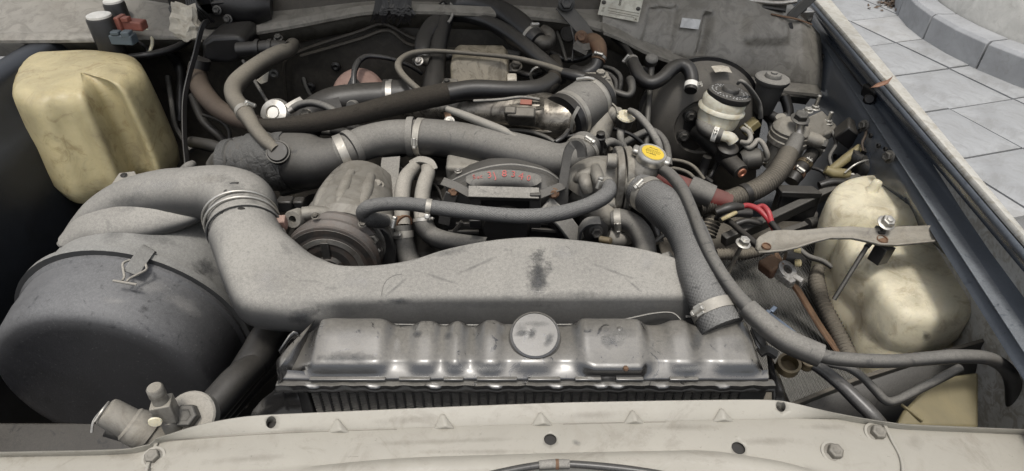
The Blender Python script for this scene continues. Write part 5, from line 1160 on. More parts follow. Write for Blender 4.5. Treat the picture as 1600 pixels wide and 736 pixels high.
MB().tube([tuple(A) + (.020,), tuple(A.lerp(B, .3)) + (.020,), tuple(A.lerp(B, .55)) + (.018,), tuple(A.lerp(B, .92)) + (.018,), tuple(B) + (.0165,)], 24, smooth=False).build('body', 'black_plastic', mc)
T = (B - A).normalized()
MB().lathe([(.0165, -.004), (.0165, .003), (.012, .004), (.001, .004)], B, T, 24).build('end_ring', 'steel_dark', mc)
MB().lathe([(.010, 0), (.010, .004), (.006, .0045), (.005, .002), (.001, .002)], B + T * .003, T, 20).build('copper_plug', 'copper', mc)
vv = pY(1137, 232, .60); MB().lathe([(.020, -.03), (.020, -.006), (.022, -.004), (.022, .003), (.018, .006), (.010, .007), (.001, .007)], vv, (.02, -.2, 1), 26).build('valve_cup', 'black_plastic', mc)
q = path([(1160, 249, 1.0, 14), (1172, 247, 1.0, 17), (1186, 246, 1.0, 17), (1190, 246, 1.0, 14)]); q = [tuple(pY(px, py, .585)) + (m_of(pY(px, py, .585), r),) for px, py, r in ((1158, 251, 13), (1163, 250, 17), (1184, 248, 17), (1188, 248, 13))]
MB().tube(q, 22, smooth=False).build('proportioning_valve', 'steel_dark', mc)
MB().lathe([(.009, 0), (.009, .008), (.006, .010), (.006, .016), (.001, .016)], pY(1187, 250, .583), (1, -.2, -.1), 6).build('pipe_nut', 'zinc', mc)
br_ = thing('brake_reservoir', 'cream brake fluid reservoir with black printed cap', 'reservoir', pY(1128, 192, .66))
axr = V((.16, .04, 1)).normalized(); P = pY(1138, 150, .655); rr = m_of(P, 33)
MB().lathe([(rr * .72, -.064), (rr * .88, -.062), (rr * .93, -.052), (rr * .95, -.034), (rr * 1.06, -.031), (rr * 1.06, -.026), (rr * .96, -.022), (rr * .98, -.006), (rr * .9, 0)], P - V((.004, 0, 0)), axr, 40, sx=1.06).build('bottle', 'reservoir', br_, smooth=50)
lidr = MB().lathe([(rr * 1.0, -.004), (rr * 1.02, 0), (rr * 1.02, .0075), (rr * .97, .0092), (rr * .45, .0098), (rr * .42, .011), (rr * .40, .017), (rr * .36, .019), (.001, .019)], P, axr, 44).build('cap', 'black_dusty', br_, smooth=38)
uxr = V((1, 0, 0)); uxr = (uxr - axr * uxr.dot(axr)).normalized(); uyr = axr.cross(uxr)
for ring_r, n_, ch in ((.84, 34, None), (.66, 24, None)):
    for k in range(n_):
        if (k * 7) % 11 == 3: continue
        a = 2 * math.pi * k / n_; d = uxr * math.cos(a) + uyr * math.sin(a)
        MB().box(P + axr * .0096 + d * rr * ring_r, (.0034 - .0012 * (k % 2), .0016 + .001 * (k % 3), .0006), axr.cross(d), axr).build('raised_letter', 'sticker', lidr)
cr2 = thing('clutch_reservoir', 'smaller grey clutch fluid reservoir with flat black cap near the fender', 'reservoir', pY(1205, 165, .72))
P = pY(1206, 126, .72); r2 = m_of(P, 26); axc = V((.05, 0, 1)).normalized()
MB().lathe([(r2 * .5, -.075), (r2 * .62, -.07), (r2 * .8, -.02), (r2 * .86, 0)], P, axc, 32).build('bottle', 'rubber_dusty', cr2)
MB().lathe([(r2 * .95, -.004), (r2 * 1.02, 0), (r2 * 1.02, .006), (r2 * .96, .008), (r2 * .5, .0085), (r2 * .46, .014), (r2 * .42, .016), (r2 * .2, .016), (r2 * .18, .019), (.001, .019)], P, axc, 36).build('cap', 'rubber_dusty', cr2, smooth=38)
MB().tube([tuple(P + V((.01, -.005, -.075))) + (.010,), tuple(P + V((.03, -.01, -.085))) + (.012,), tuple(P + V((.05, -.01, -.08))) + (.010,)], 14).build('outlet', 'black_plastic', cr2)
hose('reservoir_hose', 'short thick black hose with clip below the cream brake reservoir', [(1096, 190, .985, 9), (1100, 200, .985, 11), (1112, 208, .982, 11), (1128, 213, .98, 11)], 'rubber', [(.8, .012, (0, -1, .8), 'white_plastic', 'spring')], seg=18)
hose('elbow_nipple', 'cream plastic elbow between short hose and master cylinder', [(1126, 212, .981, 8), (1140, 215, .98, 9), (1146, 222, .972, 9)], 'reservoir', cat='elbow')
hose('brake_pipe', 'thin steel brake pipe looping from the proportioning valve', [(1191, 251, .935, 4), (1199, 247, .945, 4), (1198, 238, .957, 4), (1192, 225, .97, 4), (1184, 219, .975, 4), (1177, 227, .968, 4), (1170, 231, .962, 4), (1162, 224, .965, 4)], 'pipe_grey', cat='pipe', seg=10)
hose('brake_pipe', 'thin steel brake pipe hooking round below the brown connector', [(1158, 222, .968, 4), (1168, 223, .972, 4), (1173, 216, .978, 4), (1169, 206, .985, 4), (1160, 201, .985, 4)], 'pipe_grey', cat='pipe', seg=10)
hose('cap_wire', 'thin grey wire from the brake reservoir cap down to a connector', [(1152, 132, 1.082, 2), (1157, 127, 1.09, 3.2), (1164, 131, 1.085, 3.5), (1175, 144, 1.06, 4), (1185, 160, 1.03, 4), (1188, 174, 1.01, 4), (1188, 184, .995, 4)], 'rubber_dusty', cat='wire', seg=10)
c = pY(1172, 198, .66); b = thing('wire_connector', 'olive brown plug on the wire below the cream reservoir', 'connector', c)
MB().box(c, (.038, .022, .018), (.75, .2, .62)).build('shell', 'olive_plastic', b, bevel=.002)
MB().box(c + V((-.004, -.005, -.002)), (.004, .024, .02), (.75, .2, .62)).build('collar', 'reservoir', b, bevel=.001)
for k, q in enumerate(([(1105, 245, .93, 7), (1098, 265, .90, 7), (1092, 292, .87, 7), (1088, 320, .85, 7)], [(1120, 255, .90, 4), (1110, 275, .88, 4), (1098, 285, .86, 4)], [(1085, 262, .90, 4), (1100, 276, .88, 4), (1112, 285, .87, 4)])):
    hose('dark_line', ('thick', 'thin straight', 'thin crossing')[k] + ' dark line hanging under the master cylinder', q, 'rubber_dark', cat='line', seg=10)
hose('red_pipe', 'faded red pipe end passing under the overflow hose', [(1030, 275, .97, 14), (1062, 290, .965, 16), (1100, 305, .955, 17), (1140, 316, .945, 14)], 'red_pipe', cat='pipe')
MB_ = MB(); MB_.tube(path([(1075, 293, .966, 20), (1088, 299, .962, 21), (1112, 309, .956, 20)]), 20, smooth=False); tag(MB_.build('pipe_collar', 'rubber'), 'brown rubber collar over the faded red pipe', 'collar')

# ---------------------------------------------------------------- vacuum hose to booster, rod, valve
hose('booster_hose', 'shiny braided booster hose bending over to the brake booster', [(986, 92, 1.075, 9), (992, 104, 1.07, 10), (1000, 120, 1.06, 11), (1016, 130, 1.055, 11), (1034, 123, 1.062, 11), (1050, 108, 1.075, 11), (1064, 102, 1.08, 11), (1076, 108, 1.075, 11), (1081, 124, 1.06, 10.5), (1079, 142, 1.045, 10)], 'rubber_dark', [(.04, .010, (-1, -.3, .6)), (.95, .014, (.8, -1, .2), 'white_plastic', 'spring')], seg=20)
hose('thin_rod', 'thin dark rod standing between throttle body and brake booster', [(1018, 94, 1.07, 6), (1016, 130, 1.03, 5), (1012, 180, .985, 5), (1009, 235, .93, 5)], 'steel_dark', cat='rod', seg=10)
MB_ = MB(); MB_.lathe([(.014, -.01), (.014, .004), (.010, .008), (.004, .009)], pz(1018, 93, 1.075), (0, -.6, 1), 18); tag(MB_.build('rod_grommet', 'rubber'), 'grey grommet at the top of the thin rod', 'grommet')
vs = thing('check_valve', 'small round vacuum valve with cream top beside the yellow cap hose', 'valve', pz(978, 190, 1.02))
P = pz(978, 182, 1.05); av = V((.1, -.2, 1)).normalized()
MB().lathe([(.010, -.022), (.016, -.020), (.0175, -.006), (.019, -.004), (.019, .0)], P, av, 26).build('can', 'black_dusty', vs)
MB().lathe([(.018, 0), (.017, .003), (.006, .004), (.005, .012), (.003, .013), (.001, .013)], P, av, 26).build('top', 'cream_pale', vs)
hose('valve_hose', 'grey hose dropping from the small valve towards the yellow cap', [(984, 173, 1.065, 5), (994, 178, 1.07, 5.5), (1006, 190, 1.07, 6), (1018, 206, 1.068, 6), (1027, 222, 1.06, 6), (1031, 234, 1.05, 6)], 'rubber_dusty', seg=14)
hose('valve_hose', 'grey hose curving down below the small vacuum valve', [(976, 190, 1.03, 6), (970, 205, 1.02, 6), (970, 220, 1.005, 6), (977, 236, .985, 6)], 'rubber_dusty', seg=14)
hose('sensor_hose', 'short grey hose behind the throttle body sensor', [(944, 226, 1.02, 7), (955, 222, 1.02, 7), (968, 229, 1.0, 7)], 'rubber_dusty', seg=14)

# ---------------------------------------------------------------- fuel filter on the fender
ff = thing('fuel_filter', 'dusty grey fuel filter canister with cast head and bracket on the fender', 'fuel filter', pY(1235, 240, .6))
P = pY(1236, 205, .60); axf2 = V((.08, 0, 1)).normalized(); rf_ = m_of(P, 31)
MB().lathe([(rf_ * .7, -.085), (rf_ * .9, -.08), (rf_ * .92, -.028), (rf_ * 1.0, -.024), (rf_ * 1.0, -.014), (rf_ * .95, -.012), (rf_ * .97, -.002), (rf_ * .9, 0), (.001, 0)], P, axf2, 36).build('canister', 'cast', ff, smooth=38)
MB().lathe([(rf_ * .92, 0), (rf_ * .95, .006), (rf_ * .8, .016), (rf_ * .55, .022), (.001, .022)], P, axf2, 32).build('head', 'cast', ff)
hp = [pY(1245, 190, .60), pY(1285, 172, .66), pY(1308, 196, .64), pY(1302, 205, .62), pY(1258, 222, .585)]
MB().prism(hp, V((0, 0, -.018))).build('head_bracket', 'cast', ff, bevel=.003)
MB().tube([tuple(pY(1252, 212, .585)) + (.014,), tuple(pY(1276, 220, .575)) + (.014,), tuple(pY(1284, 224, .572)) + (.012,)], 20, smooth=False).build('side_port', 'cast', ff)
MB().hexbolt(pY(1284, 224, .57), (.9, -.4, -.1), .010, .010, flange=False).build('port_bolt', 'steel_dark', ff, bevel=.0006)
for px, py, y, ln in ((1273, 170, .665, .03), (1293, 192, .64, .025), (1262, 174, .64, .006)):
    MB().hexbolt(pY(px, py, y), (.05, 0, 1), .0075, .006, stud=ln).build('stud_nut', 'zinc', ff, bevel=.0004)
MB().lathe([(.012, -.012), (.012, 0), (.010, .003), (.001, .003)], pY(1220, 184, .63), (-.3, -.3, 1), 18).build('bleed_knob', 'cast', ff)
MB().hexbolt(pY(1250, 186, .575), (0, -.25, 1), .0125, .012, flange=True).build('banjo_bolt', 'steel_dark', ff, bevel=.0006)
MB().tube([tuple(pY(1251, 192, .57)) + (.009,), tuple(pY(1249, 205, .565)) + (.008,), tuple(pY(1245, 220, .555)) + (.0085,)], 16).build('outlet_pipe', 'steel', ff)
MB().hexbolt(pY(1258, 194, .565), (1, -.4, .2), .004, .006, flange=False).build('small_screw', 'black_gloss', ff)
hose('fuel_hose', 'black fuel hose leaving the fuel filter outlet pipe', [(1246, 214, 1.0, 11), (1240, 228, .99, 13), (1232, 244, .98, 14), (1222, 256, .97, 14)], 'rubber', seg=20)
hose('corrugated_conduit', 'dusty tan corrugated conduit curving down from the fuel filter', [(1232, 240, .985, 15), (1220, 262, .975, 15.5), (1205, 280, .965, 16), (1185, 294, .957, 15.5), (1160, 305, .95, 15), (1130, 314, .945, 14.5), (1092, 322, .94, 13)], 'conduit', cat='conduit', corr=(.0052, .0011), seg=20)
MB_ = MB(); MB_.tube(path([(1168, 301, .9535, 16.5), (1160, 304.5, .9515, 16.5)]), 20, smooth=False); tag(MB_.build('tape_band', 'rubber_dark'), 'dark tape band round the tan corrugated conduit', 'tape')
hose('filter_hose', 'second dark hose with clamps behind the fuel filter conduit', [(1278, 228, .96, 11), (1268, 242, .95, 11), (1256, 258, .94, 11), (1244, 272, .93, 12), (1236, 284, .92, 12)], 'rubber_dark', [(.15, .010, (0, -1, .6)), (.55, .012, (-.5, -1, .5), 'brass', 'spring'), (.8, .012, (-.5, -1, .5), 'rust')], seg=18)
# relay, horns, plugs
P = pY(1329, 210, .60); rl = thing('relay', 'black square relay box fixed to the navy fender', 'relay', P)
MB().box(P, (.05, .045, .038), (.8, -.3, -.5), (.3, -.2, 1)).build('case', 'black_plastic', rl, bevel=.004)
MB().box(P + V((.02, .012, -.01)), (.05, .02, .006), (.8, -.3, -.5), (.3, -.2, 1)).build('bracket', 'steel_dark', rl, bevel=.001)
for k, (px, py, r) in enumerate(((1350, 240, 22), (1364, 256, 21))):
    P = pY(px, py, .52 - .03 * k); h = thing('glow_relay', ('upper' if k == 0 else 'lower') + ' black rubber capped cylinder relay by the fender bolt', 'relay', P); rr = m_of(P, r)
    MB().lathe([(rr * .9, -.06), (rr * .95, -.02), (rr * 1.0, -.014), (rr * .98, -.004), (rr * .8, .004), (rr * .45, .006), (rr * .4, .003), (rr * .3, .003), (rr * .28, .010 if k == 0 else .004), (.001, .011 if k == 0 else .004)], P, (.1, -.25, 1), 28).build('can', 'rubber_dark', h)
P = pY(1302, 270, .49); oc = thing('bullet_plug', 'olive translucent bullet plug with metal pin pointing right', 'connector', P)
MB().tube([tuple(P + V((-.014, .006, .004))) + (.008,), tuple(P) + (.010,), tuple(P + V((.026, -.004, .0))) + (.0095,), tuple(P + V((.03, -.005, 0))) + (.0075,)], 16, smooth=False).build('sleeve', 'olive_plastic', oc)
MB().lathe([(.003, 0), (.003, .008), (.001, .009)], P + V((.029, -.005, 0)), (1, -.15, 0), 10).build('pin', 'zinc', oc)
P = pY(1322, 248, .52); oc = thing('bullet_plug', 'long olive plug lying between relay and bullet plug', 'connector', P)
MB().tube([tuple(P + V((-.03, -.01, -.024))) + (.008,), tuple(P) + (.0095,), tuple(P + V((.026, .01, .02))) + (.008,)], 14, smooth=False).build('sleeve', 'olive_plastic', oc)
hose('relay_wire', 'thin bare wire looping from bullet plug to the capped relay', [(1320, 270, .97, 1.6), (1335, 258, .985, 1.6), (1352, 251, .99, 1.6), (1366, 251, .985, 1.6)], 'zinc', cat='wire', seg=8)
hose('relay_wire', 'thin brown wire rising from the capped relay to the fender', [(1349, 236, 1.0, 2), (1347, 224, 1.01, 2), (1352, 212, 1.02, 2), (1354, 203, 1.02, 2)], 'rubber_brown', cat='wire', seg=8)
# black fuse box
fbx = thing('fuse_box', 'black lidded fuse box below the tan corrugated conduit', 'fuse box', pz(1245, 312, .92))
Q = [pz(1212, 288, .955), pz(1222, 300, .955), pz(1286, 302, .955), pz(1270, 290, .955)]
MB().prism(Q, V((0, 0, -.012))).build('lid', 'black_plastic', fbx, bevel=.002)
Q = [pz(1213, 296, .945), pz(1223, 306, .943), pz(1284, 308, .943), pz(1268, 296, .945)]
MB().prism(Q, V((0, 0, -.06))).build('case', 'black_plastic', fbx, bevel=.002)
for px in (1216, 1221): MB().box(pz(px, 312, .93), (.004, .006, .03)).build('latch', 'black_dusty', fbx, bevel=.001)

# ---------------------------------------------------------------- battery tray without its battery
bt = thing('battery_tray', 'empty battery tray with ribbed black mat right of the radiator', 'battery tray', (.55, .3, .78))
tz = .80
Q = [pz(1120, 392, tz), pz(1296, 380, tz), pz(1420, 600, tz), pz(1250, 660, tz), pz(1180, 560, tz)]
MB().prism([q + V((0, 0, -.004)) for q in Q], V((0, 0, .004))).build('ribbed_mat', 'mat_ribbed', bt, smooth=0)
b = MB(); b.box((.62, .28, tz - .03), (.62, .62, .03)); b.build('pan', 'tray', bt, bevel=.004)
def prof(q, w_, t_, m, nm, parent, up=(0, 0, 1), bev=.002, smooth=False): return MB().strap([pz(*k) for k in q], w_, t_, up, smooth).build(nm, m, parent, bevel=bev)
prof([(1130, 376, .90), (1200, 345, .915), (1300, 298, .94), (1385, 262, .965), (1400, 262, .968)], .016, .022, 'black_dusty', 'rail', bt)
prof([(1397, 266, .97), (1403, 250, .985), (1398, 238, 1.0)], .02, .008, 'navy', 'rail_end', bt, (1, 0, 0))
prof([(1150, 398, .87), (1220, 366, .88), (1262, 350, .885), (1272, 336, .89), (1258, 330, .895), (1225, 340, .89)], .012, .012, 'black_dusty', 'brace_rail', bt, smooth=True)
MB().tube(path([(1262, 350, .89, 9), (1274, 347, .89, 9)]), 14, smooth=False).build('pivot', 'steel_dark', bt)
# floor panel beside the mat
Q = [pz(1296, 380, tz - .004), pz(1420, 420, tz - .004), pz(1480, 600, tz - .004), pz(1420, 600, tz - .004)]
MB().prism(Q, V((0, 0, .003))).build('floor_plate', 'tray', bt, smooth=0)
# hold-down bar
hb_ = thing('battery_clamp_bar', 'rusty grey battery hold-down bar with bent channel and eye end', 'bar', pz(1300, 380, 1.0))
rows = []
for px, ya, yb, z in ((1181, 377, 391, 1.008), (1186, 371, 396, 1.01), (1200, 368, 398, 1.01), (1222, 366, 396, 1.012), (1245, 367, 391, 1.014), (1268, 365, 383, 1.018), (1295, 362, 376, 1.022), (1330, 361, 376, 1.024), (1350, 363, 380, 1.022), (1372, 364, 386, 1.02), (1400, 361, 387, 1.018), (1430, 360, 384, 1.018), (1460, 359, 381, 1.018), (1500, 358, 380, 1.018)):
    A, B = pz(px, ya, z), pz(px, yb, z - .004); up = V((0, 0, .004)) if px > 1190 else V((0, 0, .001))
    rows.append([A + up * 2.2, A + up * .6 + V((0, -.003, 0)), A.lerp(B, .5) - up * .2, B + up * .4 + V((0, .003, 0)), B + up * 1.6])
hbo = MB().skin(rows, closed=False).build('bar', 'cast', hb_, solid=.003, smooth=60)
for px, py, r, z in ((1197, 386, 6, 1.010), (1378, 375, 7, 1.018)):
    P = pz(px, py, z); rr = m_of(P, r); MB().lathe([(rr * 1.25, .001), (rr * 1.15, .0034), (rr, .003), (rr * .9, -.004), (.001, -.004)], P, (0, -.1, 1), 20).build('eye', 'rust', hb_)
MB().box(pz(1377, 396, .99), (.024, .02, .03), (1, .5, -.2)).build('hook_plate', 'black_plastic', hb_, bevel=.001)
for k, (a, b_, z0, z1) in enumerate((((1160, 381), (1124, 455), .965, .86), ((1354, 386), (1303, 468), 1.0, .93))):
    j = thing('hold_down_rod', ('short battery hold-down rod with zinc nut beside the overflow hose', 'long black battery hold-down rod in front of the cream washer tank')[k], 'rod', pz(*b_, z1))
    A, B = pz(*a, z0), pz(*b_, z1)
    MB().tube([tuple(A) + (.0036,), tuple(B) + (.0036,)], 10, smooth=False).build('rod', 'steel' if k == 0 else 'steel_dark', j)
    if k == 0: MB().hexbolt(A + V((0, -.002, .002)), (A - B).normalized() + V((0, -.2, .4)), .0085, .009, stud=.012).build('nut', 'zinc', j, bevel=.0004)
    else: MB().tube([tuple(A) + (.0042,), tuple(pz(1372, 366, 1.0)) + (.0042,)], 10, smooth=False).build('threaded_end', 'steel_dark', j)
nt = thing('clamp_nut', 'loose zinc nut and stud standing above the hold-down bar', 'nut', pz(1378, 358, 1.02))
P = pz(1384, 349, 1.04); MB().hexbolt(P, (.1, -.4, 1), .009, .009, stud=.013).build('nut', 'zinc', nt, bevel=.0005)
MB().lathe([(.004, -.03), (.004, 0)], P, (.1, -.2, 1), 12).build('stud', 'steel_dark', nt)
MB().lathe([(.009, -.018), (.009, -.014)], P, (.1, -.2, 1), 6).build('lock_nut', 'steel_dark', nt)
# rusty strap, battery terminals, conduit and wires on the tray
prof_o = MB().strap([pz(1212, 398, .95), pz(1232, 432, .91), pz(1252, 462, .87), pz(1285, 515, .83), pz(1325, 570, .815)], .022, .005, (0, 0, 1)); tag(prof_o.build('rusty_strap', 'rust', bevel=.001), 'rusty brown strap lying across the battery tray', 'strap')
tm_ = thing('battery_terminal', 'corroded pale battery terminal clamp under the hold-down bar', 'terminal', pz(1225, 420, .93))
P = pz(1226, 424, .945)
MB().lathe([(.008, -.010), (.016, -.010), (.016, .008), (.008, .008), (.008, -.010)], P, (.3, -.4, 1), 22).build('ring', 'lead', tm_, smooth=30)
MB().box(P + V((.0, -.018, -.004)), (.012, .02, .014), (.6, .3, 0)).build('jaw', 'lead', tm_, bevel=.002); MB().box(P + V((.016, -.016, -.004)), (.01, .018, .014), (.4, .3, .2)).build('jaw', 'lead', tm_, bevel=.002)
MB().box(P + V((-.018, .012, .0)), (.03, .03, .022), (.8, .4, .2)).build('cable_lug', 'rust', tm_, bevel=.004)
MB().tube([tuple(P + V((.006, .024, .012))) + (.011,), tuple(P + V((.024, .018, .010))) + (.012,), tuple(P + V((.032, .014, .006))) + (.009,)], 16, smooth=False).build('bolt_head', 'black_plastic', tm_)
for px, py in ((1245, 392), (1246, 411)):
    MB().lathe([(.005, 0), (.0062, .002), (.0062, .008), (.003, .010), (.001, .010)], pz(px - 4, py, .965), (1, -.4, .4), 14).build('plastic_tip', 'cream', tm_)
hose('red_cable', 'bright red cable arching behind the battery clamp bar', [(1158, 324, .95, 4), (1168, 321, .955, 4.5), (1185, 327, .957, 4.5), (1200, 342, .95, 4.5), (1208, 355, .94, 4.5), (1218, 368, .93, 4)], 'red_wire', cat='cable', seg=12)
hose('red_cable', 'second red cable dropping beside the first behind the clamp bar', [(1180, 325, .957, 3), (1192, 322, .962, 4), (1201, 332, .96, 4.5), (1206, 350, .945, 4.5), (1214, 368, .93, 4.5), (1220, 378, .92, 4)], 'red_wire', cat='cable', seg=12)
hose('black_cable', 'black cable running from the red cables under the clamp bar', [(1205, 348, .955, 5), (1220, 366, .95, 6), (1228, 384, .945, 6), (1236, 400, .94, 6)], 'rubber_dark', cat='cable', seg=12)
hose('black_cable', 'black cable coming from the loom to the battery terminal eye', [(1118, 340, .93, 5), (1140, 347, .935, 5), (1158, 362, .94, 5), (1172, 374, .945, 6), (1188, 388, .945, 6)], 'rubber_dark', cat='cable', seg=12)
hose('loom_conduit', 'dark corrugated loom stub below the tan conduit', [(1118, 322, .92, 14), (1112, 345, .905, 14), (1104, 368, .885, 14)], 'conduit', cat='conduit', corr=(.006, .0012))
hose('loom_conduit', 'short grey corrugated conduit behind the hold-down rod', [(1118, 398, .88, 9), (1140, 397, .88, 9), (1160, 397, .88, 9), (1190, 392, .88, 8)], 'conduit', cat='conduit', corr=(.006, .001))
hose('loom_conduit', 'corrugated conduit running along the tray to the front', [(1280, 420, .85, 9), (1276, 440, .845, 12), (1284, 465, .84, 12), (1296, 495, .83, 12), (1316, 535, .82, 12), (1330, 565, .82, 11)], 'conduit', cat='conduit', corr=(.007, .0013))
hose('tray_wire', 'thin grey wire curving behind the hold-down rod to the washer tank', [(1246, 386, .90, 4), (1262, 400, .895, 4.5), (1285, 408, .89, 4.5), (1300, 418, .885, 4)], 'rubber', cat='wire', seg=10)
P = pz(1140, 330, .94); sj = thing('splice_bundle', 'bundle of taped black splices with one tan wire under the red cables', 'wiring', P)
for k, (q, m_) in enumerate((([(1118, 332, .95, 6), (1140, 325, .957, 9), (1160, 324, .955, 6)], 'rubber_dark'), ([(1126, 345, .94, 5), (1145, 334, .948, 6), (1172, 333, .945, 8)], 'rubber_dark'), ([(1128, 343, .945, 3), (1140, 337, .953, 3.5), (1150, 332, .953, 3)], 'cream'), ([(1150, 350, .93, 5), (1168, 345, .935, 5), (1190, 350, .93, 5)], 'black_plastic'))):
    MB().tube(path(q), 12).build('splice', m_, sj)
# brass terminal beside the radiator
bz = thing('battery_terminal', 'brass battery terminal clamp hanging by the radiator bracket', 'terminal', pz(1236, 570, .97))
P = pz(1232, 570, .985)
MB().lathe([(.011, -.008), (.0145, -.008), (.0145, .006), (.011, .006), (.011, -.008)], P, (-.1, -.25, 1), 28).build('ring', 'brass', bz, smooth=30)
for k in (0, 1): MB().lathe([(.009, -.005 + k * .008 - .004), (.0095, -.002 + k * .008 - .004), (.009, .002 + k * .008 - .004), (.001, .002 + k * .008 - .004)], P + V((.026, .004, 0)), (-.1, -.25, 1), 18).build('bolt_ear', 'brass', bz)
MB().strap([P + V((-.012, .012, .004)), P + V((-.024, .018, .008)), P + V((-.034, .016, .004))], .012, .006, (0, 0, 1)).build('tail', 'steel_dark', bz, bevel=.001)
hose('battery_cable', 'thick black battery cable running down to the crossmember corner', [(1262, 565, .985, 8), (1285, 578, .985, 10), (1315, 602, .985, 11), (1342, 628, .98, 11.5), (1364, 650, .975, 12), (1378, 668, .965, 12)], 'black_gloss', cat='cable', seg=18)
hose('branch_cable', 'thin grey cable bending beside the thick battery cable', [(1280, 565, .99, 5), (1300, 570, .99, 5), (1325, 575, .988, 6), (1348, 590, .98, 6.5), (1366, 608, .97, 7), (1384, 626, .96, 7), (1402, 625, .958, 7), (1440, 606, .965, 7), (1500, 575, .975, 7)], 'rubber', cat='cable', seg=14)
# dark rail and olive tank at the front right corner
rl2 = thing('tray_support', 'dark angled support rail across the front right corner', 'rail', pz(1380, 600, .9))
MB().strap([pz(1230, 640, .89), pz(1330, 600, .90), pz(1470, 556, .915), pz(1540, 536, .922)], .006, .02, (0, 0, 1), smooth=False).build('top_edge', 'tray', rl2, bevel=.001)
MB().skin([[pz(1230, 640, .89), pz(1230, 640, .89) + V((.0, -.04, -.12))], [pz(1470, 556, .915), pz(1470, 556, .915) + V((0, -.04, -.12))], [pz(1540, 536, .922), pz(1540, 536, .922) + V((0, -.04, -.12))]], closed=False).build('web', 'rad_dark', rl2, solid=.003)
MB().tube(path([(1250, 650, .85, 7), (1330, 622, .86, 7), (1420, 590, .87, 7)]), 10).build('stiffener', 'tray', rl2)
ot = thing('headlamp_case', 'olive tan plastic case corner beyond the branch cable', 'case', pz(1440, 640, .9))
Q = [pz(1402, 662, .915), pz(1412, 640, .92), pz(1440, 612, .93), pz(1462, 590, .94), pz(1530, 580, .945), pz(1530, 668, .92)]
MB().prism([q - V((0, 0, .06)) for q in Q], V((0, 0, .06))).build('case', 'olive_tank', ot, bevel=.004)
MB().box(pz(1425, 645, .922), (.003, .03, .004), (1, .6, 0)).build('moulded_rib', 'olive_tank', ot, bevel=.001)

# ---------------------------------------------------------------- cream washer tank
wt = thing('washer_tank', 'cream plastic washer tank with small spout at the right fender', 'tank', pz(1380, 480, .82))
def shell(parent, name, m, layers, n=40, sub=1):
    """layers: (z, [(px,py) ...]) closed outlines seen at that height, lofted upward"""
    rings = []
    for z, pts in layers:
        P = [tuple(pz(a, b, z)) for a, b in pts]; c = catmull(P + [P[0]], 8)[:-1]
        # wrap properly
        m_ = len(P); c = []
        for i in range(m_):
            a, b, d, e = P[i - 1], P[i], P[(i + 1) % m_], P[(i + 2) % m_]
            for k in range(8):
                t = k / 8; t2, t3 = t * t, t ** 3
                c.append(V(tuple(0.5 * (2 * q + (r - p) * t + (2 * p - 5 * q + 4 * r - s) * t2 + (3 * q - p - 3 * r + s) * t3) for p, q, r, s in zip(a, b, d, e))))
        rings.append(c)
    return MB().skin(rings).build(name, m, parent, sub=sub, smooth=180)
def boxshell(parent, name, m, outline, levels, fil=.02, n=6):
    """moulded tank: outline (px, py, fillet) at the height of the first level; levels (z, inset towards the middle, shift y)"""
    z0 = levels[0][0]; P = [pz(a, b_, z0) for a, b_, *_ in outline]; fr = [o_[2] if len(o_) > 2 else fil for o_ in outline]
    ring = filletpoly(P, fr, n); c = sum(ring, V((0, 0, 0))) / len(ring); rings = []
    for z, ins, dy in levels:
        rg_ = []
        for p in ring:
            d = (p - c); L = max(d.length, 1e-6); q = c + d * max(L - ins, L * .05) / L; rg_.append(V((q.x, q.y + dy, z)))
        rings.append(rg_)
    return MB().skin(rings).build(name, m, parent, smooth=50)
edge = lambda zt, r: [(zt - r, 0, 0), (zt - r * .55, r * .13, 0), (zt - r * .25, r * .38, 0), (zt - r * .07, r * .7, 0), (zt, r * 1.1, 0)]
wtb = boxshell(wt, 'body', 'cream_pale', [(1300, 392, .02), (1312, 436, .012), (1348, 470, .012), (1356, 492, .012), (1392, 528, .014), (1440, 536, .02), (1500, 524), (1530, 470), (1520, 385), (1440, 352), (1330, 356, .03)],
    [(.90, 0, 0), (.93, .001, 0), (.941, .004, 0), (.948, .010, 0), (.951, .018, 0)], .014)
MB_ = boxshell(wt, 'ribbed_body', 'cream_pale', [(1300, 392, .02), (1312, 436, .012), (1348, 470, .012), (1356, 492, .012), (1392, 528, .014), (1440, 536, .02), (1500, 524), (1530, 470), (1520, 385), (1440, 352), (1330, 356, .03)],
    [(.90, 0, 0), (.885, -.001, 0), (.872, .004, 0), (.866, .004, 0), (.855, -.002, 0), (.80, .006, 0), (.72, .016, 0)], .02)
wtl = MB_
wtn = boxshell(wt, 'neck_chamber', 'cream_pale', [(1279, 338, .03), (1292, 360, .03), (1335, 370, .03), (1420, 374, .03), (1470, 372), (1478, 332), (1430, 302, .04), (1340, 298, .04), (1296, 310, .03)],
    [(.935, 0, 0), (.96, .001, 0), (.971, .004, 0), (.979, .010, 0), (.983, .018, 0), (.984, .026, 0)], .02)
wtn2 = boxshell(wt, 'neck_wall', 'cream_pale', [(1279, 338, .03), (1292, 360, .03), (1335, 370, .03), (1420, 374, .03), (1470, 372), (1478, 332), (1430, 302, .04), (1340, 298, .04), (1296, 310, .03)],
    [(.935, 0, 0), (.92, 0, 0), (.90, .003, 0), (.87, .01, 0), (.80, .02, 0)], .03)
P = pz(1363, 297, .984); MB().lathe([(.014, -.004), (.010, .002), (.0085, .006), (.0085, .018), (.007, .020), (.004, .0205), (.001, .018)], P, (.15, -.05, 1), 20).build('spout', 'cream_pale', wt)
P = pz(1447, 326, 1.0); k = thing('tank_bolt', 'dark bolt and tab holding the cream washer tank to the fender', 'bolt', P)
MB().box(P, (.012, .03, .04), (1, 0, .1)).build('tab', 'navy', k, bevel=.004); bolt(k, P + V((-.006, -.01, .004)), (-.6, -.7, .3), 9, 'steel_dark')
bpy.context.view_layer.update()
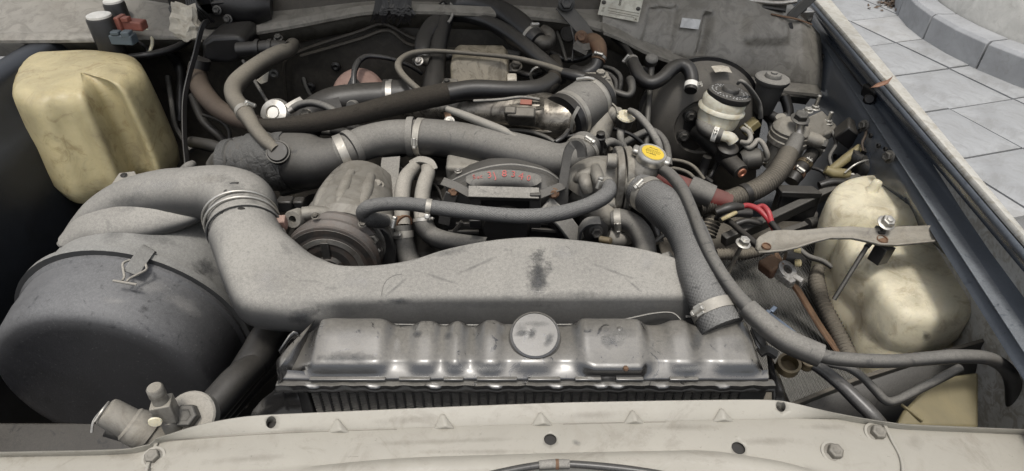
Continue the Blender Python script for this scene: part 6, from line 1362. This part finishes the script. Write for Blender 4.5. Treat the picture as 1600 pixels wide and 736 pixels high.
for px, py, a, b_, m_, rt in ((1330, 330, 30, 14, 'smudge_tan', 10), (1380, 318, 40, 12, 'smudge_tan', 0), (1400, 420, 50, 26, 'smudge_tan', 30), (1340, 450, 14, 40, 'smudge_tan', -20), (1430, 470, 30, 24, 'smudge_tan', 0), (1446, 525, 9, 9, 'smudge_black', 0), (1380, 530, 40, 12, 'smudge_tan', 20)):
    for sh in (wtb, wtn, wtl): patch(sh, px, py, a, b_, m_, 'stain', wt, rt)

# ================================================================== left rear corner
ct = thing('coolant_tank', 'large stained cream coolant tank at the left of the bay', 'tank', pz(190, 260, .85))
OUT = [(60, 190, .04), (108, 176, .03), (140, 178, .02), (160, 150, .015), (182, 148, .015), (200, 160, .02), (236, 128, .03), (222, 104, .03), (150, 96, .04), (40, 104, .04), (20, 165, .04)]
ctb = boxshell(ct, 'body', 'cream', OUT, [(1.06, 0, 0), (1.075, .002, 0), (1.087, .008, 0), (1.094, .017, 0), (1.098, .03, 0), (1.10, .05, 0), (1.1015, .085, 0)], .03)
ctw = boxshell(ct, 'wall', 'cream', OUT, [(1.06, 0, 0), (1.05, -.001, 0), (.99, -.005, 0), (.93, -.009, -.004), (.90, -.010, -.006), (.872, -.004, -.004), (.855, .012, 0), (.85, .03, 0)], .03)
b = thing('tank_bracket', 'small grey steel bracket with a hole in front of the cream coolant tank', 'bracket', pz(190, 280, .98))
MB().prism([pz(172, 290, .985), pz(186, 270, .99), pz(210, 267, .99), pz(214, 274, .985), pz(196, 298, .975), pz(176, 304, .97)], V((0, 0, -.006))).build('plate', 'pipe_grey', b, bevel=.002)
MB().lathe([(.006, 0), (.0045, .0012), (.001, .0012)], pz(193, 273, .9905), (0, -.1, 1), 14).build('hole', 'black_deep', b)
hose('tank_clip', 'grey rubber stub poking up behind the air duct elbow', [(284, 268, 1.0, 6), (295, 261, 1.01, 8), (302, 256, 1.01, 6)], 'rubber_dusty', cat='stub')
# two dark bottles with white tops
for k, (px, py, r, lab) in enumerate(((155, 26, 20, 'dark canister with white cap in the far corner, nearer of two'), (177, 3, 16, 'dark canister with white cap in the far corner, farther of two'))):
    P = pY(px, py, .80 + .1 * k); c_ = thing('canister', lab, 'canister', P - V((0, 0, .08)), 'white capped canisters'); rr = m_of(P, r)
    MB().lathe([(rr * .96, -.1), (rr * 1.0, -.09), (rr * 1.0, -.004), (rr * .9, 0)], P, (0, 0, 1), 28).build('can', 'black_plastic', c_)
    MB().lathe([(rr * .9, 0), (rr * .88, .004), (rr * .7, .006), (.001, .006)], P, (0, 0, 1), 28).build('cap', 'white_plastic', c_)
P = pY(207, 38, .82); rc_ = thing('plug', 'rust red plastic plug behind the cream coolant tank', 'connector', P)
MB().box(P, (.055, .026, .02), (1, -.1, -.05)).build('shell', 'red_plastic', rc_, bevel=.003); MB().box(P + V((-.005, -.008, .014)), (.016, .016, .01), (1, -.1, 0)).build('latch', 'red_plastic', rc_, bevel=.002)
MB().box(P + V((-.02, -.004, .006)), (.012, .03, .028), (1, -.1, 0)).build('collar', 'red_plastic', rc_, bevel=.002)
P = pY(193, 60, .79); bc_ = thing('plug', 'blue grey plastic plug just above the cream coolant tank', 'connector', P)
MB().box(P, (.05, .026, .022), (1, -.05, -.02)).build('shell', 'blue_plastic', bc_, bevel=.003); MB().box(P + V((-.008, -.006, .015)), (.018, .016, .008), (1, 0, 0)).build('latch', 'blue_plastic', bc_, bevel=.002)
MB().box(P + V((.014, -.004, .012)), (.018, .02, .012), (1, 0, 0)).build('latch', 'blue_plastic', bc_, bevel=.002)
hose('plug_wire', 'thin pale striped wire curling from the red plug', [(225, 44, 1.10, 2.5), (234, 52, 1.10, 2.5), (238, 65, 1.09, 2.5), (235, 78, 1.08, 2.5), (230, 88, 1.06, 2.5)], 'cream_pale', cat='wire', seg=8)
hose('plug_wire', 'thin dark wire curling from the blue plug', [(208, 64, 1.09, 2.5), (220, 68, 1.09, 2.5), (230, 78, 1.075, 2.5), (234, 92, 1.06, 2.5)], 'rubber_dark', cat='wire', seg=8)
hose('taped_loom', 'black taped loom running from the coolant tank to the paper tag', [(150, 92, 1.06, 5), (215, 88, 1.075, 5), (250, 82, 1.075, 5.5), (280, 72, 1.075, 5.5), (300, 58, 1.08, 5)], 'rubber_dark', cat='loom', seg=14)
hose('taped_loom', 'second dark loom dipping behind the taped loom', [(200, 70, 1.07, 5), (235, 72, 1.06, 7), (262, 82, 1.04, 7), (280, 105, 1.0, 7), (282, 140, .96, 7), (280, 190, .9, 7)], 'rubber_dark', cat='loom', seg=14)
bm = bmesh.new(); bmesh.ops.create_icosphere(bm, subdivisions=3, radius=1.0)
C_ = pY(290, 36, .80)
for v_ in bm.verts:
    n_ = v_.co.normalized(); k_ = 1 + .22 * math.sin(n_.x * 5 + n_.z * 4) * math.cos(n_.z * 6 - n_.x * 3) + random.uniform(-.10, .10)
    sq = max(abs(n_.x), abs(n_.z) * .8, .6)
    v_.co = V((n_.x * .030 * k_ / sq * .85 + n_.z * .008, n_.y * .014 * k_, n_.z * .033 * k_ / sq * .85 + n_.x * -.006))
me = bpy.data.meshes.new('paper_tag'); bm.to_mesh(me); bm.free(); me.materials.append(MATS['paper_tag'])
o = bpy.data.objects.new('paper_tag', me); COL.objects.link(o); o.location = C_; tag(o, 'crumpled white paper wrap on the wiring in the left corner', 'tag')
hose('tape_end', 'yellow taped wire end beside the crumpled paper wrap', [(296, 60, 1.078, 4.5), (303, 57, 1.08, 4.5)], 'yellow', cat='tape', seg=10)
# flat hood stay hanging down
st = thing('hood_stay', 'flat black stay rod hanging down from the cowl to the air duct', 'rod', pz(291, 255, .98))
MB().strap([pY(327, 34, .80), pY(320, 36, .785), pY(314, 48, .77), pY(305, 85, .74), pY(294, 125, .70), pY(288, 160, .66), pY(288, 210, .60), pY(292, 258, .54)], .011, .004, (0, -1, .3)).build('rod', 'rubber_dark', st, bevel=.001)
# black heater valve box and pipes on the bulkhead
hv = thing('heater_box', 'black plastic heater valve box against the bulkhead behind the stay rod', 'box', pY(345, 80, .80))
MB().prism([pY(314, 66, .80), pY(330, 57, .80), pY(372, 55, .80), pY(384, 66, .80), pY(384, 92, .80), pY(360, 100, .80), pY(316, 98, .80)], V((0, .10, .0))).build('case', 'black_plastic', hv, bevel=.010, seg=3)
MB().tube([tuple(pY(372, 78, .79)) + (.016,), tuple(pY(400, 76, .79)) + (.016,), tuple(pY(432, 74, .79)) + (.016,), tuple(pY(450, 76, .785)) + (.015,)], 18).build('pipe', 'black_plastic', hv)
for px in (404, 424): MB().lathe([(.017, -.004), (.020, -.004), (.020, .004), (.017, .004)], pY(px, 75.5, .79), (1, 0, 0), 22).build('collar', 'black_plastic', hv)
bolt(hv, pY(435, 60, .80), (0, -.4, 1), 5, 'steel_dark')
MB().tube([tuple(pY(314, 92, .78)) + (.020,), tuple(pY(312, 106, .775)) + (.020,)], 18, smooth=False).build('outlet', 'black_plastic', hv)
hs = thing('bracket_tab', 'pale bent metal tab under the tan breather pipe', 'bracket', pY(415, 122, .74))
MB().prism([pY(400, 126, .74), pY(414, 116, .74), pY(420, 112, .74), pY(418, 128, .74), pY(408, 132, .74)], V((0, .003, 0))).build('tab', 'paper_tag', hs, bevel=.001)
MB().lathe([(.010, 0), (.010, .006), (.006, .007), (.001, .004)], pY(429, 115, .745), (0, -1, .2), 16).build('grommet', 'steel_dark', hs)
# wiper motor lump on the cowl
wm = thing('wiper_motor', 'dark wiper motor body with bracket on the cowl at the top left', 'motor', pY(350, 15, .93))
MB().tube([tuple(pY(325, 4, .93)) + (.03,), tuple(pY(355, 6, .93)) + (.042,), tuple(pY(400, 8, .935)) + (.044,), tuple(pY(425, 10, .94)) + (.03,)], 26).build('motor', 'black_plastic', wm)
MB().box(pY(338, 22, .90), (.07, .02, .06), (1, 0, .1)).build('bracket', 'black_plastic', wm, bevel=.004)
MB().box(pY(300, 4, .90), (.10, .02, .05)).build('base', 'black_plastic', wm, bevel=.004)
for px, py in ((271, 14), (339, 16), (356, 30)): bolt(wm, pY(px, py, .885), (0, -1, .4), 5, 'steel_dark')
for k in range(5):
    MB().tube(path([(292 + 3 * k, -4, .89, 2.5), (294 + 4 * k, 10, .87 - .004 * k, 2.5), (304 + 5 * k, 24, .86, 2.5), (318 + 4 * k, 34, .87, 2.5)], 'y'), 8).build('wire', 'rubber_dark', wm)
# frayed cloth hanging over the cowl lip
rg = MB()
for k in range(70):
    x0 = random.uniform(590, 640); y1 = random.uniform(20, 42)
    A = pY(x0, random.uniform(-6, 4), .875); B = pY(x0 + random.gauss(0, 5), y1 * .6, .868); Cc = pY(x0 + random.gauss(0, 9), y1, .875); wq = V((random.uniform(.002, .005), 0, random.uniform(-.002, .002)))
    rg.skin([[A - wq, A + wq], [B - wq, B + wq], [Cc - wq * .2, Cc + wq * .2]], closed=False)
o = rg.build('plant_debris', 'black_dusty', smooth=0); o['kind'] = 'stuff'; tag(o, 'ragged dark plant debris caught on the cowl lip', 'debris')

# ---------------------------------------------------------------- heater hoses at the top centre
hose('heater_hose', 'thick black heater hose arching along the bulkhead at the top', [(694, 14, 1.14, 12), (712, 8, 1.14, 15), (745, 8, 1.14, 17), (780, 18, 1.135, 18), (808, 36, 1.125, 18), (828, 54, 1.115, 17), (840, 64, 1.108, 15)], 'rubber_dark', [(.93, .010, (.5, -.3, 1))], seg=22)
hose('pipe_elbow', 'dull metal pipe elbow taking the thick heater hose', [(834, 60, 1.11, 12), (848, 68, 1.10, 12), (857, 64, 1.10, 12), (856, 54, 1.11, 11), (846, 48, 1.115, 10)], 'cast_dark', cat='pipe')
hose('heater_hose', 'thinner black heater hose below the thick one', [(700, 26, 1.12, 8), (730, 26, 1.125, 10), (765, 36, 1.12, 11), (800, 56, 1.11, 12), (830, 80, 1.098, 12), (856, 102, 1.085, 12), (880, 122, 1.075, 11)], 'rubber_dark', seg=20)
hose('heater_hose', 'upright black hose standing left of the cream cover', [(700, 14, 1.14, 10), (697, 28, 1.125, 12), (690, 48, 1.11, 14), (684, 74, 1.09, 14), (682, 100, 1.07, 15), (678, 130, 1.05, 17), (674, 160, 1.03, 17)], 'rubber_dark', seg=22)
hose('heater_hose', 'flattened grey hose leaning behind the upright black hose', [(690, 20, 1.13, 8), (676, 36, 1.125, 13), (664, 56, 1.11, 14), (660, 76, 1.095, 12), (664, 92, 1.08, 10)], 'rubber_dark', seg=20, squash=.6)
MB_ = thing('hose_ring', 'open wire ring round the top of the upright black hose', 'clip', pz(702, 20, 1.13))
P = pY(700, 18, .80)
MB().tube(path([(690, 8, 1.15, 2.5), (700, 4, 1.152, 2.5), (707, 12, 1.147, 2.5), (706, 26, 1.135, 2.5), (700, 36, 1.128, 2.5)]), 8).build('ring', 'rubber_dusty', MB_)
hose('throttle_cable', 'grey ribbed throttle cable making a loop and running right', [(668, 152, 1.07, 5), (645, 133, 1.085, 5.5), (628, 116, 1.095, 5.5), (622, 102, 1.10, 5.5), (630, 90, 1.105, 5), (650, 82, 1.105, 4.5), (685, 80, 1.105, 3.6), (740, 84, 1.10, 3.4), (800, 90, 1.098, 3.8), (850, 102, 1.095, 5), (890, 116, 1.094, 6), (918, 122, 1.094, 6)], 'pipe_tan', cat='cable', seg=14, n=8)
hose('cable_boot', 'black boot where the throttle cable meets the throttle body', [(880, 114, 1.0955, 8), (900, 119, 1.095, 9), (918, 123, 1.094, 8)], 'rubber_dark', cat='boot')
hv2 = thing('hose_joiner', 'oily joiner nut beside the upright black hose', 'fitting', pz(660, 95, 1.07))
MB().tube(path([(645, 97, 1.08, 5), (660, 94, 1.082, 8), (672, 97, 1.08, 9)]), 10, smooth=False).build('nut', 'cast_dark', hv2); bolt(hv2, pz(655, 96, 1.09), (-.3, -.6, .7), 5, 'steel')
# cream plastic cover behind the engine
cc_ = thing('cover_box', 'stained tan plastic cover box behind the wrapped hose', 'cover', pY(748, 120, .74))
Q = [pY(704, 134, .72), pY(703, 100, .74), pY(712, 90, .75), pY(785, 91, .75), pY(794, 100, .74), pY(797, 134, .72)]
MB().prism(Q, V((0, .08, .0))).build('box', 'tan_stained', cc_, bevel=.008, seg=3)
MB().box(pY(700, 132, .70), (.04, .03, .016), (1, 0, 0)).build('ear', 'cast', cc_, bevel=.003)
MB().box(pY(800, 124, .71), (.02, .03, .016)).build('ear', 'paper_tag', cc_, bevel=.003)
bolt(cc_, pY(806, 104, .74), (0, -.5, 1), 7, 'cast_dark'); bolt(cc_, pY(698, 128, .69), (0, -.2, 1), 4, 'steel_dark')
rg_ = MB(); P = pz(843, 118, 1.06); rg_.tube([tuple(P + V((math.cos(a), 0, math.sin(a))) * .019) + (.0035,) for a in [2 * math.pi * k / 16 for k in range(17)]], 10, smooth=False, cap=False); tag(rg_.build('spring_ring', 'zinc', smooth=180), 'bright wire ring clip behind the end of the wrapped hose', 'clip')
hose('cable_stay', 'thin grey stay running down from the wrapped hose to the charge hose', [(698, 170, 1.085, 5), (720, 178, 1.082, 6), (750, 190, 1.078, 7), (785, 204, 1.072, 7), (800, 211, 1.07, 4), (826, 221, 1.06, 2.5)], 'pipe_grey', cat='stay', seg=12)
hose('dip_line', 'short dark metal line under the manifold beside the charge hose', [(760, 203, 1.04, 3), (820, 205, 1.05, 3.5), (850, 213, 1.05, 3.5), (866, 222, 1.045, 3.5)], 'steel_dark', cat='line', seg=10)
bolt_t = thing('manifold_bolt', 'bright bolt with clip under the stay beside the manifold', 'bolt', pz(702, 192, 1.04)); bolt(bolt_t, pz(702, 190, 1.05), (0, -.7, .7), 6, 'zinc'); MB().strap([pz(698, 175, 1.06), pz(702, 188, 1.05), pz(700, 198, 1.045)], .012, .003, (0, -1, .5)).build('clip', 'rust', bolt_t)
# steel bracket and rusty elbow right of centre
sb = thing('cable_bracket', 'dark steel flat bracket bolted to the cowl above the throttle body', 'bracket', pY(890, 30, .87))
MB().strap([pY(876, 6, .875), pY(890, 22, .865), pY(908, 42, .85), pY(917, 54, .84), pY(912, 68, .82), pY(905, 82, .80)], .034, .003, (.2, -.8, .6), smooth=False).build('plate', 'steel_dark', sb, bevel=.001)
MB().strap([pY(892, 40, .845), pY(898, 62, .83), pY(894, 96, .80)], .008, .003, (1, -.5, .2), smooth=False).build('rib', 'steel_dark', sb, bevel=.001)
bolt(sb, pY(885, 5, .865), (0, -1, .4), 9, 'black_dusty'); bolt(sb, pY(908, 58, .825), (0, -1, .5), 7, 'rust')
MB().strap([pY(898, 66, .82), pY(910, 74, .81), pY(922, 72, .81)], .016, .003, (0, -1, .4)).build('tab', 'cast_dark', sb, bevel=.001)
hose('rusty_elbow', 'rusty brown metal heater elbow beside the steel bracket', [(914, 66, 1.09, 10), (926, 64, 1.095, 12), (935, 72, 1.09, 12), (937, 86, 1.075, 11.5), (934, 96, 1.065, 11)], 'rust', [(.9, .008, (-.3, -1, .3), 'steel')], cat='pipe', seg=20)
hose('bent_hose', 'black hose below the rusty elbow', [(934, 94, 1.066, 11), (928, 108, 1.05, 12), (912, 116, 1.04, 12), (895, 112, 1.035, 11)], 'rubber_dark')
hose('thin_stay', 'thin dark stay crossing behind the steel bracket', [(870, 50, 1.09, 3), (878, 72, 1.075, 3), (885, 96, 1.055, 3)], 'steel_dark', cat='stay', seg=8)
MB_ = MB(); P = pY(888, 52, .90); MB_.lathe([(.02, -.05), (.02, 0), (.018, .003), (.001, .003)], P, (-.2, -1, .2), 20); tag(MB_.build('pipe_stub', 'cast_dark'), 'round brown pipe stub on the bulkhead behind the bracket', 'pipe')
hose('cowl_line', 'dark line following the cowl down to the booster hose', [(930, 44, 1.085, 5), (952, 54, 1.08, 5), (972, 70, 1.075, 5), (984, 84, 1.075, 5), (987, 92, 1.075, 5)], 'rubber_dark', cat='line', seg=10)
hose('bulkhead_pipe', 'outer of two thin dark pipes bending behind the throttle body', [(934, 104, 1.03, 4), (955, 108, 1.03, 4), (968, 118, 1.025, 4), (970, 130, 1.015, 4), (968, 142, 1.0, 4)], 'rubber', cat='pipe', seg=10)
hose('bulkhead_pipe', 'inner of two thin dark pipes bending behind the throttle body', [(934, 110, 1.025, 4), (952, 117, 1.022, 4), (962, 128, 1.015, 4), (962, 142, 1.0, 4)], 'rubber', cat='pipe', seg=10)
hose('throttle_rod', 'bent dark rod from throttle body to its rubber end', [(945, 138, 1.05, 5), (962, 144, 1.048, 5.5), (980, 149, 1.045, 5.5), (987, 142, 1.05, 6), (986, 130, 1.058, 7), (984, 124, 1.06, 7)], 'steel_dark', cat='rod', seg=12)
b = MB(); b.lathe([(.010, 0), (.010, .012), (.006, .014), (.001, .014)], pY(1004, 110, .80), (0, -1, .3), 14); tag(b.build('bulkhead_plug', 'steel_dark'), 'small round plug on the bulkhead beside the booster hose', 'plug')
b = MB(); b.tube(path([(990, 98, 1.06, 12), (995, 100, 1.06, 12)]), 14, smooth=False)

# ---------------------------------------------------------------- grime on the coolant tank and small lines filling the dark gaps
bpy.context.view_layer.update()
for px, py, a, b_, m_, rt in ((235, 170, 16, 50, 'smudge_tan', -14), (215, 235, 28, 30, 'smudge_tan', 0), (180, 110, 34, 12, 'smudge_tan', 10), (170, 220, 20, 40, 'smudge_tan', 0), (160, 285, 20, 20, 'smudge_tan', 0), (205, 140, 12, 30, 'smudge_tan', -20)):
    for sh in (ctb, ctw): patch(sh, px, py, a, b_, m_, 'stain', ct, rt)
for nm, lab, q, m_ in (
    ('thin_hose', 'dark hose dropping behind the brown perished hose', [(300, 150, .98, 6), (318, 190, .95, 7), (345, 215, .93, 7), (365, 240, .92, 7)], 'rubber_dark'),
    ('thin_hose', 'thin dark line looping under the brown perished hose', [(318, 180, .98, 3), (345, 190, .98, 3), (358, 205, .97, 3), (358, 230, .95, 3)], 'rubber_dark'),
    ('thin_hose', 'dark pipe lying under the actuator can', [(400, 215, .98, 6), (450, 210, .985, 6), (500, 205, .985, 6), (540, 210, .98, 6)], 'steel_dark'),
    ('thin_hose', 'dark hose between charge pipe and valve cover', [(600, 250, .97, 8), (640, 235, .98, 8), (690, 240, .98, 8), (720, 250, .97, 8)], 'rubber_dark'),
    ('thin_hose', 'thin black wire behind the coolant pipes', [(615, 250, 1.0, 2.5), (640, 275, .985, 2.5), (680, 290, .98, 2.5), (694, 320, .97, 2.5)], 'rubber_dark'),
    ('thin_hose', 'black wire running from the joint hose to the hook', [(880, 215, 1.03, 4), (898, 212, 1.035, 4), (915, 208, 1.04, 4)], 'rubber_dark'),
    ('thin_hose', 'glossy dark pipe end beside the lifting hook', [(868, 222, 1.045, 4), (880, 214, 1.05, 4), (888, 204, 1.05, 4)], 'black_gloss'),
    ('thin_hose', 'thin line crossing behind the cream valve hose', [(955, 200, 1.0, 3), (985, 210, .99, 3), (1005, 225, .97, 3)], 'rubber_dark'),
    ('thin_hose', 'dark hose under the radiator cap beside the red pipe', [(985, 320, .95, 8), (1005, 335, .945, 8), (1020, 352, .93, 8), (1030, 380, .91, 8)], 'rubber_dark'),
    ('thin_hose', 'thin steel line under the radiator hose', [(1020, 380, .93, 4), (1045, 362, .935, 4), (1075, 345, .935, 4)], 'steel_dark'),
    ('thin_hose', 'dark hose passing behind the clutch reservoir', [(1225, 150, .98, 8), (1232, 175, .95, 8), (1226, 200, .92, 8)], 'rubber_dark'),
    ('thin_hose', 'black loom below the bullet plugs', [(1280, 290, .95, 6), (1300, 285, .955, 7), (1335, 285, .955, 7), (1370, 270, .965, 6)], 'rubber_dark'),
    ('thin_hose', 'thin black wire looping near the fuse box', [(1268, 262, .96, 3), (1285, 268, .955, 3), (1292, 282, .95, 3), (1280, 292, .945, 3)], 'rubber_dark'),
    ('thin_hose', 'black vacuum hose along the rear of the manifold', [(760, 118, 1.04, 5), (800, 112, 1.045, 5), (830, 118, 1.045, 5), (855, 108, 1.045, 5)], 'rubber_dark'),
    ('thin_hose', 'thin black wire draped from the heater box to the actuator can', [(380, 95, 1.06, 3), (400, 130, 1.03, 3), (415, 155, 1.02, 3), (424, 168, 1.03, 3)], 'rubber'),
    ('thin_hose', 'thin wire hanging along the bulkhead left of the pink cover', [(470, 100, .98, 3), (480, 140, .95, 3), (500, 160, .94, 3), (530, 150, .96, 3)], 'rubber'),
    ('thin_hose', 'dark hose behind the tan cover box', [(690, 90, 1.06, 7), (720, 84, 1.065, 7), (770, 82, 1.065, 7), (812, 88, 1.06, 7)], 'rubber'),
    ('thin_hose', 'grey wire running across the manifold top', [(740, 158, 1.09, 2.5), (780, 156, 1.093, 2.5), (815, 152, 1.095, 2.5), (845, 156, 1.092, 2.5)], 'rubber_dusty'),
    ('thin_hose', 'thin pipe descending beside the throttle arm', [(955, 150, 1.03, 4), (950, 175, 1.02, 4), (948, 205, 1.0, 4), (955, 235, .97, 4)], 'pipe_tan'),
    ('thin_hose', 'dark loom running low between throttle and booster', [(960, 235, .95, 6), (990, 215, .96, 6), (1020, 205, .965, 6), (1040, 225, .95, 6), (1045, 260, .93, 6)], 'rubber'),
    ('thin_hose', 'thin brake line crossing under the booster', [(1020, 255, .93, 3), (1050, 250, .935, 3), (1080, 258, .93, 3), (1100, 280, .91, 3)], 'pipe_tan'),
    ('thin_hose', 'second thin brake line under the booster', [(1015, 268, .92, 3), (1050, 263, .925, 3), (1078, 272, .92, 3), (1096, 296, .9, 3)], 'pipe_tan'),
    ('thin_hose', 'grey wire dropping behind the fuel filter', [(1300, 205, .98, 3), (1306, 225, .965, 3), (1296, 245, .95, 3), (1300, 262, .94, 3)], 'rubber'),
    ('thin_hose', 'black hose passing between clutch reservoir and fuel filter', [(1190, 175, .96, 7), (1205, 190, .95, 7), (1208, 215, .93, 7), (1200, 240, .91, 7)], 'rubber'),
    ('thin_hose', 'thin grey line low on the left behind the coolant tank', [(262, 120, .98, 4), (268, 160, .95, 4), (275, 200, .92, 4), (300, 235, .9, 4)], 'rubber'),
    ('thin_hose', 'dark bent pipe between taped plenum and compressor', [(440, 300, .95, 8), (470, 292, .96, 8), (500, 285, .965, 8), (520, 276, .97, 8)], 'steel_dark'),
    ('thin_hose', 'dark hose between steel bracket and bulkhead', [(860, 82, 1.06, 5), (880, 92, 1.05, 5), (905, 92, 1.05, 5), (925, 82, 1.055, 5)], 'rubber_dark')):
    hose(nm, lab, q, m_, seg=12)
